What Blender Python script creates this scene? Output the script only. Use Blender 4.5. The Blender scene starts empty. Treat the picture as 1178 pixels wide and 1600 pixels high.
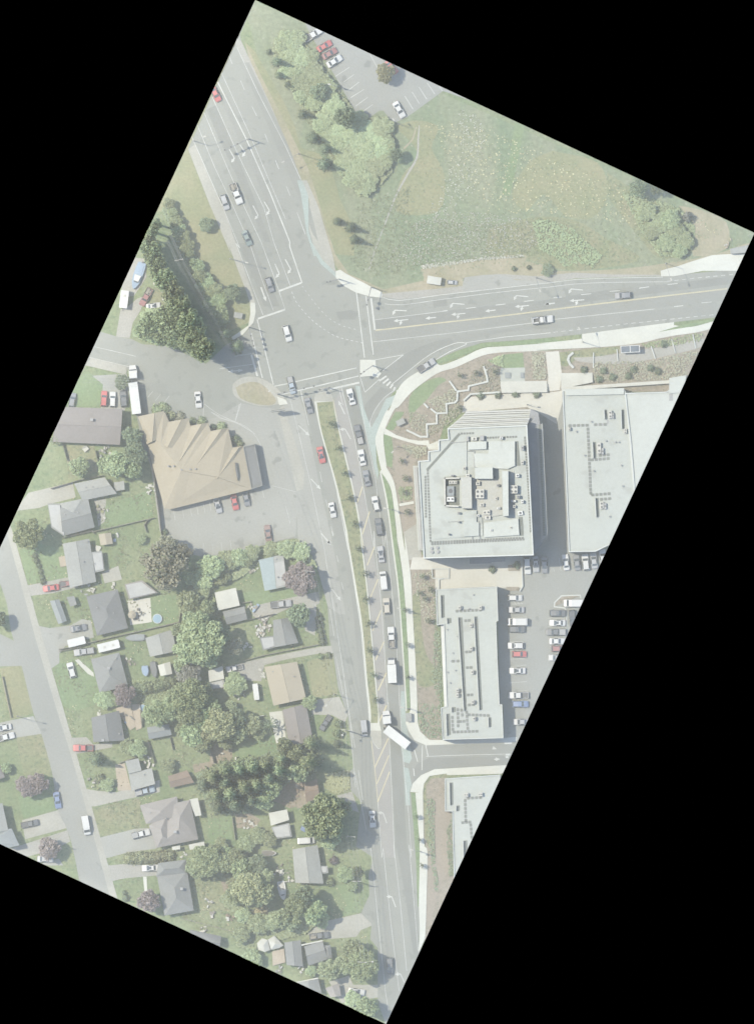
import bpy, bmesh, math, random
import numpy as np
from mathutils import Vector, Matrix
from mathutils.geometry import tessellate_polygon

# ---------------------------------------------------------------- camera, light, exposure
S = 0.18                                   # metres per photo pixel
sc = bpy.context.scene
COL = sc.collection
CAM_Z = 38.0
cam_d = bpy.data.cameras.new('camera'); cam = bpy.data.objects.new('camera', cam_d); COL.objects.link(cam)
cam_d.type = 'ORTHO'; cam_d.ortho_scale = 1600 * S
cam_d.clip_start = 0.1; cam_d.clip_end = 400
cam.location = (0, 0, CAM_Z)               # straight down, as in an orthophoto
sc.camera = cam
EL = math.radians(60)
sd = Vector((1, -0.32, 0)).normalized()    # direction shadows fall
sun_from = Vector((-sd.x * math.cos(EL), -sd.y * math.cos(EL), math.sin(EL)))
w = bpy.data.worlds.new('World'); sc.world = w; w.use_nodes = True
nt = w.node_tree
sky = nt.nodes.new('ShaderNodeTexSky'); sky.sky_type = 'NISHITA'; sky.sun_disc = False
sky.sun_elevation = EL
sky.sun_rotation = math.atan2(sun_from.x, sun_from.y)
nt.links.new(sky.outputs[0], nt.nodes['Background'].inputs[0])
nt.nodes['Background'].inputs[1].default_value = 0.15
sl = bpy.data.lights.new('sun', 'SUN'); sun = bpy.data.objects.new('sun', sl); COL.objects.link(sun)
sl.energy = 3.5; sl.angle = math.radians(0.5); sl.color = (1.0, 0.92, 0.75)
sun.rotation_euler = (-sun_from).to_track_quat('-Z', 'Y').to_euler()
sun.location = (0, 0, 36)
sc.view_settings.view_transform = 'Standard'; sc.view_settings.look = 'None'
sc.view_settings.exposure = 1.4; sc.view_settings.gamma = 1.0
HAZE = 0.0052

# ---------------------------------------------------------------- coordinates: photo pixel -> metre
CR = dict(T=(640,580,3.927), B=(620,860,3.681), E=(840,380,3.485), N=(560,380,3.927), X=(330,380,4.363),
          W6=(280,50,4.207), L7=(440,20,3.927), F8=(740,180,2.689), P1=(120,300,4.207), R2=(80,560,2.945),
          H3=(0,720,4.207), H4=(230,820,3.927), H5=(0,1000,4.712), H6=(0,1200,4.531), H7=(200,1060,4.531),
          H8=(200,1300,4.531), S1=(420,1080,4.531), S2=(400,1320,4.207), M3=(440,580,4.908), M4=(480,830,5.335),
          G5=(600,1080,3.81), Q=(640,530,4.531), Q2=(860,520,4.531), Q3=(860,640,6.157), Q4=(780,860,5.0),
          Q5=(590,640,6.155), C0=(0,0,1))
def PX(s):
    cur = CR['C0']; out = []
    for t in s.split():
        if ',' not in t: cur = CR[t]
        else:
            a, b = t.split(','); out.append((cur[0] + float(a) / cur[2], cur[1] + float(b) / cur[2]))
    return out
def wm(p): return ((p[0] - 589) * S, (800 - p[1]) * S)
def P(s): return [wm(p) for p in (PX(s) if isinstance(s, str) else s)]
TILE = [wm(p) for p in ((399, 0), (-176, 1236), (603, 1600), (1178, 364))]     # counter-clockwise
EDGES = []
for i in range(4):
    a = Vector((*TILE[i], 0)); b = Vector((*TILE[(i + 1) % 4], 0)); d = (b - a).normalized()
    EDGES.append((a, Vector((-d.y, d.x, 0))))            # point, inward normal
def inside(x, y, m=0.0): return all((x - a.x) * n.x + (y - a.y) * n.y >= m for a, n in EDGES)
def clip(poly):
    for a, n in EDGES:
        out = []; L = len(poly)
        f = lambda p: (p[0] - a.x) * n.x + (p[1] - a.y) * n.y
        for i in range(L):
            p, q = poly[i], poly[(i + 1) % L]; fp, fq = f(p), f(q)
            if fp >= 0: out.append(p)
            if (fp >= 0) != (fq >= 0):
                t = fp / (fp - fq); out.append((p[0] + t * (q[0] - p[0]), p[1] + t * (q[1] - p[1])))
        poly = out
        if len(poly) < 3: return []
    return poly
def pip(x, y, poly):
    r = False; j = len(poly) - 1
    for i in range(len(poly)):
        xi, yi = poly[i]; xj, yj = poly[j]
        if (yi > y) != (yj > y) and x < (xj - xi) * (y - yi) / (yj - yi) + xi: r = not r
        j = i
    return r

# ---------------------------------------------------------------- materials
MATS = {}
def mat(name, c1, c2=None, s1=0.06, s2=1.5, fine=0.18, rough=0.85, metal=0.0, spread=1.0, coat=0.0, bump=0.0, detail=4.0, stretch=None, grain=None):
    if name in MATS: return MATS[name]
    m = bpy.data.materials.new(name); m.use_nodes = True; N = m.node_tree.nodes; L = m.node_tree.links
    b = N['Principled BSDF']; b.inputs['Roughness'].default_value = rough; b.inputs['Metallic'].default_value = metal
    if coat: b.inputs['Coat Weight'].default_value = coat; b.inputs['Coat Roughness'].default_value = 0.1
    b.inputs['Specular IOR Level'].default_value = 0.5 if rough < 0.6 else 0.15
    c2 = c2 or tuple(v * 0.86 for v in c1)
    g = N.new('ShaderNodeNewGeometry'); vec = g.outputs['Position']
    if stretch:
        mp = N.new('ShaderNodeMapping'); mp.inputs['Rotation'].default_value = (0, 0, math.radians(stretch[0])); mp.inputs['Scale'].default_value = (stretch[1], stretch[2], 1)
        L.new(vec, mp.inputs[0]); vec1 = mp.outputs[0]
    else: vec1 = vec
    n1 = N.new('ShaderNodeTexNoise'); n1.inputs['Scale'].default_value = s1; n1.inputs['Detail'].default_value = detail; n1.inputs['Roughness'].default_value = 0.62
    L.new(vec1, n1.inputs['Vector'])
    r = N.new('ShaderNodeMapRange'); h = 0.16 / max(spread, 0.05); r.inputs[1].default_value = 0.5 - h; r.inputs[2].default_value = 0.5 + h
    L.new(n1.outputs[0], r.inputs[0])
    mx = N.new('ShaderNodeMix'); mx.data_type = 'RGBA'
    mx.inputs[6].default_value = (*c1, 1); mx.inputs[7].default_value = (*c2, 1); L.new(r.outputs[0], mx.inputs[0])
    n2 = N.new('ShaderNodeTexNoise'); n2.inputs['Scale'].default_value = s2; n2.inputs['Detail'].default_value = 3; n2.inputs['Roughness'].default_value = 0.7
    L.new(vec, n2.inputs['Vector'])
    r2 = N.new('ShaderNodeMapRange'); r2.inputs[1].default_value = 0.3; r2.inputs[2].default_value = 0.7; r2.inputs[3].default_value = 1 - fine; r2.inputs[4].default_value = 1 + fine
    L.new(n2.outputs[0], r2.inputs[0])
    vm = N.new('ShaderNodeVectorMath'); vm.operation = 'SCALE'; L.new(mx.outputs[2], vm.inputs[0]); L.new(r2.outputs[0], vm.inputs['Scale'])
    col = vm.outputs[0]
    if grain:                                             # scattered small spots of another colour
        vo = N.new('ShaderNodeTexNoise'); vo.inputs['Scale'].default_value = grain[1]; vo.inputs['Detail'].default_value = 2; L.new(vec, vo.inputs['Vector'])
        r3 = N.new('ShaderNodeMapRange'); r3.inputs[1].default_value = grain[2]; r3.inputs[2].default_value = grain[2] + 0.06; L.new(vo.outputs[0], r3.inputs[0])
        m3 = N.new('ShaderNodeMix'); m3.data_type = 'RGBA'; L.new(r3.outputs[0], m3.inputs[0]); L.new(col, m3.inputs[6]); m3.inputs[7].default_value = (*grain[0], 1); col = m3.outputs[2]
    L.new(col, b.inputs['Base Color'])
    if bump:
        bp = N.new('ShaderNodeBump'); bp.inputs['Strength'].default_value = bump; bp.inputs['Distance'].default_value = 0.15
        L.new(n2.outputs[0], bp.inputs['Height']); L.new(bp.outputs[0], b.inputs['Normal'])
    MATS[name] = m; return m
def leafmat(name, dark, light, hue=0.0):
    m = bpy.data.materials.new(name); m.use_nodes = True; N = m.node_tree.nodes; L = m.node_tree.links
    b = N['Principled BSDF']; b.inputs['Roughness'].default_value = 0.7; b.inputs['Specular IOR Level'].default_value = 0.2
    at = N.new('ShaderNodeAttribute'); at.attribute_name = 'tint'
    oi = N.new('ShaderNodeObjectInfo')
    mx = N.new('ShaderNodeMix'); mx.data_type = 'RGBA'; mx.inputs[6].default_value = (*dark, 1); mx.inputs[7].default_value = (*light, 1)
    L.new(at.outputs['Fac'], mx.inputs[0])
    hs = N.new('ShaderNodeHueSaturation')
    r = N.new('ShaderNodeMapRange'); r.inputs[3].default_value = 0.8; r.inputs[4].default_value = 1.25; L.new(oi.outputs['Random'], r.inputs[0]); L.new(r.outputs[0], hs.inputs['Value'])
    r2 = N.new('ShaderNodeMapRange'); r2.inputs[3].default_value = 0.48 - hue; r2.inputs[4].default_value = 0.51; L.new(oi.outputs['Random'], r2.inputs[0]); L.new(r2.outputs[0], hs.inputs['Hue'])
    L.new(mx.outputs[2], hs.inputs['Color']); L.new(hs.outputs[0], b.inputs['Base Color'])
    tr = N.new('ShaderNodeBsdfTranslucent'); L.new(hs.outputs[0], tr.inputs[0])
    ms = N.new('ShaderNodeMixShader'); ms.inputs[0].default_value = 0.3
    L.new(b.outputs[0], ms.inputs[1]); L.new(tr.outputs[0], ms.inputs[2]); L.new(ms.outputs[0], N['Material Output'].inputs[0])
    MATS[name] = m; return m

M = {}
M['lawn'] = mat('lawn_grass', (.088,.116,.060), (.120,.136,.078), .07, 1.2, .28, spread=1.2, grain=((.06,.09,.045), .9, .60))
M['lawn_green'] = mat('lush_grass', (.084,.122,.062), (.106,.138,.074), .10, 1.4, .22, grain=((.13,.16,.10), 1.3, .64))
M['lawn_dry'] = mat('dry_grass', (.145,.142,.085), (.115,.128,.072), .11, 1.3, .2, spread=1.1)
M['lawn_rough'] = mat('rough_grass', (.108,.124,.068), (.132,.130,.080), .16, 1.0, .28, grain=((.065,.085,.05), 1.1, .58))
M['meadow'] = mat('meadow_grass', (.088,.118,.070), (.124,.136,.090), .035, .9, .26, spread=1.5, stretch=(-12, 1.9, .55), grain=((.16,.17,.125), .8, .64))
M['dirt'] = mat('tan_dirt', (.185,.168,.122), (.14,.138,.09), .12, 1.2, .16)
M['brown_soil'] = mat('brown_soil', (.135,.115,.088), (.16,.14,.108), .2, 1.6, .2)
M['gravel'] = mat('pale_gravel', (.19,.188,.172), (.165,.166,.15), .15, 2.0, .14)
M['mulch'] = mat('bark_mulch', (.135,.122,.098), (.16,.142,.115), .12, 1.1, .26, grain=((.075,.08,.058), 1.2, .62))
M['mulch_bare'] = mat('bare_mulch', (.168,.148,.122), (.15,.134,.11), .12, 1.4, .14, grain=((.09,.095,.07), .7, .68))
M['asphalt'] = mat('road_asphalt', (0.150,0.156,0.142), (0.133,0.140,0.127), .05, 2.2, .07, grain=((0.120,0.127,0.116), .35, .60))
M['asphalt_dark'] = mat('worn_lane_asphalt', (0.112,0.118,0.109), (0.130,0.135,0.124), .08, 2.2, .07, stretch=(0, 1, 1))
M['asphalt_mid'] = mat('patched_asphalt', (0.128,0.134,0.123), (0.142,0.147,0.135), .07, 2.2, .07)
M['asphalt_lot'] = mat('lot_asphalt', (0.160,0.165,0.154), (0.140,0.146,0.136), .045, 1.8, .08, grain=((0.115,0.120,0.112), .25, .66))
M['asphalt_pale'] = mat('weathered_asphalt', (0.180,0.185,0.171), (0.158,0.162,0.150), .06, 1.8, .08, grain=((0.125,0.130,0.120), .3, .64))
M['hatch'] = mat('hatched_lane', (.168,.167,.158), (.152,.152,.145), .08, 2, .07)
M['concrete'] = mat('sidewalk_concrete', (.305,.313,.284), (.262,.269,.245), .09, 1.5, .06)
M['concrete_warm'] = mat('plaza_concrete', (.300,.298,.268), (.265,.264,.238), .1, 1.5, .06)
M['concrete_old'] = mat('old_concrete', (0.205,0.205,0.182), (0.175,0.176,0.157), .12, 1.5, .1)
M['stone_wall'] = mat('white_stone', (.29,.295,.27), (.25,.255,.235), .3, 2.5, .06)
M['paint'] = mat('white_paint', (.305,.314,.297), (.235,.243,.23), .25, 2.5, .1)
M['paint_worn'] = mat('worn_white_paint', (.275,.283,.27), (.205,.212,.204), .25, 2.5, .14)
M['paint_yellow'] = mat('yellow_paint', (.31,.285,.19), (.26,.24,.165), .25, 2.5, .08)
M['bike'] = mat('green_bike_paint', (.185,.222,.208), (.165,.192,.18), .12, 2, .1)
M['roof_white'] = mat('membrane_roof', (.222,.236,.219), (.203,.216,.200), .10, 1.2, .05, grain=((.188,.198,.183), .2, .63))
M['roof_white2'] = mat('bright_membrane', (.245,.258,.240), (.226,.238,.220), .10, 1.2, .05)
M['roof_deck'] = mat('warm_membrane', (.225,.228,.208), (.205,.208,.19), .1, 1.5, .06)
M['parapet'] = mat('parapet_cap', (.285,.30,.285), None, .2, 2, .05)
M['paver'] = mat('dark_roof_paver', (0.085,0.093,0.084), (0.105,0.112,0.101), .3, 2.5, .12)
M['steel'] = mat('grey_steel', (.16,.165,.165), (.13,.134,.135), .4, 2.5, .1, rough=.5, metal=.3)
M['dark_metal'] = mat('dark_metal', (.05,.053,.056), None, .4, 2.5, .1, rough=.5, metal=.3)
M['unit'] = mat('equipment_cream', (.27,.268,.24), (.225,.226,.21), .4, 2, .08, rough=.6)
M['white_metal'] = mat('white_metal', (.30,.31,.30), None, .3, 2, .05, rough=.55)
M['glass'] = mat('window_glass', (.045,.055,.065), (.035,.042,.05), .5, 1.5, .05, rough=.12)
M['wall_light'] = mat('pale_cladding', (.23,.235,.23), None, .3, 2, .06)
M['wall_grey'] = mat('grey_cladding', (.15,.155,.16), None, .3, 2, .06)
M['wall_tan'] = mat('tan_siding', (.2,.18,.145), None, .3, 2, .06)
M['wood'] = mat('weathered_wood', (.165,.155,.13), (.12,.112,.098), .5, 2.5, .16)
M['wood_deck'] = mat('cedar_deck', (.235,.205,.162), (.20,.175,.14), .4, 2, .1)
M['wood_dark'] = mat('dark_wood', (.085,.08,.07), (.11,.1,.088), .5, 2.5, .16)
M['bark'] = mat('tree_bark', (.09,.078,.062), (.06,.052,.042), .8, 3, .2)
M['r_tan'] = mat('tan_shingle', (.200,.180,.138), (.182,.164,.126), .1, 1.6, .07)
M['r_beige'] = mat('beige_shingle', (.20,.182,.142), (.185,.168,.132), .1, 1.6, .06)
M['r_brown'] = mat('grey_brown_shingle', (0.131,0.122,0.116), (0.116,0.108,0.103), .12, 1.6, .08)
M['r_dark'] = mat('dark_grey_shingle', (0.100,0.104,0.105), (0.089,0.093,0.094), .12, 1.6, .1)
M['r_grey'] = mat('mid_grey_shingle', (0.128,0.133,0.130), (0.112,0.118,0.116), .12, 1.6, .1)
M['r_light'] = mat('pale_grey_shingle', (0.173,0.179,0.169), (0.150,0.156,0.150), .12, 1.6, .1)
M['r_warm'] = mat('warm_grey_shingle', (.158,.150,.142), (.142,.135,.128), .12, 1.6, .08)
M['r_blue'] = mat('blue_grey_roof', (0.142,0.156,0.158), (0.128,0.140,0.144), .12, 1.6, .08)
M['r_teal'] = mat('teal_metal_roof', (.168,.204,.208), (.152,.186,.19), .15, 1.6, .08, rough=.6)
M['r_redbrown'] = mat('red_brown_roof', (0.135,0.105,0.081), (0.115,0.090,0.072), .2, 1.6, .12)
M['r_white'] = mat('white_sheet_roof', (0.290,0.295,0.266), (0.250,0.255,0.233), .2, 1.6, .08)
M['tarp_blue'] = mat('blue_plastic', (.12,.17,.235), None, .4, 2, .08, rough=.5)
M['water'] = mat('pool_water', (.15,.22,.27), None, .4, 2, .05, rough=.1)
M['rubber'] = mat('tyre_rubber', (.02,.02,.021), None, .6, 3, .1)
M['rim'] = mat('wheel_rim', (.2,.2,.2), None, .6, 3, .1, rough=.35, metal=.7)
M['lamp'] = mat('headlamp_lens', (.28,.28,.26), None, .6, 3, .05, rough=.15)
M['tail'] = mat('red_tail_lens', (.2,.02,.02), None, .6, 3, .05, rough=.2)
M['glass_blue'] = mat('tinted_roof_glass', (0.075,0.088,0.100), None, .3, 1, .08, rough=.12)
CARCOL = dict(white=(.29,.295,.285), silver=(.19,.195,.195), grey=(.105,.11,.115), dark=(.06,.064,.066), black=(.035,.037,.04),
              red=(.24,.055,.05), maroon=(.15,.06,.055), blue=(.085,.115,.19), ltblue=(.17,.205,.235), beige=(.24,.225,.185), brown=(.13,.085,.07), green=(.10,.125,.115))
for k, c in CARCOL.items(): M['car_' + k] = mat(k + '_car_paint', c, tuple(v * .95 for v in c), .3, 1, .03, rough=.35, coat=.4)
leafmat('leaf_green', (0.144, 0.189, 0.108), (0.224, 0.274, 0.158), .02)
leafmat('leaf_bright', (0.183, 0.235, 0.136), (0.258, 0.305, 0.186), .01)
leafmat('leaf_dark', (0.114, 0.150, 0.098), (0.170, 0.209, 0.135), .01)
leafmat('leaf_grey', (0.179, 0.185, 0.135), (0.252, 0.254, 0.191), .01)
leafmat('leaf_purple', (0.153, 0.131, 0.127), (0.213, 0.187, 0.180), .01)
leafmat('leaf_blossom', (.14,.15,.12), (.26,.265,.24), .0)
leafmat('leaf_olive', (0.178, 0.197, 0.114), (0.254, 0.267, 0.158), .02)
leafmat('leaf_meadow', (.105,.135,.078), (.150,.170,.105), .01)
leafmat('leaf_tan', (0.257, 0.216, 0.129), (0.340, 0.338, 0.216), .0)
for k in list(MATS):
    if k.startswith('leaf_'): M[k] = MATS[k]
leafmat('flower_white', (.22,.23,.185), (.33,.33,.29), .0); M['flower_white'] = MATS['flower_white']

# ---------------------------------------------------------------- objects
def link(name, mesh, parent=None):
    o = bpy.data.objects.new(name, mesh); COL.objects.link(o)
    if parent: o.parent = parent
    return o
def tag(o, label=None, cat=None, group=None, kind=None):
    if label: o['label'] = label
    if cat: o['category'] = cat
    if group: o['group'] = group
    if kind: o['kind'] = kind
    return o
def thing(name, label, cat, loc, rz=0.0, group=None):
    o = link(name, None); o.location = (loc[0], loc[1], loc[2] if len(loc) > 2 else 0.0); o.rotation_euler = (0, 0, rz)
    o.empty_display_size = 0.5
    return tag(o, label, cat, group)
def mesh_from(name, verts, faces, mats):
    me = bpy.data.meshes.new(name); me.from_pydata(verts, [], faces)
    for m in (mats if isinstance(mats, (list, tuple)) else [mats]): me.materials.append(m)
    return me
class MB:
    """collects verts and faces of ONE mesh"""
    def __init__(s): s.v = []; s.f = []; s.mi = []; s.cur = 0
    def add(s, vs, fs):
        o = len(s.v); s.v += [tuple(v) for v in vs]; s.f += [tuple(i + o for i in f) for f in fs]; s.mi += [s.cur] * len(fs); return s
    def box(s, x0, y0, z0, x1, y1, z1):
        return s.add([(x0,y0,z0),(x1,y0,z0),(x1,y1,z0),(x0,y1,z0),(x0,y0,z1),(x1,y0,z1),(x1,y1,z1),(x0,y1,z1)],
                     [(0,3,2,1),(4,5,6,7),(0,1,5,4),(1,2,6,5),(2,3,7,6),(3,0,4,7)])
    def prism(s, poly, z0, z1, bottom=True):
        n = len(poly)
        if sum(poly[i][0] * poly[(i+1) % n][1] - poly[(i+1) % n][0] * poly[i][1] for i in range(n)) < 0: poly = poly[::-1]
        tri = tessellate_polygon([[Vector((p[0], p[1], 0)) for p in poly]])
        vs = [(p[0], p[1], z1) for p in poly]; fs = []
        for t in tri:
            a, b, c = (Vector(vs[i]) for i in t)
            fs.append(t if (b - a).cross(c - a).z > 0 else t[::-1])
        if z0 is not None:
            vs += [(p[0], p[1], z0) for p in poly]
            fs += [(n + i, n + (i + 1) % n, (i + 1) % n, i) for i in range(n)]
            if bottom: fs += [tuple(n + i for i in reversed(f)) for f in fs[:len(tri)]]
        return s.add(vs, fs)
    def obox(s, c, ax, hl, hw, z0, z1):
        ux, uy = ax; px, py = -uy, ux
        q = [(c[0] + ux*a*hl + px*b*hw, c[1] + uy*a*hl + py*b*hw) for a, b in ((-1,-1),(1,-1),(1,1),(-1,1))]
        return s.prism(q, z0, z1)
    def tube(s, p, q, r0, r1=None, n=6):
        r1 = r0 if r1 is None else r1
        p = Vector(p); q = Vector(q); d = (q - p).normalized(); u = d.orthogonal().normalized(); v = d.cross(u)
        vs = []
        for c, r in ((p, r0), (q, r1)):
            for k in range(n):
                a = 2 * math.pi * k / n; vs.append(c + u * (r * math.cos(a)) + v * (r * math.sin(a)))
        return s.add(vs, [(k, (k+1) % n, n + (k+1) % n, n + k) for k in range(n)] + [tuple(range(n))[::-1], tuple(range(n, 2*n))])
    def dash(s, p, q, wd, z):
        d = Vector((q[0]-p[0], q[1]-p[1]));
        if d.length < 1e-4: return s
        DN[0] += 1; z += (DN[0] % 120) * .00003
        d.normalize(); nx, ny = -d.y * wd / 2, d.x * wd / 2
        q4 = clip([(p[0]-nx,p[1]-ny),(q[0]-nx,q[1]-ny),(q[0]+nx,q[1]+ny),(p[0]+nx,p[1]+ny)])
        if len(q4) >= 3: s.add([(x, y, z) for x, y in q4], [tuple(range(len(q4)))])
        return s
    def build(s, name, m, parent=None):
        me = bpy.data.meshes.new(name); me.from_pydata(s.v, [], s.f)
        for mm in (m if isinstance(m, (list, tuple)) else [m]): me.materials.append(mm)
        if any(s.mi): me.polygons.foreach_set('material_index', s.mi)
        return link(name, me, parent)
PAVED = []; ZN = [0]; DN = [0]
def smooth_line(pts, per=4):
    out = []; n = len(pts)
    for i in range(n - 1):
        p0 = pts[max(i-1, 0)]; p1 = pts[i]; p2 = pts[i+1]; p3 = pts[min(i+2, n-1)]
        for k in range(per):
            t = k / per; t2 = t*t; t3 = t2*t
            out.append(tuple(0.5 * (2*p1[j] + (p2[j]-p0[j])*t + (2*p0[j]-5*p1[j]+4*p2[j]-p3[j])*t2 + (3*p1[j]-p0[j]-3*p2[j]+p3[j])*t3) for j in (0, 1)))
    out.append(pts[-1]); return out
def flat(name, s, m, z, z0=None, smooth=0, kind='structure'):
    p = P(s)
    if smooth: p = smooth_line(p + [p[0]], smooth)[:-1]
    p = clip(p)
    if len(p) < 3: return None
    ZN[0] += 1; z += ZN[0] * .00004
    if name in ('driveway', 'road', 'patio', 'parking_lot', 'garden_path', 'pavement', 'parking_apron', 'sidewalk'): PAVED.append(p)
    o = MB().prism(p, z0, z, bottom=False).build(name, M[m])
    o['kind'] = kind; return o
def band(name, left, right, m, z, z0=None):
    """strip between two curves"""
    a = smooth_line(P(left), 4); b = smooth_line(P(right), 4)
    p = clip(a + b[::-1])
    if len(p) < 3: return
    ZN[0] += 1; z += ZN[0] * .00004
    if name in ('road', 'pavement', 'sidewalk'): PAVED.append(p)
    o = MB().prism(p, z0, z, bottom=False).build(name, M[m]); o['kind'] = 'structure'; return o
# ---------------------------------------------------------------- ground, roads, pavements
g = MB(); g.prism(TILE, -0.8, 0.0); o = g.build('ground', M['lawn']); o['kind'] = 'structure'
# meadow and the dry verge along the road
flat('meadow', '380,0 396,0 520,60 700,150 1178,364 1152,420 1034,428 900,432 768,445 686,456 600,462 540,432 522,397 480,264 446,192 413,128', 'meadow', .006)
flat('verge', '382,64 413,128 446,192 482,264 524,397 545,428 600,452 690,432 690,444 597,466 540,440 515,400 470,282 400,128', 'dirt', .012)
flat('verge', 'W6 430,60 500,130 600,300 700,480 760,620 800,760 920,800 1000,900 1060,1100 1150,1300 1150,1472 1030,1460 850,900 700,600 560,330', 'lawn_dry', .010)
flat('verge', 'N 380,160 700,100 1010,70 1030,110 1178,150 1178,235 1080,215 900,240 650,215 640,260 420,300 150,310 130,280 300,285 400,230', 'dirt', .016, smooth=3)
flat('verge', 'E 0,150 250,150 500,135 690,110 850,85 1030,40 1150,0 1178,60 1090,70 850,100 690,170 300,170 0,205', 'dirt', .018, smooth=3)
flat('meadow_patch', 'F8 60,480 240,430 420,440 560,520 700,600 560,640 380,650 200,600 60,610', 'lawn_rough', .009, smooth=4)
flat('meadow_patch', 'F8 560,240 700,330 860,420 930,520 900,580 780,600 700,520 620,420 560,330', 'lawn_rough', .010, smooth=4)
flat('meadow_patch', 'F8 330,150 520,200 560,330 500,430 380,420 300,330 220,400 160,330 230,200', 'lawn_dry', .008, smooth=4)
flat('meadow_patch', 'L7 690,700 820,660 960,700 920,830 1000,1000 960,1217 700,1217 740,1000 830,900 800,800', 'lawn_dry', .009, smooth=4)
flat('meadow_patch', 'F8 860,380 960,400 1060,450 1060,560 920,590 930,470', 'dirt', .013, smooth=3)
band('dirt_path', 'L7 842,690 833,770 825,880 770,982 700,1112 659,1217 N 115,0 92,60 62,160', 'L7 847,690 843,770 835,890 780,988 710,1117 669,1217 N 121,0 99,60 70,160', 'gravel', .020)
band('dirt_path', 'L7 745,830 775,800 800,770 822,700', 'L7 752,838 782,808 808,775 832,700', 'dirt', .021)
band('dirt_track', 'F8 120,330 150,180 165,80 175,20', 'F8 150,340 185,190 205,90 215,40', 'lawn_green', .011)
# grass between the left road and the tree belt
flat('verge', '399,0 340,120 240,330 268,330 300,400 340,470 352,520 398,500 391,474 385,455 356,380 327,318 294,233', 'lawn_dry', .014)
# asphalt sheets
flat('road', '''399,0 374,52 W6 410,60 800,960 780,975 850,1080 890,1472 X 670,0 745,140 850,230 1000,335 1100,362 N 145,325 250,345 500,320 820,280 1178,240
 E 200,195 680,180 1090,140 1178,100 1178,380 960,405 740,430 500,460 240,495 0,520 N 1000,595 760,610 600,660 470,720 400,770 250,880 205,925 150,1020
 M3 880,190 800,310 735,430 720,560 735,830 760,770 800,1000 850,1370 M4 755,500 790,980 815,1380 820,1590
 G5 130,190 180,290 250,320 700,305 790,300 790,436 720,440 300,465 220,500 170,550 155,600 160,610 190,1000 205,1290 215,1420 190,1600 0,1600
 C0 603,1600 590,1560 S2 800,930 800,680 750,620 760,520 690,450 745,330 740,200 S1 740,1178 620,1100 640,900 660,790 580,700 575,570 600,540 560,180 C0 528,1074 521,1021 515,998 512,947 497,891 484,868
 464,841 446,843 408,853 357,866 314,870 290,862 270,840 258,800 240,740 222,690 214,650 216,636 205,600 P1 350,1150 320,1200 60,1140 0,1250 100,900 265,950 360,965 430,1000 620,1015 850,1130 C0 352,540
 X 150,665 215,630 290,540 300,440 265,410 240,330 115,0 W6 345,1470 200,1130 60,770''', 'asphalt', .040)
flat('parking_lot', 'L7 90,-60 175,130 300,340 500,690 510,665 600,600 625,600 680,680 770,640 990,480 1178,545 1178,300', 'asphalt_lot', .042)
flat('parking_lot', 'C0 818,868 960,858 960,960 800,1170 787,1156 786,1100 780,1100 777,916 812,916 818,900', 'asphalt_lot', .044)
flat('alley', 'C0 824,640 884,628 890,872 828,872', 'asphalt_lot', .046)
flat('parking_lot', '226,650 250,830 270,845 292,866 314,868.5 357,865 408,852 446,842 462,838 466,770 476,768 440,640 405,636 376,630 340,652 300,660 260,650', 'asphalt_pale', .0445)
flat('road_shoulder', 'W6 380,40 410,60 620,520 800,960 770,960 600,560 370,75', 'gravel', .048)
flat('road_shoulder', 'W6 780,975 840,975 920,1160 1010,1472 C0 524,420 530,434 X 850,212 760,112 690,8 W6 895,1440 878,1380 855,1300 858,1100', 'concrete_old', .049)
flat('road_shoulder', 'N 140,310 430,285 640,262 650,225 780,205 900,215 1000,225 1178,240 E 200,192 680,178 680,172 400,170 200,160 0,180 N 900,190 780,195 640,215 1178,248 820,285 500,325 250,350 150,330', 'gravel', .030)
flat('road_shoulder', 'N 640,250 650,210 760,195 880,190 960,225 1178,235 1178,243 820,283 640,305', 'asphalt_pale', .0415)
flat('road_shoulder', 'W6 60,770 105,740 300,1170 400,1472 X 170,0 300,400 300,440 265,405 240,330 115,0 W6 345,1470 200,1130', 'concrete_old', .048)
flat('road', 'C0 598,1470 652,1470 660,1490 603,1602 592,1570', 'asphalt', .0398)
# lanes worn to a darker tone
band('worn_lane', 'X 180,0 290,240 360,430', 'X 280,0 385,240 470,430', 'asphalt_dark', .050)
band('worn_lane', 'W6 180,510 290,760 420,1040 560,1380', 'W6 245,480 350,740 470,1030 600,1380', 'asphalt_dark', .050)
band('worn_lane', 'W6 250,400 400,720 560,1080 730,1472', 'W6 320,420 440,710 590,1060 750,1472', 'asphalt_mid', .0505)
band('worn_lane', 'W6 400,200 540,510 660,800 800,1120 880,1330', 'W6 460,200 610,510 740,800 850,1120 915,1380', 'asphalt_mid', .050)
band('worn_lane', 'N 110,530 500,480 850,435 1178,400 E 300,315 700,265 1110,215', 'N 105,470 500,420 850,378 1178,345 E 300,265 700,222 1140,170', 'asphalt_dark', .050)
band('worn_lane', 'N 110,600 500,550 850,507 1178,475 E 300,388 700,345 1040,310', 'N 100,550 500,495 850,455 1178,425 E 300,335 700,290 1060,250', 'asphalt_mid', .0502)
band('worn_lane', 'N 100,700 300,670 600,605 900,545 1178,525 E 300,455 980,380', 'N 90,620 300,600 600,568 900,525 1178,490 E 300,400 1010,330', 'asphalt_mid', .0507)
band('worn_lane', 'N 110,830 250,700 420,620 560,580', 'N 200,900 300,800 440,690 600,620', 'asphalt_dark', .0509)
band('worn_lane', 'M3 640,330 640,260 700,190 760,120', 'M3 680,400 720,290 790,200 850,150', 'asphalt_dark', .0506)
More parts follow.
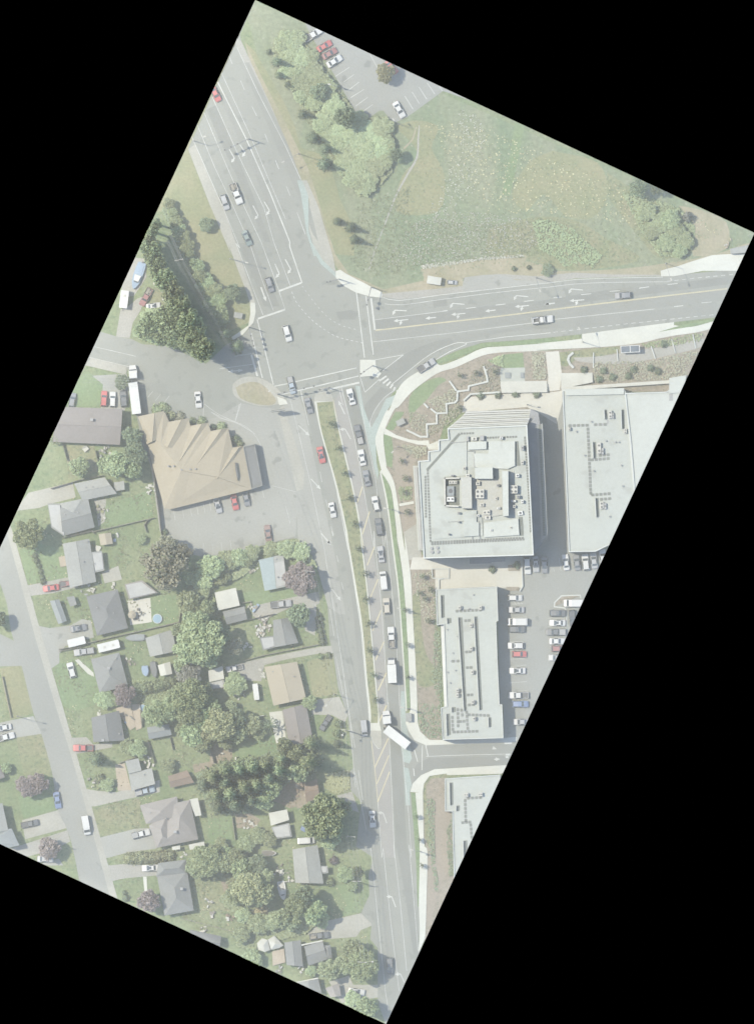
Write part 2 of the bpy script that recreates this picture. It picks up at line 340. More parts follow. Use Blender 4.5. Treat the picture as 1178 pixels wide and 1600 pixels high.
band('worn_lane', 'M3 470,130 545,440 600,760 660,1080 705,1370 M4 600,360 650,800 660,1050 680,1430 S1 860,300 870,600 890,900 900,1178 S2 925,30 990,400 1040,760', 'M3 570,120 635,440 710,760 770,1080 810,1370 M4 680,360 730,800 760,1050 775,1430 S1 940,300 950,600 965,900 985,1178 S2 1000,30 1045,400 1085,760', 'asphalt_dark', .0504)
band('worn_lane', 'M3 170,250 260,600 340,940 410,1250 M4 320,300 370,560 400,860 430,1200 450,1590 S1 600,300 650,600 700,900 750,1178 S2 760,30 830,500 900,1000', 'M3 240,180 350,600 420,940 500,1250 M4 370,300 420,560 450,860 475,1200 510,1590 S1 700,300 740,600 780,900 800,1178 S2 830,30 900,500 960,960', 'asphalt_mid', .0503)
band('hatched_lane', 'M3 400,260 480,620 555,1000 620,1370 M4 480,200 520,600 555,1000 590,1590 S1 780,110 830,330', 'M3 455,130 560,520 640,960 700,1370 M4 555,200 620,600 645,1000 660,1590 S1 835,110 850,330', 'hatch', .0512)
band('hatched_lane', 'S1 725,350 760,700 790,1000 810,1178', 'S1 850,330 860,700 885,1000 895,1178', 'hatch', .0514)
flat('resurfaced_road', 'G5 250,325 700,312 785,305 775,375 720,382 265,392', 'asphalt_mid', .0515)
flat('resurfaced_road', 'G5 265,398 720,386 775,380 760,440 300,462 225,500 175,545 170,470 200,430', 'asphalt_dark', .0516)
flat('parking_apron', '460,600 475,640 500,760 520,850 540,960 530,960 512,947 497,891 484,868 466,842 462,766 440,640', 'asphalt_pale', .0425)
flat('tyre_worn_patch', 'X 850,470 960,455 1000,480 985,520 870,520', 'asphalt_dark', .0519)
flat('tyre_worn_patch', 'N 455,345 540,340 545,385 460,392', 'asphalt_dark', .0521)
# green bicycle lanes
flat('bike_lane', 'W6 775,975 810,975 850,1080 850,1300 870,1380 905,1472 885,1472 840,1330 800,1060', 'bike', .054)
flat('bike_lane', 'X 672,0 690,0 765,120 865,215 850,232 745,140', 'bike', .054)
flat('bike_lane', 'M3 565,110 600,115 630,280 665,380 690,430 735,350 800,212 870,182 860,230 790,330 740,450 722,560 728,700 745,780 735,830 715,770 690,640 650,480 610,320', 'bike', .054)
flat('bike_lane', 'G5 100,0 122,0 125,100 134,200 150,300 165,400 150,430 115,420 100,330', 'bike', .054)
flat('bike_lane', 'G5 115,450 145,460 165,560 150,600 155,680 130,680', 'bike', .0545)
# residential street, driveways and yards
band('road', 'C0 -140,650 -60,790 4,920 18,986 34,1038 53,1115 66,1149 82,1208 90,1262 104,1293 114,1324 130,1400 150,1460', 'C0 -80,640 -20,770 11,832 40,920 69,1020 104,1150 135,1260 172,1400 190,1470', 'asphalt_lot', .040)
flat('road', '-170,990 0,990 30,1005 45,1040 -170,1046', 'asphalt_lot', .0385)
band('pavement', 'C0 0,812 11,833 30,900 57,1000 85,1095 115,1192 145,1300 172,1400 190,1470', 'C0 12,812 21,833 40,900 68,1000 96,1095 125,1195 155,1300 183,1400 202,1470', 'concrete_old', .052)
flat('driveway', 'H3 100,330 190,210 480,140 500,240 310,290 260,310', 'concrete_old', .030)
flat('driveway', 'H3 180,820 330,790 480,760 520,830 350,870 190,890', 'gravel', .030)
flat('driveway', 'H3 215,900 250,1100 290,1262 400,1262 430,1220 620,1160 600,1050 540,1040 470,1080 330,1100 230,1080', 'asphalt_pale', .030)
flat('driveway', 'H5 330,60 440,90 440,170 380,210', 'asphalt_pale', .030)
flat('driveway', 'H5 520,720 640,715 690,770 830,755 830,790 690,815 560,840', 'gravel', .030)
flat('driveway', 'H5 620,1095 720,1110 860,1120 1000,1080 1178,1030 1178,1120 900,1180 700,1225 650,1225', 'concrete_old', .030)
flat('driveway', 'H6 700,495 960,430 1100,420 1110,570 900,600 750,640', 'asphalt_pale', .031)
flat('driveway', 'H6 760,690 880,680 1130,690 1120,760 890,780 800,800', 'gravel', .030)
flat('driveway', 'H6 160,370 440,290 475,425 180,505', 'concrete_old', .032)
flat('driveway', 'H6 20,590 480,440 500,520 420,560 300,600 150,640', 'gravel', .029)
flat('driveway', 'H6 280,680 420,640 450,690 350,690', 'asphalt_pale', .029)
flat('driveway', 'H5 0,610 90,590 250,560 310,690 120,720 0,750', 'asphalt_pale', .029)
flat('driveway', 'H4 640,500 1050,410 1060,480 1020,500 1040,640 1000,640 940,480 700,590 650,560', 'gravel', .030)
flat('driveway', 'H4 930,480 1040,490 1030,680 970,650', 'concrete_old', .031)
flat('driveway', 'H4 480,870 700,820 1060,750 1140,740 1140,790 1000,790 720,860 700,960 560,950', 'gravel', .030)
flat('driveway', 'H4 700,820 1060,748 1130,742 1135,775 720,850', 'concrete_old', .033)
flat('driveway', 'S1 300,120 330,60 500,40 560,170 540,220 450,170 310,165', 'concrete_old', .031)
flat('driveway', 'S1 480,740 590,710 640,860 560,830', 'gravel', .030)
flat('driveway', 'S2 340,590 420,510 690,450 790,470 790,520 690,560 660,605 480,620', 'concrete_old', .031)
flat('driveway', 'S2 480,900 610,860 640,920 800,920 830,1000 680,1020 560,1040', 'concrete_old', .032)
flat('driveway', 'P1 290,770 330,760 400,700 460,680 420,780 370,860 350,960 260,950', 'gravel', .030)
flat('driveway', 'P1 300,620 370,430 450,440 460,560 380,680 290,700', 'gravel', .029)
flat('driveway', 'R2 190,80 350,70 360,180 340,240 230,230 240,120', 'asphalt_pale', .031)
flat('yard', 'H5 390,190 540,140 680,170 740,380 700,480 560,520 460,480', 'lawn_green', .020)
flat('yard', 'H3 130,590 240,540 330,560 420,600 450,780 190,810', 'lawn_green', .020)
flat('yard', 'H3 690,300 960,200 1010,370 700,450', 'lawn_green', .020)
flat('yard', 'H4 10,440 180,430 200,590 0,640', 'lawn_green', .020)
flat('yard', 'H6 650,290 990,210 1000,420 710,500', 'lawn_rough', .020)
flat('yard', 'H5 120,710 310,690 390,980 380,1000 180,1000', 'lawn_rough', .020)
flat('yard', 'H6 130,200 370,190 390,290 170,360', 'lawn_green', .020)
flat('yard', 'H5 0,210 160,180 250,540 80,590', 'lawn_dry', .020)
flat('yard', 'H7 740,440 1040,400 1060,560 780,600', 'lawn_green', .020)
flat('yard', 'H7 570,1000 740,960 740,1180 570,1200', 'lawn_green', .021)
flat('yard', 'H4 560,420 900,380 950,440 700,490 580,500', 'lawn_green', .020)
flat('yard', 'H4 980,840 1140,790 1170,1040 1020,1060', 'lawn_dry', .020)
flat('yard', 'S1 390,580 580,560 580,700 480,740 400,690', 'lawn_dry', .020)
flat('yard', 'S2 520,270 660,240 690,440 560,470 600,390', 'lawn_green', .020)
flat('yard', 'H8 500,310 760,280 760,560 520,560', 'lawn_rough', .020)
flat('yard', 'R2 70,400 200,400 215,520 80,560', 'lawn_rough', .020)
flat('yard', 'R2 0,180 170,60 250,120 240,215 100,225', 'lawn_green', .020)
flat('yard', 'R2 260,680 460,620 470,735 250,790', 'lawn_green', .022)
flat('yard', 'S1 0,540 120,600 230,660 260,800 150,830 0,760', 'brown_soil', .019)
flat('yard', 'P1 490,650 620,560 700,640 620,760 480,780', 'lawn_rough', .020)
flat('garden_bed', 'H7 590,460 740,450 740,590 640,600 560,640 470,670 460,610 580,590', 'brown_soil', .020)
flat('garden_bed', 'H7 760,960 840,940 940,1000 900,1060 770,1060', 'brown_soil', .020)
flat('garden_bed', 'H5 850,920 920,905 970,1105 870,1110', 'wood_deck', .05)
flat('garden_bed', 'S1 180,640 260,640 280,820 200,830', 'brown_soil', .021)
flat('garden_bed', 'H3 620,260 700,250 690,400 650,430', 'concrete_old', .02)
flat('garden_bed', 'H3 840,920 990,900 1000,1060 860,1080', 'concrete_warm', .02)
flat('garden_bed', 'H8 660,350 740,350 740,410 680,420', 'brown_soil', .023)
flat('garden_path', 'H5 555,150 580,140 690,240 695,270 650,250', 'concrete', .05)
flat('garden_path', 'H6 1015,770 1040,770 1045,880 1025,880', 'concrete', .05)
flat('garden_path', 'S1 50,150 100,140 130,350 60,370', 'concrete_old', .03)
flat('patio', 'H3 670,735 780,690 805,780 690,805', 'concrete_old', .05)
# campus ground: beds, lawns, plaza, sidewalks
flat('planting_bed', '''C0 602,640 623,634 644,611 682,583 712,573 753,555 784,550 851,548 877,546 940,542 998,536 1058,523 1107,515 1130,520 1080,612 880,612 880,640 700,640 640,860 700,880 680,925 690,1160 671,1158 656,1143 650,1064 645,961 641,895 630,835 613,747 603,728 599,686''', 'mulch', .024)
flat('planting_bed', 'G5 230,600 235,550 270,505 370,490 370,720 400,720 430,1110 240,1500 245,1440 260,960 240,900', 'mulch', .0245)
flat('planting_bed', 'Q5 150,390 380,480 340,540 350,850 200,890 180,700', 'mulch_bare', .028)
flat('planting_bed', 'Q5 215,940 350,920 380,1330 290,1440 240,1160', 'mulch_bare', .028)
flat('planting_bed', 'G5 300,640 390,640 390,1060 330,1150 270,1400 250,1400 260,1000 300,900', 'mulch_bare', .028)
flat('campus_lawn', 'Q 0,600 0,410 100,310 200,270 260,290 200,330 120,430 40,510', 'lawn_green', .032, smooth=3)
flat('campus_lawn', 'Q5 75,190 170,20 260,20 200,120 150,200', 'lawn_green', .032)
flat('campus_lawn', 'Q5 50,240 130,230 150,380 140,560 85,540', 'lawn_green', .032)
flat('campus_lawn', 'Q 655,110 800,95 810,200 660,205', 'lawn_green', .032)
flat('campus_lawn', 'Q2 60,140 250,115 490,95 480,140 330,170 180,190 110,240 60,230', 'lawn_rough', .032)
flat('campus_lawn', 'B 90,260 130,250 140,420 170,600 240,700 240,760 130,780 100,600', 'lawn_rough', .032, smooth=3)
flat('campus_lawn', 'G5 240,500 370,492 372,515 280,520 250,560 255,700 290,900 270,940 245,880 232,620', 'lawn_rough', .032)
flat('gravel_path', 'Q2 160,175 300,170 460,150 700,110 850,95 1080,40 1060,100 920,140 740,180 600,210 480,220 310,215 190,200', 'gravel', .034, smooth=3)
flat('plaza', 'Q 385,440 420,410 830,370 960,350 975,380 1180,350 1180,420 1085,420 1040,600 910,520 830,480 370,520', 'concrete_warm', .060)
flat('plaza', 'Q 960,90 1055,85 1075,240 1060,360 970,370 980,270', 'concrete_warm', .062)
flat('plaza', 'B 75,110 90,40 150,40 790,-20 790,30 730,40 725,215 560,215 220,235 220,110', 'concrete_warm', .060)
flat('plaza', 'Q5 250,1180 370,1100 420,1340 420,1440 300,1445', 'concrete_old', .05)
flat('campus_path', 'Q5 70,180 180,245 300,285 400,300 490,295 500,345 380,335 250,300 60,235', 'concrete', .075)
flat('campus_path', 'Q5 205,905 345,880 350,905 210,930', 'concrete', .075)
flat('blue_pad', 'Q 640,205 815,200 815,300 640,300', 'roof_white', .070)
flat('ramp', 'Q5 470,345 580,300 585,385 490,385', 'concrete', .077)
band('sidewalk', 'C0 596,736 587,694 589,676 603,643 N 190,1020 240,900 300,830 400,770 470,730 510,748 640,700 760,645 900,632 1178,612 E 0,545 240,520 500,470 655,480 735,445', 'C0 604,728 599,686 603,667 616,640 N 250,1000 330,910 480,800 600,760 760,690 880,670 1000,665 1178,660 E 0,582 350,565 550,545 655,520 760,500', 'concrete', .15, 0)
band('sidewalk', 'E 735,445 830,456 955,425 1040,400', 'E 760,500 850,488 930,470 1040,445', 'concrete', .1505, 0)
flat('sidewalk', 'E 240,495 500,460 740,430 740,450 655,484 500,472 240,522', 'concrete', .1508, 0)
band('grass_strip', 'N 480,718 600,665 760,615 1000,597 1178,582 E 100,524 240,538', 'N 475,745 600,705 760,640 900,630 1178,612 E 100,545 240,542', 'lawn_green', .135, 0)
flat('grass_strip', 'E 655,484 740,458 830,436 958,410 950,424 830,455 720,472', 'lawn_green', .1525, 0)
flat('sidewalk', 'X 850,190 880,180 915,205 1000,250 1040,270 1165,335 1165,372 1080,362 985,335 900,290 850,235', 'concrete', .15, 0)
flat('sidewalk', 'E 668,150 700,140 760,125 850,95 950,65 1050,58 1140,60 1090,150 900,150 740,180 670,180', 'concrete', .15, 0)
band('sidewalk', 'M3 755,765 830,880 860,1040 895,1370 M4 745,30 800,400 835,900 860,1450 862,1590', 'M3 800,730 850,820 880,940 945,1370 M4 810,30 860,350 880,700 910,1250 920,1590', 'concrete', .15, 0)
band('curb', 'M3 752,770 800,1000 850,1370 M4 755,500 790,980 815,1380 820,1500', 'M3 762,768 812,1000 862,1370 M4 766,500 801,980 826,1380 831,1500', 'concrete', .146, 0)
band('grass_strip', 'M3 768,785 812,1000 862,1370 M4 766,500 801,980 826,1380 831,1480', 'M3 775,790 830,885 858,1040 893,1370 M4 800,420 834,900 858,1450 860,1480', 'lawn_green', .140, 0)
flat('sidewalk', 'G5 128,188 160,100 195,100 200,180 215,240 270,290 345,290 720,278 790,272 790,298 700,305 250,322 180,292 145,235', 'concrete', .1515, 0)
flat('sidewalk', 'G5 155,600 170,550 220,500 300,465 720,440 740,437 730,480 690,492 375,500 370,490 270,505 238,550 230,605', 'concrete', .15, 0)
band('sidewalk', 'G5 186,604 203,800 212,950 207,1270 212,1420 205,1560', 'G5 231,604 238,900 258,960 252,1250 246,1440 240,1480', 'concrete', .1512, 0)
flat('grass_strip', 'G5 160,606 186,606 203,800 212,950 210,1150 205,1285 200,1280 190,1000', 'lawn_green', .145, 0)
# medians and islands
band('median', 'M3 250,230 300,470 420,900 520,1370 M4 325,30 400,480 450,800 490,1250 525,1590 S1 715,280', 'M3 392,230 450,470 570,980 635,1370 M4 450,30 495,400 535,800 583,1350 603,1590 S1 797,280', 'concrete', .15, 0)
flat('median', 'M3 250,232 255,190 270,155 300,132 325,125 355,133 378,155 395,205 392,232', 'concrete_old', .15, 0)
flat('median', 'S1 715,279 797,279 800,390 790,402 775,406 740,362', 'concrete_old', .15, 0)
band('median_lawn', 'M3 270,240 310,470 432,900 532,1370 M4 337,30 412,480 462,800 502,1250 530,1500 S1 722,225', 'M3 392,232 440,470 558,980 624,1370 M4 440,30 485,400 525,800 573,1350 590,1500 S1 770,225', 'lawn_rough', .158, .1)
flat('traffic_island', 'X 150,960 200,920 300,910 400,950 480,1020 500,1080 440,1100 330,1110 200,1070 150,1020', 'concrete_old', .15, 0, smooth=3)
flat('island_soil', 'X 168,985 220,955 300,945 350,965 400,1010 445,1075 400,1105 300,1095 200,1055', 'dirt', .158, .1, smooth=3)
flat('traffic_island', 'N 10,715 105,715 108,760 140,800 120,825 70,815 10,820', 'concrete', .15, 0)
flat('sidewalk', 'X 265,405 300,405 305,470 290,540 215,625 150,660 140,640 200,600 255,560 268,480', 'concrete', .15, 0)
flat('sidewalk', 'P1 60,1140 95,1090 330,1145 325,1200', 'concrete_old', .15, 0)
flat('sidewalk', 'R2 1045,235 1070,215 1165,520 1160,600 1130,612', 'concrete_old', .056)
flat('sidewalk', 'R2 1040,175 1080,190 1090,210 1050,215', 'concrete', .151)

# ---------------------------------------------------------------- road paint
wl, ww, yl = MB(), MB(), MB()
def line(mb, s, wd=.16, z=.058, dashed=None, smooth=0):
    p = P(s)
    if smooth: p = smooth_line(p, smooth)
    if dashed:
        on, off = dashed; carry = 0.0
        for a, b in zip(p, p[1:]):
            L = math.dist(a, b); t = -carry
            while t < L:
                t0, t1 = max(t, 0), min(t + on, L)
                if t1 > t0: mb.dash(tuple(a[i] + (b[i]-a[i]) * t0 / L for i in (0, 1)), tuple(a[i] + (b[i]-a[i]) * t1 / L for i in (0, 1)), wd, z)
                t += on + off
            carry = (L - t) % (on + off)
    else:
        for a, b in zip(p, p[1:]): mb.dash(a, b, wd, z)
def lines(mb, s, wd=.16, z=.058):
    p = P(s)
    for i in range(0, len(p) - 1, 2): mb.dash(p[i], p[i+1], wd, z)
for s in ('W6 85,690 160,860 300,1180 400,1420 X 170,0 260,240 355,490', 'W6 120,610 235,890 340,1110 X 270,20 340,230 425,460',
          'W6 165,530 300,850 430,1150 X 345,0 430,230 505,450', 'W6 220,430 400,830 560,1160 X 430,0 540,290',
          'W6 280,270 450,640 560,900 700,1230', 'W6 380,100 520,400 700,750 800,970'): line(ww, s, .17)
line(wl, 'W6 255,330 440,700 600,1060 728,1380 X 535,20 620,270', .3)
lines(ww, 'W6 330,160 350,210 405,320 430,380 480,490 510,550 565,670 585,725 635,845 655,900 705,1015 730,1075 775,1185 830,1330', .2)
lines(wl, 'X 465,325 615,270 320,515 505,452 275,760 315,905 1090,375 1115,590 810,995 1010,950', .5)
lines(wl, 'X 275,615 350,920 315,520 425,965 990,335 1045,780 1055,360 1105,760 430,975 520,958 570,945 990,850 470,1035 1005,905', .28)
line(ww, 'X 550,330 580,400 640,475 700,535 760,580 820,620 880,645 1030,680', .22, dashed=(.7, .7), smooth=2)
line(ww, 'X 620,290 700,400 800,510 900,565 1000,590', .18, dashed=(.6, .9), smooth=2)
lines(ww, 'X 60,855 285,825 0,1150 60,1180 195,1095 165,1215 1115,590 1178,585 610,1000 665,1240', .18)
line(ww, 'X 0,1150 60,1190 160,1220 220,1250 300,1300', .16, smooth=2)
lines(ww, 'P1 110,1015 390,1080 80,1085 350,1150 1040,1080 1150,1062', .16)
line(wl, 'N 150,332 250,352 500,318 820,282 1178,242 E 200,198 400,190 680,184', .17, smooth=2)
line(ww, 'N 160,372 270,378 460,352 820,305 1178,268 E 200,222 400,213 700,210', .17, smooth=2)
line(ww, 'E 700,208 860,190 1110,165', .2, dashed=(1.2, 1.0))
line(ww, 'N 100,470 545,415', .17)
lines(wl, 'N 660,400 720,393 840,380 900,373 1015,357 1075,350 E 85,297 130,293 235,280 290,275 390,262 445,258 550,245 605,237 705,225 760,219 740,345 790,340 890,325 945,320 N 520,415 545,413', .2)
line(ww, 'N 90,605 600,548 1060,490 E 85,415 350,388 635,358', .17)
line(wl, 'N 660,610 900,575 1178,550', .16)
line(ww, 'E 0,495 500,437 970,388', .2, dashed=(1.2, 1.0))
line(yl, 'N 105,533 500,487 850,448 1178,407 E 300,332 600,296 1030,246', .14, z=.059)
line(yl, 'N 105,537 500,491 850,452 1178,411 E 300,336 600,300 1030,250', .12, z=.0592)
line(wl, 'N 200,870 300,790 400,710 480,660 560,625 610,610 650,612 658,622 560,665 480,712 420,755 330,830 240,910', .2, smooth=2)
line(ww, 'M3 860,150 790,200 720,290 680,380 680,430', .22, smooth=2)
for k in range(6):
    a = P('N %d,%d %d,%d' % (128 + 22*k, 845 + 15*k, 172 + 13*k, 815 + 17*k)); wl.dash(a[0], a[1], .5, .0605)
lines(wl, 'N 10,820 40,915 40,915 130,832 105,715 275,685 275,685 150,782', .18)
lines(ww, 'M3 195,350 208,415 295,770 310,850 340,985 355,1045 380,1190 398,1260 150,165 165,240 M4 205,0 217,40 245,200 262,260 285,425 303,490', .18)
line(ww, 'M3 60,190 130,470 225,870 330,1370 M4 170,330 230,700 290,1100 360,1590 S1 600,540 655,800 690,980', .16)
lines(ww, 'M4 190,650 225,870 240,1050 300,1360 S1 545,20 610,400 600,570 615,680 635,560 665,770', .16)
line(wl, 'M3 255,200 330,540 420,900 510,1370 M4 320,0 398,480 447,800 487,1250 525,1590 S1 700,20 715,280 740,362 775,408 795,398', .2, z=.062)
line(yl, 'M3 395,215 460,540 568,1000 632,1370 M4 448,30 495,430 532,800 580,1350 604,1590', .16, z=.0615)
line(ww, 'M3 460,130 560,520 640,960 710,1370 M4 555,0 620,640 650,1100 670,1440 S1 845,80 855,400 870,700 890,1178 S2 905,0 950,400 990,830', .18)
lines(ww, 'M3 440,130 470,260', .17)
lines(yl, 'M3 620,885 580,1010 675,1075 620,1250 M4 560,130 500,285 590,400 525,555 615,660 545,830 640,920 570,1075 660,1180 590,1330 660,1450 600,1590 S1 845,335 750,540 850,455 765,655 855,570 770,785 835,100 800,180', .28, z=.0595)
line(yl, 'S1 725,350 750,540 772,785', .16, z=.0597)
line(ww, 'S1 772,785 800,1178 S2 835,20 885,500 940,960', .17)
line(ww, 'M3 590,120 650,500 720,830 785,1370 M4 655,0 720,640 745,960 770,1440 S1 950,480 990,880 1010,1178 S2 1005,0 1040,400 1065,700', .16)
line(ww, 'S2 755,20 800,480 850,960 870,1090', .16)
line(wl, 'G5 250,388 470,380 720,374', .15); lines(wl, 'G5 228,322 225,470 248,322 262,390 180,350 200,420 175,460 180,505', .25)
lines(wl, 'G5 715,310 760,308 722,378 750,376 722,392 740,391', .5)
lines(ww, 'R2 705,190 700,270 875,205 848,290 1015,585 1130,615 565,700 572,745 605,690 612,735 640,680 648,725 670,672 678,718 700,665 710,712 730,660 736,700 920,615 930,650 972,605 980,640 1080,680 1100,760 445,180 470,150 480,195 505,165 520,205 545,172', .13)
lines(ww, 'H4 345,110 350,180 400,120 408,175 455,110 462,160 510,95 518,150', .13)
line(ww, 'R2 700,205 760,250 830,285 900,315 950,370 980,440', .14, smooth=2)
lines(wl, 'L7 330,390 415,335 380,425 445,378 410,475 475,425 425,520 505,470 455,572 530,517 500,605 560,562 755,510 805,590 800,485 845,558 842,455 890,530 893,430 940,500 545,260 590,340 250,210 310,185 350,310 385,285 690,540 720,620 940,400 985,480', .18)
lines(ww, 'Q4 180,415 100,420 180,392 100,395 215,520 100,525 80,650 195,640 80,712 190,715 80,850 200,845 85,910 210,895 75,970 210,960 75,1035 215,1025 90,1100 210,1095 380,530 510,530 380,595 510,595 380,690 480,680 395,750 460,740 400,815 450,815 240,80 250,160 310,80 315,165 385,60 390,150 465,60 480,160', .12)
lines(ww, 'Q4 110,395 130,425 135,393 155,423 160,393 180,420 470,150 500,80 430,165 420,140 560,160 530,90', .12)
def arrow(mb, tail, tip, turn=None, both=False, z=.060, wd=.22):
    (ax, ay), (bx, by) = tail, tip; d = Vector((bx-ax, by-ay)); L = d.length; d.normalize(); n = Vector((-d.y, d.x))
    a = Vector(tail); b = Vector(tip)
    def tri(c, dd, l, h):
        nn = Vector((-dd.y, dd.x)); p = clip([tuple(c + nn*h), tuple(c - nn*h), tuple(c + dd*l)][::-1])
        if len(p) > 2: mb.add([(x, y, z + .006) for x, y in p], [tuple(range(len(p)))])
    if turn is None or both:
        mb.dash(tuple(a), tuple(b - d*1.1), wd, z); tri(b - d*1.2, d, 1.2, .5)
    if turn:
        sgn = 1 if turn == 'L' else -1
        k = a + d * (L * (.45 if both else .85))
        if not both: mb.dash(tuple(a), tuple(k), wd, z)
        e = k + n * sgn * .5 + d * .25; mb.dash(tuple(k), tuple(e), wd * 1.3, z + .0005); tri(e, (n * sgn + d * .4).normalized(), 1.0, .5)
def arrows(s, **k):
    p = P(s)
    for i in range(0, len(p) - 1, 2): arrow(wl, p[i], p[i+1], **k)
arrows('X 435,140 470,220 505,110 550,190', turn='R', wd=.3); arrows('W6 330,770 370,840 400,740 440,800 485,1140 525,1215 560,1115 600,1185', turn='R', wd=.26)
arrows('X 340,300 375,395', turn=None, wd=.4); arrows('X 120,875 215,865 215,865 120,875', wd=.25)
arrows('N 295,415 212,410 650,375 565,368 1040,328 955,320 E 245,255 170,248', turn='L', wd=.28)
arrows('N 305,468 215,478 655,430 568,438 1045,382 958,390 E 252,308 172,314', turn='L', both=True, wd=.26)
arrows('N 475,455 410,462 840,410 775,418 1178,372 1140,376 E 92,326 35,332', wd=.3)
arrows('M3 485,330 435,225', turn=None, wd=.3); arrows('M3 530,520 480,430 S1 835,935 805,850 S2 918,410 888,330 975,905 945,840', turn='L', wd=.26)
arrows('M3 130,415 215,495 225,825 300,905 305,1245 375,1330 M4 120,20 200,110 205,480 280,580', wd=.26)
arrows('G5 650,338 670,345 655,405 690,404', wd=.3)
for nm, mb, m in (('lane_markings', wl, 'paint'), ('worn_lane_markings', ww, 'paint_worn'), ('yellow_lane_markings', yl, 'paint_yellow')):
    o = mb.build(nm, M[m]); o['kind'] = 'structure'
# ---------------------------------------------------------------- large buildings
def part(name, mb, m, parent): return mb.build(name, m, parent)
def rect(s, crop):                       # x0,y0,x1,y1 in crop pixels -> quad
    x0, y0, x1, y1 = s; return P('%s %g,%g %g,%g %g,%g %g,%g' % (crop, x0, y0, x1, y0, x1, y1, x0, y1))
def parapet(poly, z, h, t, name, m, parent):
    """low rim along the roof edge"""
    n = len(poly)
    if sum(poly[i][0]*poly[(i+1)%n][1]-poly[(i+1)%n][0]*poly[i][1] for i in range(n)) < 0: poly = poly[::-1]
    inn = []
    for i in range(n):
        p, q, r = (Vector(poly[(i+k) % n]) for k in (-1, 0, 1))
        d1 = (q-p).normalized(); d2 = (r-q).normalized(); n1 = Vector((-d1.y, d1.x)); n2 = Vector((-d2.y, d2.x))
        b = (n1 + n2); b = b / max(b.dot(n1), .4); inn.append(tuple(q + b * t))
    vs = [(x, y, z) for x, y in poly] + [(x, y, z+h) for x, y in poly] + [(x, y, z+h) for x, y in inn] + [(x, y, z) for x, y in inn]
    fs = []
    for i in range(n):
        j = (i+1) % n
        for k in range(3): fs.append((k*n+i, k*n+j, (k+1)*n+j, (k+1)*n+i))
    mb = MB(); mb.add(vs, fs); return part(name, mb, m, parent), inn
def facade(poly, z0, z1, parent, wid=2.2, hgt=1.5, step=3.6, floor=3.6, m='glass'):
    """ribbons of windows, one mesh for each side and storey"""
    n = len(poly)
    if sum(poly[i][0]*poly[(i+1)%n][1]-poly[(i+1)%n][0]*poly[i][1] for i in range(n)) < 0: poly = poly[::-1]
    for i in range(n):
        p = Vector(poly[i]); q = Vector(poly[(i+1) % n]); L = (q-p).length
        if L < 4: continue
        d = (q-p)/L; o_ = Vector((d.y, -d.x)); z = z0 + 1.0
        while z + hgt < z1:
            mb = MB(); c = p + d*(L/2); mb.obox((c.x, c.y), (d.x, d.y), L/2 - .6, .06, z, z+hgt)
            part('window_band', mb, M[m], parent); z += floor
def pads(s, wd=.75, gap=.28, name='walkway_paver', z=0, parent=None, mb=None):
    own = mb is None; mb = mb or MB(); p = P(s)
    for a, b in zip(p, p[1:]):
        L = math.dist(a, b); d = ((b[0]-a[0])/L, (b[1]-a[1])/L); k = int(L // (wd+gap))
        mb.cur = 1; mb.obox(((a[0]+b[0])/2, (a[1]+b[1])/2), d, L/2, wd*.4, z, z+.025); mb.cur = 0
        for i in range(k):
            t = (i+.5)*(L/k); mb.obox((a[0]+d[0]*t, a[1]+d[1]*t), d, wd/2, wd/2, z, z+.06)
    return part(name, mb, M['paver'], parent) if own else None
def hvac(parent, quad, z, h, m='unit', fans=(1, 1), name='roof_unit'):
    mb = MB(); mb.prism(quad, z, z+h); u = part(name, mb, M[m], parent)
    a, b, c, d = (Vector(p) for p in quad)
    for i in range(fans[0]):
        for j in range(fans[1]):
            s_ = (i+.5)/fans[0]; t = (j+.5)/fans[1]; ce = a.lerp(b, s_).lerp(d.lerp(c, s_), t); r = min((b-a).length/fans[0], (d-a).length/fans[1])*.30
            f = MB(); f.tube((ce.x, ce.y, z+h), (ce.x, ce.y, z+h+.12), r, n=10); part('fan', f, M['dark_metal'], u)
    return u

# --- office tower
tw = P('T 50,550 112,545 112,490 175,482 175,420 235,415 230,350 720,330 760,1130 85,1150')
c0 = wm((740, 770))
H = 17.0
L0 = [(x-c0[0], y-c0[1]) for x, y in tw]
def loc(s): return [(x-c0[0], y-c0[1]) for x, y in P(s)]
def T_(s): return [(x-c0[0], y-c0[1]) for x, y in P('T ' + s)]
tower = thing('office_building', 'tall white flat-roofed office building with stepped corner and rooftop machinery beside the alley', 'office building', c0)
mb = MB(); mb.prism(L0, 0, H-.25); part('wall', mb, M['wall_light'], tower)
mb = MB(); mb.prism([(x*.998, y*.998) for x, y in L0], H-.25, H); roof = part('roof', mb, M['roof_white'], tower)
_, inn = parapet(L0, H, .55, .35, 'parapet', M['parapet'], tower)
facade(L0, 0, H-1, tower)
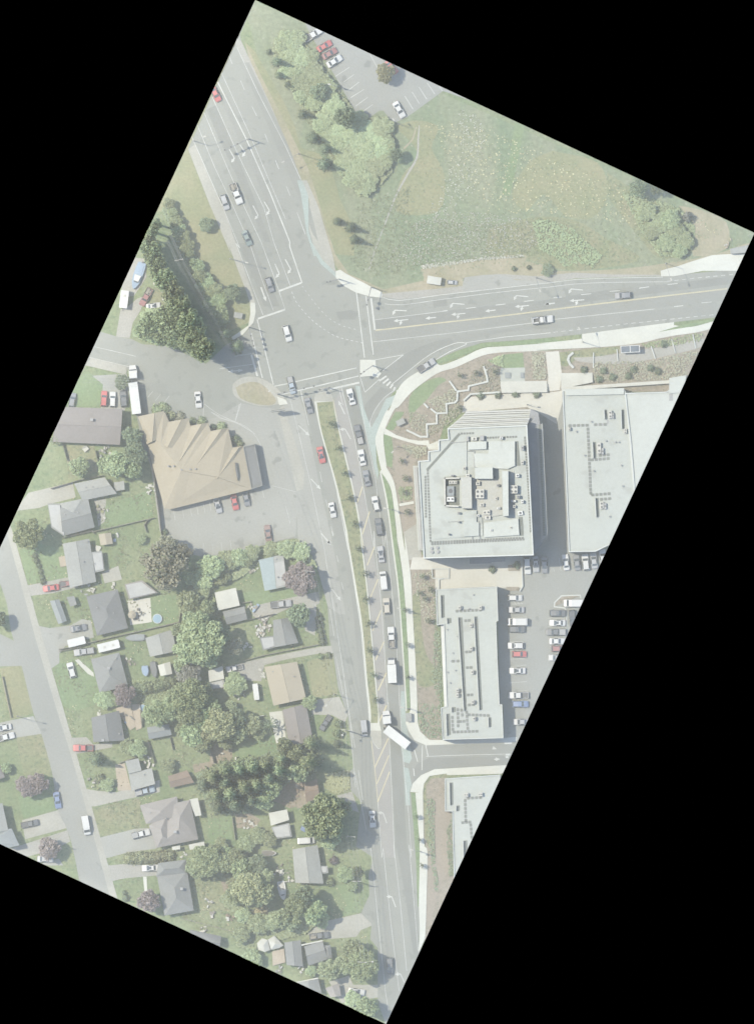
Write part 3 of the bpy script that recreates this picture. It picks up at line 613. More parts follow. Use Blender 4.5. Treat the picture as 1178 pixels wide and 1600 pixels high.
# rim of dark pavers and raised inner roof
ring = T_('300,385 690,368 697,420 645,430 652,580 605,590 700,1030 125,1055 103,605')
_P = P
def Pl(s): return [(x-c0[0], y-c0[1]) for x, y in _P(s)]
P = Pl
pv_ = MB()
for s in ('T 110,600 118,800 128,1050', 'T 96,640 100,900', 'T 130,1062 400,1048 705,1032', 'T 130,1050 400,1037 700,1022', 'T 310,383 395,380', 'T 380,412 660,402', 'T 705,400 728,720 742,990'):
    pads(s, .55, .22, z=H, mb=pv_)
part('walkway_paver', pv_, [M['paver'], M['steel']], tower)
mb = MB(); mb.prism(P('T 100,602 300,378 312,388 112,610'), H, H+.08); part('walkway_paver', mb, M['paver'], tower)
mb = MB(); mb.prism(P('T 120,615 310,400 350,400 350,640 215,650 215,830 290,850 440,850 450,1010 150,1030'), H, H+.3); part('roof_deck', mb, M['roof_white'], tower)
mb = MB(); mb.prism(P('T 395,505 480,505 490,430 645,430 645,580 600,600 400,590'), H, H+.9); part('roof_deck', mb, M['roof_white2'], tower)
mb = MB(); mb.prism(P('T 455,930 665,905 672,1005 455,1020'), H, H+.8); part('roof_deck', mb, M['roof_white2'], tower)
mb = MB(); mb.prism(P('T 330,860 410,855 410,925 425,930 425,1010 330,1015'), H+.3, H+.9); part('roof_deck', mb, M['roof_white'], tower)
for q, h, m in (('400,592 508,590 510,660 400,660', 3.2, 'roof_white2'), ('312,650 378,650 382,842 320,842', 3.0, 'roof_deck'), ('565,612 604,612 606,888 572,890', 3.4, 'roof_white2'),
                ('358,435 470,430 470,478 358,482', 1.1, 'roof_white2'), ('484,430 562,428 562,476 484,478', 1.0, 'roof_white2'), ('350,400 362,400 362,430 350,430', 1.0, 'steel'), ('430,395 455,395 455,425 430,425', 1.4, 'steel')):
    mb = MB(); mb.prism(P('T ' + q), H, H+h); part('penthouse', mb, M[m], tower)
mb = MB(); mb.prism(P('T 400,660 565,660 572,880 450,905 410,850 385,850 385,660'), H, H+.35); part('roof_deck', mb, M['roof_deck'], tower)
mb = MB()
for q in ('210,655 305,652 305,660 212,662', '210,655 218,655 222,826 214,828', '214,820 300,826 300,834 214,830'): mb.prism(P('T ' + q), H, H+1.7)
part('equipment_screen', mb, M['unit'], tower)
mb = MB(); mb.prism(P('T 220,663 304,663 304,822 222,820'), H, H+.06); part('equipment_floor', mb, M['paver'], tower)
mb = MB(); mb.prism(P('T 640,430 665,430 678,580 652,580'), H, H+.07); part('walkway_paver', mb, M['paver'], tower)
mb = MB(); mb.prism(P('T 668,895 692,895 698,1010 675,1010'), H, H+.07); part('walkway_paver', mb, M['paver'], tower)
mb = MB(); mb.prism(P('T 612,620 640,610 650,870 618,880'), H, H+.065); part('walkway_paver', mb, M['roof_deck'], tower)
hvac(tower, P('T 228,705 272,705 272,765 228,765'), H+.06, 1.0, 'r_blue', (1, 1)); hvac(tower, P('T 228,770 272,770 272,800 228,800'), H+.06, 1.3, 'white_metal', (2, 1))
hvac(tower, P('T 240,672 290,672 290,690 240,690'), H+.06, 1.2, 'unit', (3, 1))
hvac(tower, P('T 403,725 455,725 455,780 403,780'), H+.35, 1.8, 'unit', (2, 2)); hvac(tower, P('T 612,700 660,700 660,750 612,750'), H+.1, 1.8, 'unit', (2, 2))
hvac(tower, P('T 450,855 492,850 492,880 450,880'), H+.35, 1.1, 'unit', (2, 1)); hvac(tower, P('T 460,885 495,885 495,910 460,910'), H, 1.0, 'unit', (1, 1))
hvac(tower, P('T 405,680 430,675 430,700 405,700'), H+.35, 1.0, 'unit', (1, 1)); hvac(tower, P('T 620,790 650,790 650,803 620,803'), H+.1, 1.0, 'white_metal', (1, 1))
hvac(tower, P('T 430,810 455,810 455,830 430,830'), H+.35, .9, 'unit', (1, 1)); hvac(tower, P('T 660,860 690,855 695,880 665,885'), H, .8, 'white_metal', (1, 1))
for x, y in ((133, 1087), (168, 1083), (136, 1110), (172, 1108)):
    mb = MB(); a, = P('T %d,%d' % (x, y)); mb.tube((a[0], a[1], H), (a[0], a[1], H+.5), .45, n=8); part('roof_vent', mb, M['steel'], tower)
for q in ('235,925 380,918', '380,920 383,1030', '550,930 552,1010', '425,920 430,1030', '395,510 480,506', '250,440 350,432', '350,490 395,490 396,590'):
    a = P('T ' + q); mb = MB()
    for u, v in zip(a, a[1:]): mb.tube((*u, H+.42), (*v, H+.42), .09, n=5)
    part('roof_pipe', mb, M['steel'], tower)
for i, (x, y, a, b) in enumerate(((395,415,16,10), (560,410,10,8), (690,470,8,14), (690,560,8,12), (660,640,10,10), (665,770,9,9), (640,830,9,8), (690,800,7,9), (520,650,9,8), (430,640,0,0), (480,560,0,0), (540,700,8,8), (530,780,7,9), (545,840,9,7), (300,870,8,6), (360,700,0,0), (420,885,8,7), (260,640,9,5), (335,595,9,8), (355,640,10,9), (300,925,6,5), (620,960,7,6), (500,975,6,6), (240,1000,5,5))):
    if a: hvac(tower, P('T %d,%d %d,%d %d,%d %d,%d' % (x-a, y-b, x+a, y-b, x+a, y+b, x-a, y+b)), H+.2, .9 + .25*(i % 3), ('unit', 'white_metal', 'steel')[i % 3], (1, 1))
# stepped north terraces with sunshades
z = 13.6
for i, (q, h) in enumerate((('232,350 720,330 728,308 262,326', 13.4), ('262,326 728,308 738,285 290,302', 10.2), ('290,302 738,285 742,262 320,278', 7.0), ('320,278 742,262 744,232 348,246', 3.8))):
    q4 = P('T ' + q); mb = MB(); mb.prism(q4, 0, h); t = part('terrace', mb, M['wall_light' if i % 2 else 'roof_white2'], tower)
    a, b, c, d = (Vector(p) for p in q4); mb = MB()
    for k in (.75, .35):
        u = a.lerp(d, k); v = b.lerp(c, k); e = (d-a)*.09
        mb.prism([tuple(u-e), tuple(v-e), tuple(v+e), tuple(u+e)], h+.5, h+.62)
        for s_ in np.linspace(.02, .98, 14): w_ = u.lerp(v, float(s_)); mb.box(w_.x-.05, w_.y-.05, h, w_.x+.05, w_.y+.05, h+.5)
    part('sunshade', mb, M['white_metal'], t)
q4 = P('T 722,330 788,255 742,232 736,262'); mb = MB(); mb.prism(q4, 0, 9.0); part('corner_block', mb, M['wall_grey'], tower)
# east side: set-back storeys below the roof, walls greyed to deepen the tower's own shade
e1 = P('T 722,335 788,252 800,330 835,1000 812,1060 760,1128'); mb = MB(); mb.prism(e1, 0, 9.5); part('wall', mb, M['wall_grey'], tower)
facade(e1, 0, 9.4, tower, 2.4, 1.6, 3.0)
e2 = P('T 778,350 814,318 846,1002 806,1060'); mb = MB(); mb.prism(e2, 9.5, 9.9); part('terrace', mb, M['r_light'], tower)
mb = MB()
a, b = P('T 797,330 826,1010')
for k in range(46):
    t = (k+.5)/46; mb.box(a[0]+(b[0]-a[0])*t-.35, a[1]+(b[1]-a[1])*t-.3, 9.9, a[0]+(b[0]-a[0])*t+.35, a[1]+(b[1]-a[1])*t+.3, 10.05)
part('terrace_paver', mb, M['paver'], tower)
# west: lower canopy ledge
for q, h in (('20,580 50,580 88,1100 52,1100', 4.0), ('28,590 46,590 78,1090 60,1090', 4.3)):
    mb = MB(); mb.prism(P('T ' + q), 0 if h < 4.2 else 4.0, h); part('entrance_ledge', mb, M['roof_white2' if h < 4.2 else 'wall_light'], tower)
for q in ('112,492 170,486 170,420 178,480 112,545', ):
    pass
mb = MB(); mb.prism(P('T 365,1150 585,1140 585,1168 500,1172 500,1180 368,1182'), 3.0, 3.3); part('entrance_canopy', mb, M['steel'], tower)

# --- wide low building east of the alley
P = _P; c0 = wm((930, 730)); 
def Pl(s): return [(x-c0[0], y-c0[1]) for x, y in _P(s)]
H = 7.5
low = thing('commercial_building', 'wide low white roofed building across the alley from the tower, cut by the picture edge', 'commercial building', c0)
P = Pl
for q, h in (('C0 878,609.5 975,608 977,612 984,690 996,830 930,862 888,862.7', H), ('C0 975.5,614 1040,612 1062,600 1062,700 996,830 984,690', H+.5)):
    mb = MB(); mb.prism(P(q), 0, h-.3); part('wall', mb, M['wall_light'], low); mb = MB(); mb.prism(P(q), h-.3, h); part('roof', mb, M['roof_white' if h == H else 'roof_white2'], low)
    parapet(P(q), h, .4, .3, 'parapet', M['parapet'], low); facade(P(q), 0, h-1, low)
mb = MB(); mb.prism(P('C0 882,608 974.5,606.5 974.5,616 883,618'), H, H+.8); part('roof_step', mb, M['roof_white2'], low)
mb = MB(); mb.prism(P('Q2 838,320 960,300 940,420 838,430'), 0, 8.6); part('stair_tower', mb, M['roof_white2'], low)
mb = MB(); mb.prism(P('Q2 838,432 862,430 864,480 838,482'), H+.5, H+.6); part('roof_hatch', mb, M['steel'], low)
pv_ = MB()
for s in ('Q3 165,155 370,150', 'Q3 410,146 545,142', 'Q3 357,170 372,500 385,820', 'Q3 385,822 580,808', 'Q3 380,485 570,470', 'Q3 460,440 570,434', 'Q3 470,865 585,855', 'Q3 550,100 548,135'):
    pads(s, .78, .26, z=H, mb=pv_); pads(s.replace('Q3', 'Q3'), .7, .3, z=H+.01, mb=pv_) if False else None
part('walkway_paver', pv_, [M['paver'], M['steel']], low)
for q in ('680,0 706,0 712,180 686,182', '516,0 540,0 548,88 522,90', '405,312 434,312 440,462 412,466', '430,850 460,850 468,1030 440,1032'):
    mb = MB(); mb.prism(P('Q3 ' + q), H, H+.06); part('roof_shade_strip', mb, M['dark_metal' if False else 'paver'], low)  # dark strip painted on the shadow side of each roof screen
    a = P('Q3 ' + q); mb = MB(); mb.prism([a[3], a[0], (a[0][0]-.35, a[0][1]), (a[3][0]-.35, a[3][1])], H, H+1.2); part('roof_screen', mb, M['roof_white2'], low)
for q in ('555,15 585,10 590,80 558,85', '445,320 480,318 484,420 448,425', '470,890 505,888 508,950 474,955', '168,168 188,168 190,200 170,202', '700,185 730,185 730,228 700,228'):
    hvac(low, P('Q3 ' + q), H, 1.2, 'unit', (1, 2))
for q in ('590,30 605,30 608,85 592,88', '488,370 508,370 510,430 488,432', '512,900 532,900 534,955 514,958'):
    hvac(low, P('Q3 ' + q), H, .9, 'steel', (1, 1))
for x, y in ((620, 312), (652, 312), (325, 440), (412, 590), (678, 537), (690, 735), (245, 210), (390, 115), (565, 1028), (528, 300)):
    a, = P('Q3 %d,%d' % (x, y)); mb = MB(); mb.tube((*a, H), (*a, H+.7), .25, n=8); part('roof_vent', mb, M['steel'], low)

# --- long two storey building
P = _P; c0 = wm((735, 1035)); H = 6.3
long_ = thing('office_building', 'long narrow white roofed building with two painted dark shade strips on the roof beside the parking lot', 'office building', c0)
P = Pl
lp = P('B 222,225 575,208 582,405 570,410 578,640 590,885 605,885 612,1080 262,1090 252,905 285,895 268,425 230,430')
mb = MB(); mb.prism(lp, 0, H-.3); part('wall', mb, M['wall_light'], long_); mb = MB(); mb.prism(lp, H-.3, H); part('roof', mb, M['roof_white'], long_)
parapet(lp, H, .35, .22, 'parapet', M['parapet'], long_); facade(lp, 0, H-.5, long_)
mb = MB(); mb.prism(P('B 252,428 268,425 285,895 272,900'), H-2.4, H-1.6); part('sun_canopy', mb, M['white_metal'], long_)
for q in ('352,385 376,385 402,920 386,922', '445,380 464,380 492,915 474,918', '252,258 272,256 275,385 255,386', '284,940 304,938 310,1060 288,1064', '288,390 312,388 314,418 290,420', '315,902 338,900 338,928 316,930', '526,960 542,960 544,1015 528,1016'):
    a = P('B ' + q); mb = MB(); mb.prism(a, H, H+.06); part('roof_shade_strip', mb, M['paver'], long_)  # dark strips painted in for the shade of the raised screens
    mb = MB(); mb.prism([a[3], a[0], (a[0][0]-.25, a[0][1]), (a[3][0]-.25, a[3][1])], H, H+1.0); part('roof_screen', mb, M['roof_white2'], long_)
pv_ = MB()
for s in ('B 335,350 490,342', 'B 385,405 425,402', 'B 390,585 430,582', 'B 310,638 365,636', 'B 395,675 435,673', 'B 400,832 440,830', 'B 405,890 450,886', 'B 318,1045 470,1040', 'B 405,945 535,950', 'B 400,920 408,1035', 'B 350,905 352,1020', 'B 318,950 322,1040', 'B 355,985 395,982', 'B 370,905 378,960'):
    pads(s, .75, .22, z=H, mb=pv_)
part('walkway_paver', pv_, [M['paver'], M['steel']], long_)
for x, y in ((430, 430), (430, 565), (436, 700), (440, 872), (447, 968), (364, 330), (484, 330), (352, 805), (352, 832)):
    hvac(long_, P('B %d,%d %d,%d %d,%d %d,%d' % (x-12, y-11, x+3, y-11, x+3, y+11, x-12, y+11)), H, 1.3, 'unit', (1, 1)); hvac(long_, P('B %d,%d %d,%d %d,%d %d,%d' % (x+3.5, y-10, x+10, y-10, x+10, y+8, x+3.5, y+8)), H, .9, 'steel', (1, 1))
for x, y in ((438, 255), (415, 335), (288, 455), (320, 590), (335, 690), (305, 762), (290, 700), (345, 495)):
    a, = P('B %d,%d' % (x, y)); mb = MB(); mb.tube((*a, H), (*a, H+.6), .22, n=8); part('roof_vent', mb, M['steel'], long_)

# --- building at the bottom right
P = _P; c0 = wm((735, 1270)); H = 6.3
bot = thing('office_building', 'white roofed building south of the side street, sliced off diagonally', 'office building', c0)
P = Pl
bp = P('G5 360,520 690,497 690,640 560,900 425,1180 415,1100 405,716 362,715')
mb = MB(); mb.prism(bp, 0, H-.3); part('wall', mb, M['wall_light'], bot); mb = MB(); mb.prism(bp, H-.3, H); part('roof', mb, M['roof_white'], bot)
parapet(bp, H, .35, .22, 'parapet', M['parapet'], bot); facade(bp, 0, H-.5, bot)
for q in ('390,545 410,543 412,675 393,677', '430,682 450,680 450,712 430,712', '472,890 494,888 500,990 475,1000'):
    mb = MB(); a = P('G5 ' + q); mb.prism(a, H, H+.06); part('roof_shade_strip', mb, M['paver'], bot)  # screen shade painted as a dark strip
    mb = MB(); mb.prism([a[3], a[0], (a[0][0]-.25, a[0][1]), (a[3][0]-.25, a[3][1])], H, H+1.0); part('roof_screen', mb, M['roof_white2'], bot)
pv_ = MB()
for s in ('G5 482,640 486,780', 'G5 490,638 585,632', 'G5 458,783 520,778', 'G5 514,785 522,880'): pads(s, .75, .22, z=H, mb=pv_)
part('walkway_paver', pv_, [M['paver'], M['steel']], bot)
for x, y in ((490, 618), (575, 615)): hvac(bot, P('G5 %d,%d %d,%d %d,%d %d,%d' % (x-14, y-12, x+10, y-12, x+10, y+10, x-14, y+10)), H, 1.2, 'unit', (2, 1))
mb = MB(); mb.prism(P('G5 405,720 415,720 425,1175 416,1175'), H-2.4, H-1.6); part('sun_canopy', mb, M['white_metal'], bot)
P = _P

# ---------------------------------------------------------------- pitched roofs
def quadroof(poly, kind, e, r, inset=.35, ovh=.35):
    """poly: 4 eave corners (local). ridge runs from side 0-1 to side 2-3. returns roof MB (solid shell)"""
    q = [Vector((*p, e)) for p in poly]
    m0 = (q[0]+q[1])/2; m1 = (q[2]+q[3])/2
    if kind == 'hip':
        L = (m1-m0).length; wdt = ((q[1]-q[0]).length + (q[3]-q[2]).length)/4; k = min(wdt / L, .48) if inset is None else inset
        m0, m1 = m0.lerp(m1, k), m1.lerp(m0, k)
    if kind == 'shed': z = (e, e, r, r); q2 = [Vector((p.x, p.y, zz)) for p, zz in zip(q, z)]; top = q2; fs = [(0,1,2,3)]; vs = top
    elif kind == 'flat': vs = [Vector((p.x, p.y, r)) for p in q]; fs = [(0,1,2,3)]
    else:
        m0.z = m1.z = r; vs = q + [m0, m1]; fs = [(0,1,4), (1,2,5,4), (2,3,5), (3,0,4,5)]
    a = sum(poly[i][0]*poly[(i+1)%4][1]-poly[(i+1)%4][0]*poly[i][1] for i in range(4))
    if a < 0: fs = [f[::-1] for f in fs]
    n = len(vs); t = .16; mb = MB()
    low = [v - Vector((0, 0, t)) for v in vs]
    rim = [(i, (i+1) % 4, n+(i+1) % 4, n+i) for i in range(4)]
    if a >= 0: rim = [f[::-1] for f in rim]
    mb.add(vs + low, fs + [tuple(n+i for i in f[::-1]) for f in fs] + rim); return mb
def shrink(poly, d):
    c = (sum(p[0] for p in poly)/len(poly), sum(p[1] for p in poly)/len(poly)); out = []
    for x, y in poly:
        L = math.hypot(x-c[0], y-c[1]); out.append((c[0]+(x-c[0])*max(.6, 1-d*1.3/L), c[1]+(y-c[1])*max(.6, 1-d*1.3/L)))
    return out
def house(name, label, cat, blocks, chimneys=(), vents=(), wall='wall_light', windows=True, group=None):
    """blocks: (photo corners, roof kind, eave height, ridge height, roof material[, wall material])"""
    allp = [p for b in blocks for p in _P(b[0])]
    c = (sum(p[0] for p in allp)/len(allp), sum(p[1] for p in allp)/len(allp))
    t = thing(name, label, cat, c, group=group); z_ = .0
    for bi, b in enumerate(blocks):
        q = [(x-c[0], y-c[1]) for x, y in _P(b[0])]; kind, e, r, rm = b[1:5]; e += .01*bi; r += .013*bi
        inn = shrink(q, .4); mb = MB()
        mb.prism(inn, 0, e-.02 if kind != 'flat' else r-.2)
        if kind == 'gable':                                    # gable triangles
            for (i, j) in ((0, 1), (2, 3)):
                u = Vector((*inn[i], e-.02)); v = Vector((*inn[j], e-.02)); m_ = (u+v)/2; m_.z = r-.3; d = Vector((0,0,0))
                cx = Vector((sum(p[0] for p in inn)/4, sum(p[1] for p in inn)/4, 0)); nn = (cx - Vector((m_.x, m_.y, 0))).normalized()*.15
                mb.add([u, v, m_, u+nn, v+nn, m_+nn], [(0,1,2), (5,4,3), (0,3,4,1), (1,4,5,2), (2,5,3,0)])
        part('wall', mb, M[b[5] if len(b) > 5 else wall], t)
        ro = part('roof', quadroof(q, kind, e, r, None), M[rm], t)
        if kind in ('gable', 'hip') and math.dist(q[1], q[2]) > 5:   # ridge cap
            q_ = [Vector((*p, 0)) for p in q]; m0 = (q_[0]+q_[1])/2; m1 = (q_[2]+q_[3])/2
            if kind == 'hip': wdt = ((q_[1]-q_[0]).length+(q_[3]-q_[2]).length)/4; k = min(wdt/(m1-m0).length, .48); m0, m1 = m0.lerp(m1, k), m1.lerp(m0, k)
            mb = MB(); mb.tube((m0.x, m0.y, r+.0), (m1.x, m1.y, r+.0), .11, n=5); part('ridge_cap', mb, M[rm], ro)
        if windows and bi < 3:
            for i in range(4):
                u = Vector(inn[i]); v = Vector(inn[(i+1) % 4]); L = (v-u).length
                if L < 3.5: continue
                d = (v-u)/L
                for s_ in (.28, .72):
                    cc = u + d*(L*s_)
                    if bi == 0 and i == 1 and s_ == .28:
                        mb = MB(); mb.obox(tuple(cc), tuple(d), .45, .05, .05, 2.1); part('door', mb, M['wood_dark'], t)
                    else:
                        mb = MB(); mb.obox(tuple(cc), tuple(d), .6, .05, 1.0, min(2.1, e-.25)); part('window', mb, M['glass'], t)
    for s, h in chimneys:
        x, y = _P(s)[0]; x -= c[0]; y -= c[1]; mb = MB(); mb.box(x-.35, y-.3, 2, x+.35, y+.3, h); ch = part('chimney', mb, M['r_redbrown'] if h < 90 else M['unit'], t)
        mb = MB(); mb.box(x-.42, y-.37, h, x+.42, y+.37, h+.1); part('chimney_cap', mb, M['steel'], ch)
    for s, h in vents:
        x, y = _P(s)[0]; x -= c[0]; y -= c[1]; mb = MB(); mb.tube((x, y, 2.2), (x, y, h), .2, n=8); part('roof_vent', mb, M['steel'], t)
    return t
# --- restaurant with saw-tooth gables
c0 = wm((300, 725)); H = 3.6
def Pl(s): return [(x-c0[0], y-c0[1]) for x, y in _P(s)]
rest = thing('restaurant_building', 'tan roofed building with a saw tooth row of gables along its front', 'building', c0)
ol = Pl('R2 400,268 520,242 540,292 632,276 642,310 722,296 736,334 815,320 836,412 884,404 924,602 552,694 522,690 470,500 430,345')
mb = MB(); mb.prism(shrink(ol, .5), 0, H-.1); part('wall', mb, M['wall_tan'], rest)
rd = Pl('R2 505,400 600,515 770,545')
vs = [Vector((*p, H)) for p in ol] + [Vector((*rd[0], 5.4)), Vector((*rd[1], 6.4)), Vector((*rd[2], 6.0))]
n = len(ol); A, B_, C_ = n, n+1, n+2
fs = [(0, A, 1), (1, A, 2), (2, A, 3), (3, A, 4), (4, A, B_), (4, B_, 5), (5, B_, 6), (6, B_, 7), (7, B_, C_), (7, C_, 8), (8, C_, 9), (9, C_, 10), (10, C_, B_, 11), (11, B_, 12), (12, B_, A, 13), (13, A, 14), (14, A, 0)]
mb = MB(); mb.add(vs + [v - Vector((0, 0, .2)) for v in vs], fs + [tuple(n+3+i for i in f[::-1]) for f in fs] + [(i, (i+1) % n, n+3+(i+1) % n, n+3+i) for i in range(n)])
part('roof', mb, M['r_tan'], rest)
for q in ('405,266 520,242 492,372 440,395', '545,292 634,276 575,420 500,395', '646,310 724,296 610,505 555,470', '738,334 816,320 690,520 610,520', '832,420 884,404 800,545 730,560'):
    a = Pl('R2 ' + q); f1, f2, b2, b1 = (Vector((*p, H+.02)) for p in a)
    r0 = f1.lerp(f2, .62); r0.z = 4.7; bk = b1.lerp(b2, .5); bk.z = 6.0; b1.z = 4.6; b2.z = 4.7
    mb = MB(); mb.add([f1, f2, r0, b1, b2, bk], [(0, 2, 5, 3), (2, 1, 4, 5), (0, 1, 2)]); gb = part('gable', mb, M['r_tan'], rest)
    mb = MB(); mb.tube(r0, bk, .1, n=5); part('ridge_cap', mb, M['r_tan'], gb)
mb = MB(); mb.prism(Pl('R2 884,406 938,394 974,586 922,602'), 0, 3.3); part('wall', mb, M['wall_grey'], rest)
mb = MB(); mb.prism(Pl('R2 886,406 936,395 972,585 923,600'), 3.3, 3.55); fl = part('flat_roof', mb, M['r_dark'], rest)
parapet(Pl('R2 884,406 938,394 974,586 922,602'), 3.3, .7, .22, 'parapet', M['r_grey'], rest)
for q in ('846,478 852,480 862,540 858,562 848,510',): mb = MB(); mb.prism(Pl('R2 ' + q), 4.6, 5.5); part('roof_louvre', mb, M['dark_metal'], rest)
for x, y in ((565, 495), (540, 495), (640, 510), (665, 508), (600, 512)):
    a, = Pl('R2 %d,%d' % (x, y)); mb = MB(); mb.tube((*a, 5), (*a, 6.8), .25, n=8); part('roof_vent', mb, M['steel'], rest)
for i in range(8):
    a, = Pl('R2 %g,%g' % (580 + i*42, 684 - i*10.5)); mb = MB(); mb.box(a[0]-.7, a[1]-.1+.65, .9, a[0]+.7, a[1]+.75, 2.2); part('window', mb, M['glass'], rest)

# --- houses and sheds
house('house', 'large brown flat-looking gable roof west of the tan saw tooth building', 'house', [('R2 30,222 330,232 318,398 10,384'.replace('30,222 330,232 318,398 10,384', '10,384 20,222 330,232 318,398'), 'gable', 4.2, 5.6, 'r_brown')], chimneys=[('R2 188,282', 6.4)])
house('house', 'grey patched shed-roofed house with white skylights beside the long concrete drive', 'house', [('H3 490,150 545,262 770,215 690,108', 'gable', 3.0, 3.9, 'r_light'), ('H3 750,142 758,200 822,190 818,132', 'shed', 2.2, 2.6, 'r_light')], vents=[('H3 565,175', 4.2), ('H3 610,170', 4.2), ('H3 640,178', 4.2), ('H3 580,190', 4.1)])
house('house', 'grey cross-gabled house with a white diagonal valley strip', 'house', [('H3 395,300 415,495 625,437 582,252', 'gable', 3.1, 4.9, 'r_grey'), ('H3 315,280 340,440 430,500 400,280', 'shed', 3.6, 2.9, 'r_light'), ('H3 395,280 460,400 560,380 540,250', 'hip', 3.2, 4.4, 'r_light')], vents=[('H3 428,352', 4.6), ('H3 515,340', 4.9)])
house('house', 'pale grey L-shaped house behind the two red vehicles', 'house', [('H3 590,512 415,545 462,835 635,795', 'gable', 3.0, 4.1, 'r_light'), ('H3 605,600 672,592 690,720 625,735', 'shed', 2.9, 2.6, 'r_light')], vents=[('H3 550,662', 4.6), ('H3 620,675', 3.6), ('H3 575,530', 4.0)])
house('house', 'dark grey hip-roofed house between the red pickup and the covered boat', 'house', [('H3 570,890 775,845 845,1100 640,1150', 'hip', 3.1, 4.8, 'r_dark'), ('H3 935,785 820,812 850,912 1040,868', 'shed', 2.9, 2.5, 'r_warm')], vents=[('H3 640,965', 4.6), ('H3 748,1000', 4.5)])
house('shed', 'long blue-grey shed in the front yard beside the smaller shed', 'shed', [('H3 330,922 392,910 442,1052 386,1074', 'gable', 2.4, 3.1, 'r_blue')], windows=False)
house('shed', 'small square grey shed next to the long blue-grey one', 'shed', [('H3 440,897 490,888 508,945 465,960', 'shed', 2.2, 2.5, 'r_grey')], windows=False)
house('shed', 'tan canopy roof over the patio beside the pale L-shaped house', 'canopy', [('H3 650,482 730,472 745,545 664,556', 'gable', 2.2, 2.9, 'r_beige')], windows=False)
house('house', 'green-grey hip-roofed house with a curved white garden path', 'house', [('H5 880,92 672,140 735,388 945,340', 'hip', 3.1, 4.6, 'r_grey')], chimneys=[('H5 802,208', 5.2)], vents=[('H5 855,135', 4.2)])
house('shed', 'pale grey gable garage south of the round pool', 'garage', [('H4 -10,695 155,642 180,776 20,810', 'gable', 2.7, 3.7, 'r_light')])
house('house', 'dark two-tone gable house beside the cedar deck', 'house', [('H5 675,572 880,520 922,740 690,752', 'gable', 3.0, 4.6, 'r_dark')], chimneys=[('H5 760,738', 4.5)], vents=[('H5 880,690', 4.4)])
house('house', 'pale grey house with a notched corner and a white patio', 'house', [('H5 925,892 1022,870 1045,960 950,985', 'flat', 3.0, 3.6, 'r_light'), ('H5 950,985 1120,942 1145,1060 970,1110', 'shed', 3.0, 3.7, 'r_light')], vents=[('H5 1060,990', 3.9)])
house('shed', 'brown gable shed at the west end of the big conifer clump', 'shed', [('H7 285,692 302,775 470,738 420,650', 'gable', 2.4, 3.2, 'r_redbrown')], windows=False)
house('shed', 'blue-grey gable shed under the green garden trees', 'shed', [('H7 135,346 150,432 312,400 290,322', 'gable', 2.4, 3.4, 'r_blue')], windows=False)
house('house', 'large warm grey many-hipped house with a white flat roof on its side', 'house', [('H7 85,897 350,835 372,1010 130,1030', 'hip', 3.2, 5.0, 'r_warm'), ('H7 320,885 440,860 500,1140 205,1200', 'hip', 3.3, 5.6, 'r_warm'), ('H7 150,1040 280,960 330,1170 205,1200', 'hip', 3.2, 5.2, 'r_warm'), ('H7 435,857 496,846 522,970 478,976', 'flat', 2.8, 3.1, 'r_white'), ('H7 432,1176 540,1155 545,1190 440,1215', 'flat', 2.0, 2.4, 'r_white'), ('H7 312,1192 370,1182 372,1210 316,1216', 'flat', 2.0, 2.3, 'r_white')], chimneys=[('H7 336,1085', 6.2)], vents=[('H7 270,990', 5.0), ('H7 160,950', 4.4), ('H7 200,935', 4.3), ('H7 345,1055', 5.4)])
house('house', 'blue-grey house at the left picture edge with a tall shaded side', 'house', [('H6 -250,300 20,248 62,440 -200,500', 'gable', 4.8, 6.6, 'r_light'), ('H6 -200,470 86,428 140,548 -180,620', 'hip', 4.6, 6.2, 'r_blue')])
house('house', 'grey hip-roofed house beside the maroon tree at the bottom edge', 'house', [('H8 200,320 215,220 410,195 425,300', 'hip', 3.3, 4.9, 'r_grey'), ('H8 205,300 420,275 468,556 260,592', 'hip', 3.3, 5.2, 'r_grey')], chimneys=[('H8 380,402', 5.6)])
house('house', 'grey gable roof at the bottom edge, cut diagonally', 'house', [('H8 440,690 440,860 650,830 662,738', 'gable', 3.2, 4.6, 'r_dark')], wall='wall_light')
house('house', 'teal metal and white roofed cottage beside the maroon tree', 'house', [('H4 775,195 685,216 722,406 792,392', 'shed', 2.9, 2.9, 'r_teal'), ('H4 776,194 836,180 862,376 793,392', 'shed', 3.0, 2.9, 'r_light')], vents=[('H4 800,320', 3.8), ('H4 790,210', 3.6)], windows=True)
house('cottage', 'small white square-roofed cottage joined to a grey annex', 'cottage', [('H4 415,416 545,386 570,495 436,526', 'flat', 2.7, 3.3, 'r_white'), ('H4 463,532 490,612 616,580 598,500', 'gable', 2.4, 3.2, 'r_grey')])
house('house', 'grey-brown gable house with clutter along its back', 'house', [('H4 870,572 692,690 712,772 928,725'.replace('870,572 692,690 712,772 928,725', '772,585 870,570 928,725 778,752'), 'gable', 2.9, 4.2, 'r_grey'), ('H4 690,692 780,680 790,750 712,772', 'shed', 2.9, 2.6, 'r_grey')])
house('shed', 'white boxy shed with a grey lean-to beside the parked white pickup', 'shed', [('H4 376,896 464,866 474,945 382,965', 'flat', 2.6, 3.0, 'r_white'), ('H4 386,968 470,948 486,1000 400,1010', 'shed', 2.4, 2.0, 'r_light')], windows=False)
house('house', 'beige low-gabled house beside the dry square lawn', 'house', [('H4 920,840 720,872 776,1110 976,1066', 'gable', 3.2, 4.2, 'r_beige')], vents=[('H4 900,930', 4.3), ('H4 770,900', 4.0)])
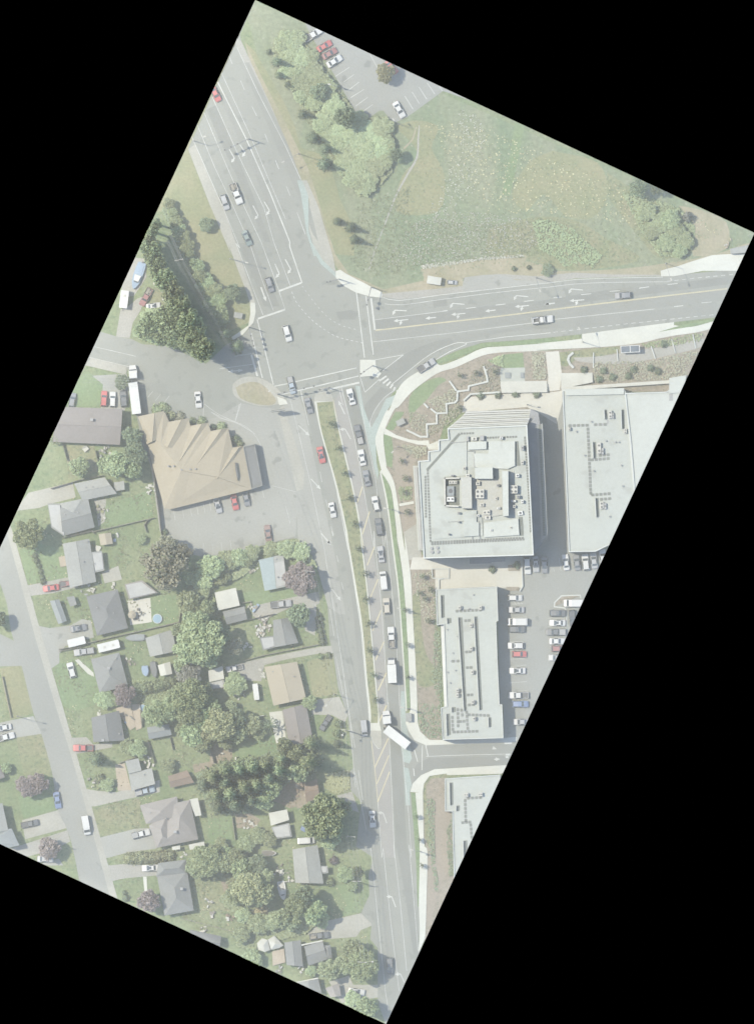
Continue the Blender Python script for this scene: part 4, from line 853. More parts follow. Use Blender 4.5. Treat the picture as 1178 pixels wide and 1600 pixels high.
house('house', 'dark brown-grey house half hidden by conifers near the road', 'house', [('S1 265,88 98,132 150,420 310,330', 'gable', 3.0, 4.3, 'r_brown')], vents=[('S1 180,318', 4.4), ('S1 155,350', 4.2)])
house('shed', 'red-brown shed in the dry yard between the conifers and the big round tree', 'shed', [('S1 250,656 265,786 362,758 342,620', 'gable', 2.5, 3.3, 'r_redbrown')], windows=False)
house('shed', 'white-roofed shed with a grey lower annex near the blue car', 'shed', [('S1 0,862 130,836 146,912 16,952', 'flat', 2.6, 3.2, 'r_white'), ('S1 20,962 146,932 166,1030 46,1046', 'shed', 2.6, 2.2, 'r_light')], windows=False)
house('house', 'grey gable house with side bays, north of the dark tree shadow', 'house', [('S2 400,2 240,60 262,250 370,275 '.strip().replace('400,2 240,60 262,250 370,275', '240,30 405,2 445,255 258,250'), 'gable', 3.1, 4.6, 'r_light'), ('S2 415,140 470,138 476,185 430,192', 'shed', 2.9, 2.6, 'r_light'), ('S2 290,22 350,10 356,95 300,100', 'flat', 2.4, 3.0, 'r_white')])
house('shed', 'square dark grey garage beside the white tarps', 'garage', [('S2 186,642 294,626 310,800 202,790', 'gable', 2.6, 3.4, 'r_grey')])
house('house', 'grey gable cottage with a white fascia beside the dark parked pickup', 'cottage', [('S2 305,660 430,635 490,745 345,795'.replace('305,660 430,635 490,745 345,795', '318,668 345,795 470,752 438,632'), 'gable', 2.9, 4.2, 'r_grey'), ('S2 438,662 490,660 502,742 455,752', 'hip', 2.8, 3.5, 'r_grey'), ('S2 298,655 438,626 440,634 300,664', 'flat', 2.8, 3.2, 'r_white')])
house('house', 'grey house at the bottom edge with a white gutter line', 'house', [('S2 268,906 410,880 432,975 300,1010', 'gable', 2.9, 4.0, 'r_grey'), ('S2 262,902 408,872 410,879 266,910', 'flat', 2.8, 3.1, 'r_white')])
house('shed', 'pale grey small garage beside the bottom white sedan', 'garage', [('S2 456,942 546,910 560,994 490,1002', 'gable', 2.6, 3.2, 'r_warm')], windows=False)
house('shed', 'grey lean-to porch at the left edge beside the driveway', 'porch', [('H5 -60,930 5,920 40,1010 -40,1040', 'gable', 2.8, 3.6, 'r_brown')], windows=False)
house('canopy', 'white square carport canopy beside the dark boat', 'canopy', [('H4 66,862 142,840 156,915 84,928', 'gable', 2.3, 2.9, 'r_white')], windows=False)
# ---------------------------------------------------------------- vehicles
VM = {}
def vmesh(key, fn, m):
    if key not in VM:
        mb = fn(); me = bpy.data.meshes.new(key); me.from_pydata(mb.v, [], mb.f); me.materials.append(m); VM[key] = me
    return VM[key]
# stations: x, half width, z low, z belt, half width at top, z top
KIND = dict(
 sedan=dict(L=4.6, st=[(-2.3,.74,.35,.72,.62,.80),(-2.15,.86,.22,.84,.74,.92),(-1.55,.9,.2,.90,.72,.99),(-.95,.9,.2,.92,.60,1.42),(.25,.9,.2,.92,.60,1.44),(1.0,.9,.2,.88,.74,.96),(1.9,.88,.2,.76,.76,.84),(2.2,.82,.25,.66,.68,.72),(2.3,.70,.35,.55,.55,.58)], ws=(4,5), rg=(2,3), cab=(3,4), wh=(-1.4,1.4)),
 suv=dict(L=4.7, st=[(-2.35,.82,.4,.9,.72,1.0),(-2.28,.9,.28,1.0,.76,1.15),(-1.95,.92,.28,1.02,.70,1.66),(-.5,.93,.28,1.03,.70,1.74),(.35,.93,.28,1.02,.70,1.70),(1.05,.92,.28,1.0,.78,1.08),(1.95,.9,.28,.9,.78,.98),(2.25,.84,.32,.78,.68,.85),(2.35,.72,.4,.66,.55,.7)], ws=(4,5), rg=(1,2), cab=(2,4), wh=(-1.42,1.45)),
 van=dict(L=5.2, st=[(-2.6,.88,.4,1.05,.80,1.3),(-2.55,.96,.3,1.1,.86,2.0),(-2.2,.98,.3,1.1,.86,2.1),(.6,.98,.3,1.1,.86,2.1),(1.2,.98,.3,1.08,.82,2.0),(1.9,.96,.3,1.05,.82,1.2),(2.4,.92,.3,.95,.76,1.05),(2.6,.78,.4,.75,.6,.8)], ws=(4,5), rg=(0,1), cab=(3,4), wh=(-1.6,1.7)),
 pickup=dict(L=5.7, st=[(-2.85,.86,.5,1.0,.82,1.02),(-2.8,.92,.45,1.05,.84,1.05),(-2.74,.93,.45,1.06,.80,.72),(-.85,.94,.4,1.06,.80,.72),(-.80,.94,.35,1.06,.80,1.1),(-.62,.94,.35,1.08,.70,1.76),(.65,.94,.35,1.08,.70,1.78),(1.25,.94,.35,1.06,.80,1.15),(2.4,.92,.35,1.0,.80,1.06),(2.75,.86,.4,.88,.7,.92),(2.85,.76,.5,.7,.6,.74)], ws=(6,7), rg=(4,5), cab=(5,6), wh=(-1.85,1.8)),
 hatch=dict(L=4.1, st=[(-2.05,.76,.35,.8,.66,.9),(-1.98,.85,.24,.9,.70,1.1),(-1.6,.87,.22,.92,.62,1.46),(.25,.87,.22,.92,.62,1.5),(.95,.87,.22,.9,.74,.98),(1.65,.85,.22,.8,.72,.86),(2.0,.76,.28,.66,.6,.7),(2.05,.66,.35,.55,.5,.58)], ws=(3,4), rg=(1,2), cab=(2,3), wh=(-1.25,1.25)))
def body_mb(k):
    st = KIND[k]['st']; mb = MB(); vs = []; fs = []
    for x, wd, zl, zb, wt, zt in st:
        zm = (zl + zb) / 2
        vs += [(x,-wd*.95,zl),(x,-wd,zm),(x,-wd*.985,zb),(x,-wt,zt),(x,wt,zt),(x,wd*.985,zb),(x,wd,zm),(x,wd*.95,zl)]
    for i in range(len(st)-1):
        for j in range(8):
            a = i*8+j; b = i*8+(j+1) % 8; fs.append((a, b, b+8, a+8))
    fs.append(tuple(range(8))[::-1]); fs.append(tuple(range((len(st)-1)*8, len(st)*8)))
    mb.add(vs, [f[::-1] for f in fs]); return mb
def pane_mb(k, i, j, inset=.08, lift=.018, side=0):
    st = KIND[k]['st']; A, B = st[i], st[j]; mb = MB()
    if side:
        for s in (side,):
            q = [Vector((A[0], s*A[1]*.985, A[3]+.04)), Vector((B[0], s*B[1]*.985, B[3]+.04)), Vector((B[0], s*B[4], B[5])), Vector((A[0], s*A[4], A[5]))]
            c = sum(q, Vector())/4; q = [c + (p-c)*(1-inset*1.6) + Vector((0, s*lift, lift*.6)) for p in q]
            mb.add(q, [(0,1,2,3)] if s < 0 else [(3,2,1,0)])
        return mb
    q = [Vector((A[0], -A[4], A[5])), Vector((B[0], -B[4], B[5])), Vector((B[0], B[4], B[5])), Vector((A[0], A[4], A[5]))]
    c = sum(q, Vector())/4; n = (q[1]-q[0]).cross(q[3]-q[0]).normalized(); n = n if n.z > 0 else -n
    mb.add([c + (p-c)*(1-inset) + n*lift for p in q], [(0,1,2,3)]); return mb
def wheel_mb(r=.33, h=.11):
    mb = MB(); mb.tube((0,-h,0), (0,h,0), r, n=12); return mb
def cyl_mb(r, h):
    mb = MB(); mb.tube((0,-h,0), (0,h,0), r, n=10); return mb
NMK = dict(sedan='sedan_car', suv='suv_car', van='van', pickup='pickup_truck', hatch='hatchback_car')
CATK = dict(sedan='car', suv='car', van='van', pickup='pickup truck', hatch='car')
def wheels(root, xs, wy, r=.33):
    for x in xs:
        for s in (-1, 1):
            wv = link('wheel', vmesh('tyre%.2f' % r, lambda: wheel_mb(r), M['rubber']), root); wv.location = (x, s*wy, r)
            rm = link('rim', vmesh('rim%.2f' % r, lambda: cyl_mb(r*.6, .118), M['rim']), wv)
def car(kind, s, ang, color, label, sc_=1.0, group=None, roof=None, extra=None, z=.045, name=None, cat=None):
    x, y = P(s)[0]
    t = thing(name or NMK[kind], label, cat or CATK[kind], (x, y, z), -math.radians(ang), group); t.scale = (sc_,)*3
    K = KIND[kind]; cm = M['car_' + color]
    b = link('body', vmesh(kind + '_body', lambda: body_mb(kind), cm), t); b.material_slots[0].link = 'OBJECT'; b.material_slots[0].material = cm
    for nm, pr in (('windshield', K['ws']), ('rear_window', K['rg'])):
        link(nm, vmesh(kind + nm, lambda: pane_mb(kind, *pr), M['glass']), t)
    c0_, c1_ = K['cab']
    for sg in (-1, 1): link('side_window', vmesh(kind + 'side%d' % sg, lambda: pane_mb(kind, c0_, c1_, side=sg), M['glass']), t)
    W_ = K['st'][3][1]; wheels(t, K['wh'], W_-.08)
    L = K['L']/2
    for sg in (-1, 1):
        h = link('headlight', vmesh(kind + 'hl%d' % sg, lambda: MB().box(L-.22, sg*(W_*.72)-.14, .56, L-.04, sg*(W_*.72)+.14, .70), M['lamp']), t)
        h = link('taillight', vmesh(kind + 'tl%d' % sg, lambda: MB().box(-L-.01, sg*(W_*.76)-.1, .62, -L+.1, sg*(W_*.76)+.1, .82), M['tail']), t)
        h = link('mirror', vmesh(kind + 'mi%d' % sg, lambda: MB().box(K['st'][K['ws'][1]][0]-.2, sg*(W_+.09)-.1, .92, K['st'][K['ws'][1]][0]-.06, sg*(W_+.09)+.1, 1.08), M['dark_metal']), t)
    if kind == 'pickup':
        link('bed_liner', vmesh('bed_liner', lambda: MB().box(-2.7, -.74, .725, -.9, .74, .735), M['dark_metal']), t)
    if extra == 'sunroof': link('sunroof', vmesh(kind + 'sr', lambda: MB().box(-.35, -.38, K['st'][K['cab'][0]][5]-.01, .3, .38, K['st'][K['cab'][1]][5]+.015), M['glass']), t)
    if extra == 'canopy': link('canopy', vmesh('canopy', lambda: MB().prism([(-2.75,-.8),(-.9,-.8),(-.9,.8),(-2.75,.8)], 1.06, 1.72), M['white_metal'] if color == 'white' else M['steel']), t)
    if extra == 'camper': link('camper', vmesh('camper', lambda: MB().prism([(-2.9,-.95),(.5,-.95),(.5,.95),(-2.9,.95)], 1.1, 2.3), M['white_metal']), t)
    if extra == 'tonneau': link('bed_cover', vmesh('tonneau', lambda: MB().box(-2.74, -.8, 1.05, -.88, .8, 1.1), M['steel']), t)
    if extra == 'load': link('bed_load', vmesh('load', lambda: MB().box(-2.6, -.6, .7, -1.0, .1, 1.25).box(-2.2, .15, .7, -1.5, .6, 1.0), M['wood']), t)
    if extra == 'rack':
        def rk():
            mb = MB()
            for xx in (-2.6, -.95, .3): mb.tube((xx, -.9, 2.0), (xx, .9, 2.0), .06, n=5)
            for yy in (-.85, .85):
                mb.tube((-2.7, yy, 2.0), (1.2, yy, 2.0), .06, n=5)
                for xx in (-2.6, -.95): mb.tube((xx, yy, 1.0), (xx, yy, 2.0), .05, n=5)
            return mb
        link('ladder_rack', vmesh('rack', rk, M['dark_metal']), t)
        link('tool_box', vmesh('toolbox', lambda: MB().box(-2.75, -.92, 1.05, -.9, -.5, 1.5).box(-2.75, .5, 1.05, -.9, .92, 1.5).box(-2.74, -.5, 1.05, -2.3, .5, 1.3), M['white_metal']), t)
    return t
def boxtruck(s, ang, label, L=7.2):
    x, y = P(s)[0]; t = thing('box_truck', label, 'truck', (x, y, .045), -math.radians(ang))
    mb = MB(); mb.prism([(L/2-1.9,-1.0),(L/2-.15,-.95),(L/2-.15,.95),(L/2-1.9,1.0)], .5, 1.3); mb.prism([(L/2-1.9,-.95),(L/2-.75,-.9),(L/2-.75,.9),(L/2-1.9,.95)], 1.3, 2.3); part('cab', mb, M['car_white'], t)
    mb = MB(); mb.add([(L/2-.73,-.85,1.35),(L/2-.73,.85,1.35),(L/2-.80,.8,2.2),(L/2-.80,-.8,2.2)], [(0,1,2,3)]); mb.add([(L/2-.15,-.9,1.31),(L/2-.72,-.85,1.34),(L/2-.72,.85,1.34),(L/2-.15,.9,1.31)], [(0,3,2,1)]); part('windshield', mb, M['glass'], t)
    mb = MB(); mb.box(-L/2, -1.22, .9, L/2-2.05, 1.22, 3.4); part('cargo_box', mb, M['white_metal'], t)
    mb = MB(); mb.box(-L/2+.02, -.5, .55, L/2-1.9, .5, .9); part('chassis', mb, M['dark_metal'], t)
    wheels(t, (-L/2+1.4, L/2-1.0), .95, .42)
    for sg in (-1, 1): mb = MB(); mb.box(L/2-.16, sg*.75-.15, .7, L/2-.1, sg*.75+.15, .9); part('headlight', mb, M['lamp'], t)
    return t
def tractor(s, ang, label, col='white'):
    x, y = P(s)[0]; t = thing('truck_tractor', label, 'truck', (x, y, .045), -math.radians(ang))
    mb = MB(); mb.prism([(1.2,-1.15),(2.4,-.95),(2.75,-.8),(2.75,.8),(2.4,.95),(1.2,1.15)], .6, 1.75); mb.prism([(-.9,-1.2),(1.25,-1.15),(1.25,1.15),(-.9,1.2)], .8, 2.9); part('cab', mb, M['car_' + col], t)
    mb = MB(); mb.prism([(-.85,-1.05),(.6,-1.05),(.3,1.05),(-.85,1.05)][:2] + [(.6, 1.05), (-.85, 1.05)], 2.9, 3.5); part('wind_deflector', mb, M['car_' + col], t)
    mb = MB(); mb.add([(1.27,-1.0,1.8),(1.27,1.0,1.8),(1.27,1.0,2.6),(1.27,-1.0,2.6)], [(0,1,2,3)]); mb.box(1.28, -1.0, 1.76, 1.6, 1.0, 1.79); part('windshield', mb, M['glass'], t)
    mb = MB(); mb.box(-2.9, -.5, .6, -.9, .5, .95); part('chassis', mb, M['dark_metal'], t)
    wheels(t, (-2.2, 1.9), 1.0, .48)
    for sg in (-1, 1): mb = MB(); mb.tube((-.95, sg*.95, .8), (-.95, sg*.95, 3.3), .1, n=6); part('exhaust_stack', mb, M['steel'], t)
    return t
def trailer(s, ang, L, label):
    x, y = P(s)[0]; t = thing('semi_trailer', label, 'trailer', (x, y, .045), -math.radians(ang))
    mb = MB(); mb.box(-L/2, -1.28, 1.15, L/2, 1.28, 3.95); part('cargo_box', mb, M['white_metal'], t)
    mb = MB(); mb.box(-L/2+.05, -.6, .8, L/2-.3, .6, 1.15); part('chassis', mb, M['dark_metal'], t)
    mb = MB(); mb.box(-L/2-.04, -1.2, 1.25, -L/2, -.03, 3.85); part('rear_door', mb, M['steel'], t); mb = MB(); mb.box(-L/2-.04, .03, 1.25, -L/2, 1.2, 3.85); part('rear_door', mb, M['steel'], t)
    wheels(t, (-L/2+1.0, -L/2+2.1), 1.0, .48); return t
def camper(s, ang, L, W, label, H=2.7, name='travel_trailer', units=2):
    x, y = P(s)[0]; t = thing(name, label, 'trailer', (x, y, .045), -math.radians(ang)); a, b = L/2, W/2
    mb = MB(); mb.prism([(-a,-b*.92),(-a*.95,-b),(a*.93,-b),(a,-b*.85),(a,b*.85),(a*.93,b),(-a*.95,b),(-a,b*.92)], .5, H); part('body', mb, M['white_metal'], t)
    for k in range(units):
        u = -a*.4 + k*a*.8; mb = MB(); mb.box(u-.3, -.3, H, u+.3, .3, H+.22); part('roof_vent', mb, M['unit'], t)
    for sg in (-1, 1): mb = MB(); mb.box(-a*.5, sg*b-.02, 1.3, a*.3, sg*b+.02, 1.9); part('window', mb, M['glass'], t)
    mb = MB(); mb.tube((a, 0, .55), (a+.9, 0, .5), .06); part('hitch', mb, M['dark_metal'], t)
    wheels(t, (-.3,), b-.15, .35); return t
# --- on the north-west road
car('sedan', 'C0 337,147', 63, 'red', 'red car cut off by the left picture edge in the top lanes')
car('pickup', 'C0 369.5,302.5', 69, 'white', 'white pickup truck with open bed in the upper left road', 1.1, extra='load')
car('suv', 'C0 351.5,316', 71, 'silver', 'silver car right beside the white pickup on the upper road', .95)
car('sedan', 'C0 386,372', 66, 'green', 'dark green-grey car in the centre lane below the white pickup')
car('suv', 'C0 421.5,445', 72, 'grey', 'dark grey car just before the white stop line', .93)
car('suv', 'C0 449,521', 74, 'white', 'white boxy car alone in the middle of the junction')
car('pickup', 'C0 455.5,602', 77, 'ltblue', 'blue pickup truck crossing the south crosswalk', .88, extra='tonneau')
car('sedan', 'C0 482.5,634', 75, 'grey', 'grey car with a pale roof just left of the median nose', .98)
car('sedan', 'C0 502,711', 77, 'red', 'red sedan with dark roof driving beside the grass median', 1.03, extra='sunroof')
car('sedan', 'C0 519.5,797', 79, 'white', 'white car in the left carriageway beyond the red sedan', .95)
# --- queue going north beside the tower
car('sedan', 'C0 548.5,620', -105, 'white', 'white car first in the queue at the southern stop line', 1.02, extra='sunroof')
car('pickup', 'C0 560.5,679', -104, 'dark', 'dark grey pickup second in the northbound queue', .98, extra='tonneau')
car('sedan', 'C0 565.5,715', -101, 'white', 'white car between the dark pickup and the grey sedan in the queue')
car('sedan', 'C0 573,747', -103, 'grey', 'grey sedan at the top of the yellow hatched lane')
car('hatch', 'C0 587,787', -102, 'white', 'white hatchback in the queue beside the first short white path', 1.05)
car('suv', 'C0 592,823', -99, 'dark', 'dark grey car in the queue level with the lower tower corner', 1.05)
car('sedan', 'C0 595,866', -97, 'silver', 'silver-white car in the queue level with the plaza', 1.02, extra='sunroof')
car('van', 'C0 599,907', -96, 'white', 'white van in the queue between the silver and the beige car')
car('hatch', 'C0 604,947', -94, 'beige', 'beige car in the queue just behind the white van', 1.12)
car('pickup', 'C0 611.5,996', -94, 'white', 'white pickup in the queue ahead of the white box truck', 1.06, extra='load')
boxtruck('C0 612,1047', -93, 'white box truck in the northbound lane, last before the turning trailer')
tractor('C0 604.5,1126', -97, 'white truck tractor pulling the trailer out of the side street')
trailer('C0 620,1152', -142, 7.9, 'pale grey semi trailer swung diagonally across the side street mouth')
car('van', 'C0 569,1138', 84, 'silver', 'silver van in the left carriageway across the median from the trailer', .9)
car('sedan', 'C0 582,1280', 86, 'white', 'white car in the left carriageway at the edge of a big tree shadow', 1.02, extra='sunroof')
car('suv', 'C0 609,1509', 88, 'dark', 'dark car at the bottom of the main road')
# --- east road
car('pickup', 'C0 847,499.5', -6, 'white', 'white service truck with a ladder rack heading east', 1.08, extra='rack')
car('suv', 'C0 973,461.5', 176, 'grey', 'grey car heading west alone on the east road')
car('pickup', 'C0 666,571', -33, 'silver', 'silver pickup in the curved slip lane', .98)
# --- west side
car('sedan', 'C0 310,624.5', 84, 'white', 'white car turning in beside the oval traffic island', 1.02)
car('suv', 'C0 163,623', -86, 'red', 'red car parked nose-up in a row of three left of the long white trailer', .95)
car('suv', 'C0 176.5,624', -88, 'white', 'white car parked between the red and the dark car', .93)
car('suv', 'C0 193.5,623', -95, 'dark', 'dark car parked right beside the long white trailer')
tractor('C0 208.5,586', -95, 'white truck tractor parked at the kerb above the saw tooth building')
trailer('C0 211,622', -97, 8.9, 'long white semi trailer parked beside the saw tooth building')
car('hatch', 'C0 113.5,625', -80, 'grey', 'grey car half cut by the left picture edge by the green lawn')
car('sedan', 'C0 340.5,789.5', 75, 'silver', 'silver car parked below the saw tooth building, left of the red one', extra='sunroof')
car('sedan', 'C0 367,784.5', 78, 'red', 'red car parked below the saw tooth building between two grey ones')
car('sedan', 'C0 385,779', 78, 'grey', 'blue-grey car parked nearest the flat grey annex', .95)
car('sedan', 'C0 419,833', -98, 'brown', 'brown car alone at the south end of the pale parking lot', 1.02)
# --- north parking lot
car('pickup', 'C0 489,54', -32, 'white', 'white pickup at the top corner, cut by the picture edge')
car('sedan', 'C0 507,72', -31, 'red', 'bright red car second from the top in the north lot')
car('sedan', 'C0 515,83.5', -30, 'maroon', 'maroon car between the bright red and the white one in the north lot')
car('sedan', 'C0 522.5,95.5', -32, 'white', 'white car lowest of the four in a row in the north lot', 1.05)
car('sedan', 'C0 611.5,105', 48, 'red', 'red car behind the lone parking lot tree')
car('sedan', 'C0 623.5,171.5', 60, 'white', 'white car alone at the bottom right stall of the north lot', 1.08)
# --- east parking lot
for s, a, k, c, l, e in (
 ('Q4 218,122', 86, 'suv', 'white', 'white car left end of the row under the tower', None), ('Q4 284,108', 87, 'sedan', 'silver', 'silver car between the white and the grey one under the tower', 'sunroof'), ('Q4 351,116', 88, 'sedan', 'grey', 'grey car at the corner of the tower shadow', None),
 ('Q4 518,92', -97, 'sedan', 'white', 'white car beside the hatched disabled bay', None), ('Q4 604,92', -97, 'sedan', 'grey', 'brown-grey car right of the white one by the disabled bay', None), ('Q4 672,92', -96, 'suv', 'white', 'white boxy car between two grey ones at the low building', None), ('Q4 737,78', -97, 'sedan', 'silver', 'silver-grey car in the row by the low building, near the edge', None), ('Q4 808,52', -97, 'sedan', 'white', 'white car cut by the picture edge under the low building', None),
 ('Q4 122,370', 0, 'hatch', 'white', 'white hatchback top of the column beside the long building', None), ('Q4 130,464', 180, 'sedan', 'silver', 'silver car below the hatched bay beside the long building', None), ('Q4 140,558', 180, 'van', 'white', 'long white van in the column beside the long building', None), ('Q4 138,616', 0, 'suv', 'dark', 'dark car directly below the long white van', None),
 ('Q4 126,744', 180, 'suv', 'white', 'white car with sunroof directly above the red car', 'sunroof'), ('Q4 156,810', 0, 'hatch', 'red', 'red car in the column beside the long building', None), ('Q4 140,940', 180, 'sedan', 'white', 'white car with dark sunroof alone below the red car', 'sunroof'), ('Q4 148,1132', 180, 'pickup', 'white', 'white pickup directly above the blue car', None), ('Q4 162,1200', 0, 'suv', 'blue', 'blue car below the white pickup', None), ('Q4 168,1340', 180, 'sedan', 'silver', 'silver car at the bottom of the east lot by the edge', None),
 ('Q4 455,490', 0, 'suv', 'dark', 'dark car at the top of the right hand column', None), ('Q4 452,566', 180, 'sedan', 'white', 'white car between two dark cars in the right hand column', 'sunroof'), ('Q4 440,638', 180, 'pickup', 'dark', 'dark pickup in the right hand column', 'tonneau'), ('Q4 452,710', 0, 'sedan', 'white', 'white car below the dark pickup in the right hand column', None), ('Q4 462,768', 0, 'hatch', 'maroon', 'dark maroon car cut by the edge in the right hand column', None), ('Q4 445,838', 180, 'sedan', 'silver', 'silver car lowest in the right hand column', None),
 ('Q4 580,412', 180, 'van', 'white', 'white van on the far side of the planted lot island', None), ('Q4 570,530', 85, 'suv', 'black', 'dark car with white marks by the edge, below the white van', None)):
    car(k, s, a, c, l, 1.0 if k != 'van' else 1.1, extra=e)
# --- houses
car('sedan', 'H3 338,836', 172, 'red', 'red car on the drive of the pale L-shaped house')
car('pickup', 'H3 450,806', -8, 'maroon', 'red pickup nose-in against the pale L-shaped house', .85)
car('sedan', 'H3 520,1100', -10, 'grey', 'grey convertible on the drive of the dark hip-roofed house', 1.02, extra='sunroof')
car('hatch', 'H5 528,222', -105, 'white', 'white car with black sides on the green front lawn', 1.08)
car('pickup', 'H5 620,85', 172, 'silver', 'silver pickup with a white box beside the long white trailer', 1.0, extra='canopy')
car('pickup', 'H5 615,795', 180, 'red', 'red pickup with a white hood near the street', 1.0)
car('pickup', 'H5 1070,1110', -14, 'ltblue', 'pale blue pickup with a canopy below the pale notched house', 1.0, extra='canopy')
car('sedan', 'H5 28,645', 170, 'white', 'white car on the left driveway, upper of two')
car('pickup', 'H5 40,715', -14, 'white', 'white pickup on the left driveway, lower of two', .98)
car('sedan', 'H5 425,1180', 80, 'blue', 'blue car parked along the residential street', 1.02)
car('pickup', 'H6 215,395', -12, 'dark', 'dark pickup on the concrete drive at the left edge', .9)
car('van', 'H6 612,406', 80, 'white', 'white van on the residential street pavement edge', 1.06)
car('pickup', 'H6 1000,466', -14, 'white', 'white pickup in front of the many-hipped house', .95, extra='canopy')
car('sedan', 'H6 325,645', 2, 'silver', 'silver car beneath the maroon tree at the bottom left')
car('sedan', 'H6 1065,708', 178, 'white', 'white car beside the hedge below the many-hipped house', 1.02, extra='sunroof')
car('pickup', 'H4 536,880', 168, 'white', 'white pickup beside the white boxy shed', .85)
car('hatch', 'S1 264,945', 118, 'blue', 'blue car parked in the yard under the big round tree')
car('van', 'S1 265,1058', -3, 'white', 'white van between the round tree and a grey roof', .95)
car('pickup', 'S1 402,225', 122, 'dark', 'dark pickup on the drive of the brown-grey house', .85)
car('pickup', 'H4 822,486', -6, 'silver', 'silver pickup with a blue hood near the grey-brown house', 1.05)
car('pickup', 'S2 418,598', -8, 'dark', 'dark grey pickup parked tight against the bottom cottage', 1.0, extra='load')
car('sedan', 'S2 660,966', 8, 'white', 'white sedan parked at the bottom by the small garage', 1.05, extra='sunroof')
car('pickup', 'P1 456,690', 118, 'maroon', 'rusty red pickup with a cluttered bed on the dirt drive', .95, extra='load')
car('sedan', 'P1 505,748', -8, 'white', 'white car at the edge of the tree belt by the dirt drive', .9, extra='sunroof')
camper('H3 505,1190', -14, 5.0, 2.2, 'white box trailer below the grey convertible', units=0, name='cargo_trailer')
camper('H3 716,1218', -14, 6.2, 2.4, 'long white travel trailer beside the green-grey hip-roofed house')
camper('P1 312,705', 97, 5.0, 2.3, 'cream travel trailer on the dirt drive by the left edge', units=1)
camper('H4 668,1025', 83, 4.6, 1.5, 'white box trailer beside the beige low-gabled house', units=0, name='cargo_trailer', H=2.3)
# boats
def boat(s, ang, L, W, label, hull='white_metal', deck='unit', covered=False, name='motor_boat'):
    x, y = P(s)[0]; t = thing(name, label, 'boat', (x, y, .05), -math.radians(ang)); mb = MB(); vs = []; fs = []
    st = [(-.5, .42, .9), (-.3, .5, .95), (0, .5, 1.0), (.25, .42, 1.1), (.42, .22, 1.22), (.5, .02, 1.3)]
    for a, b, h in st: vs += [(a*L, -b*W*.35, .35), (a*L, -b*W, h), (a*L, b*W, h), (a*L, b*W*.35, .35)]
    for i in range(len(st)-1):
        for j in range(4): fs.append((i*4+j, i*4+(j+1) % 4, i*4+4+(j+1) % 4, i*4+4+j))
    fs += [(0,1,2,3), tuple(len(vs)-4+k for k in (3,2,1,0))]; mb.add(vs, fs); part('hull', mb, M[hull], t)
    mb = MB()
    if covered: mb.prism([(-.47*L,-.38*W),(.1*L,-.44*W),(.4*L,-.16*W),(.4*L,.16*W),(.1*L,.44*W),(-.47*L,.38*W)], 1.0, 1.32); part('boat_cover', mb, M[deck], t)
    else:
        mb.prism([(-.42*L,-.3*W),(.05*L,-.34*W),(.05*L,.34*W),(-.42*L,.3*W)], .95, 1.08); part('cockpit', mb, M[deck], t)
        mb = MB(); mb.prism([(-.02*L,-.36*W),(.2*L,-.26*W),(.2*L,.26*W),(-.02*L,.36*W)], 1.05, 1.75); part('cabin', mb, M['white_metal'], t)
        mb = MB(); mb.prism([(.2*L,-.26*W),(.25*L,-.2*W),(.25*L,.2*W),(.2*L,.26*W)], 1.1, 1.55); part('windshield', mb, M['glass'], t)
    mb = MB(); mb.box(-.55*L, -.12, .6, -.48*L, .12, 1.3); part('outboard_motor', mb, M['dark_metal'], t)
    return t
boat('P1 403,550', 109, 7.8, 2.6, 'large blue and white cabin boat parked on the dirt drive', 'tarp_blue', 'tarp_blue')
boat('H8 1092,415', 80, 5.4, 2.2, 'white open boat on the lawn east of the bushy bank')
boat('H3 890,1162', 178, 5.6, 1.9, 'grey covered boat on the north side of the pale garage', 'steel', 'r_blue', True)
boat('H8 1000,150', 0, 4.0, 1.6, 'small grey dinghy lying in the grass', 'steel', 'wood_dark', True, 'dinghy')
boat('H5 1135,218', 80, 4.6, 1.9, 'dark covered boat left of the white carport canopy', 'dark_metal', 'r_dark', True)
boat('H5 1072,228', 85, 3.0, 2.0, 'pale blue covered boat next to the dark one', 'tarp_blue', 'tarp_blue', True)
# ---------------------------------------------------------------- foliage
def leaf_mesh(name, C_, Nn, size, m, seed, tint=None):
    """quads at points C_ facing Nn (numpy arrays), one mesh"""
    rng = np.random.default_rng(seed); n = len(C_)
    Nn = Nn / np.maximum(np.linalg.norm(Nn, axis=1, keepdims=True), 1e-6)
    r = rng.normal(size=(n, 3)); U = np.cross(Nn, r); U /= np.maximum(np.linalg.norm(U, axis=1, keepdims=True), 1e-6); V = np.cross(Nn, U)
    s = (size * rng.uniform(.6, 1.35, n))[:, None] * .5; a = s * rng.uniform(.7, 1.25, (n, 1)); b = s * rng.uniform(.7, 1.25, (n, 1))
    vs = np.stack([C_ - U*a, C_ - V*b*.8 + U*a*.1, C_ + U*a, C_ + V*b], axis=1).reshape(-1, 3)
    me = bpy.data.meshes.new(name); me.vertices.add(4*n); me.vertices.foreach_set('co', vs.ravel()); me.loops.add(4*n); me.loops.foreach_set('vertex_index', np.arange(4*n, dtype=np.int32))
    me.polygons.add(n); me.polygons.foreach_set('loop_start', np.arange(0, 4*n, 4, dtype=np.int32)); me.update(calc_edges=True)
    at = me.attributes.new('tint', 'FLOAT', 'FACE'); t = rng.beta(1.6, 1.8, n) if tint is None else np.clip(tint + rng.uniform(-.2, .2, n), 0, 1); at.data.foreach_set('value', t.astype(np.float32))
    me.materials.append(m); return me
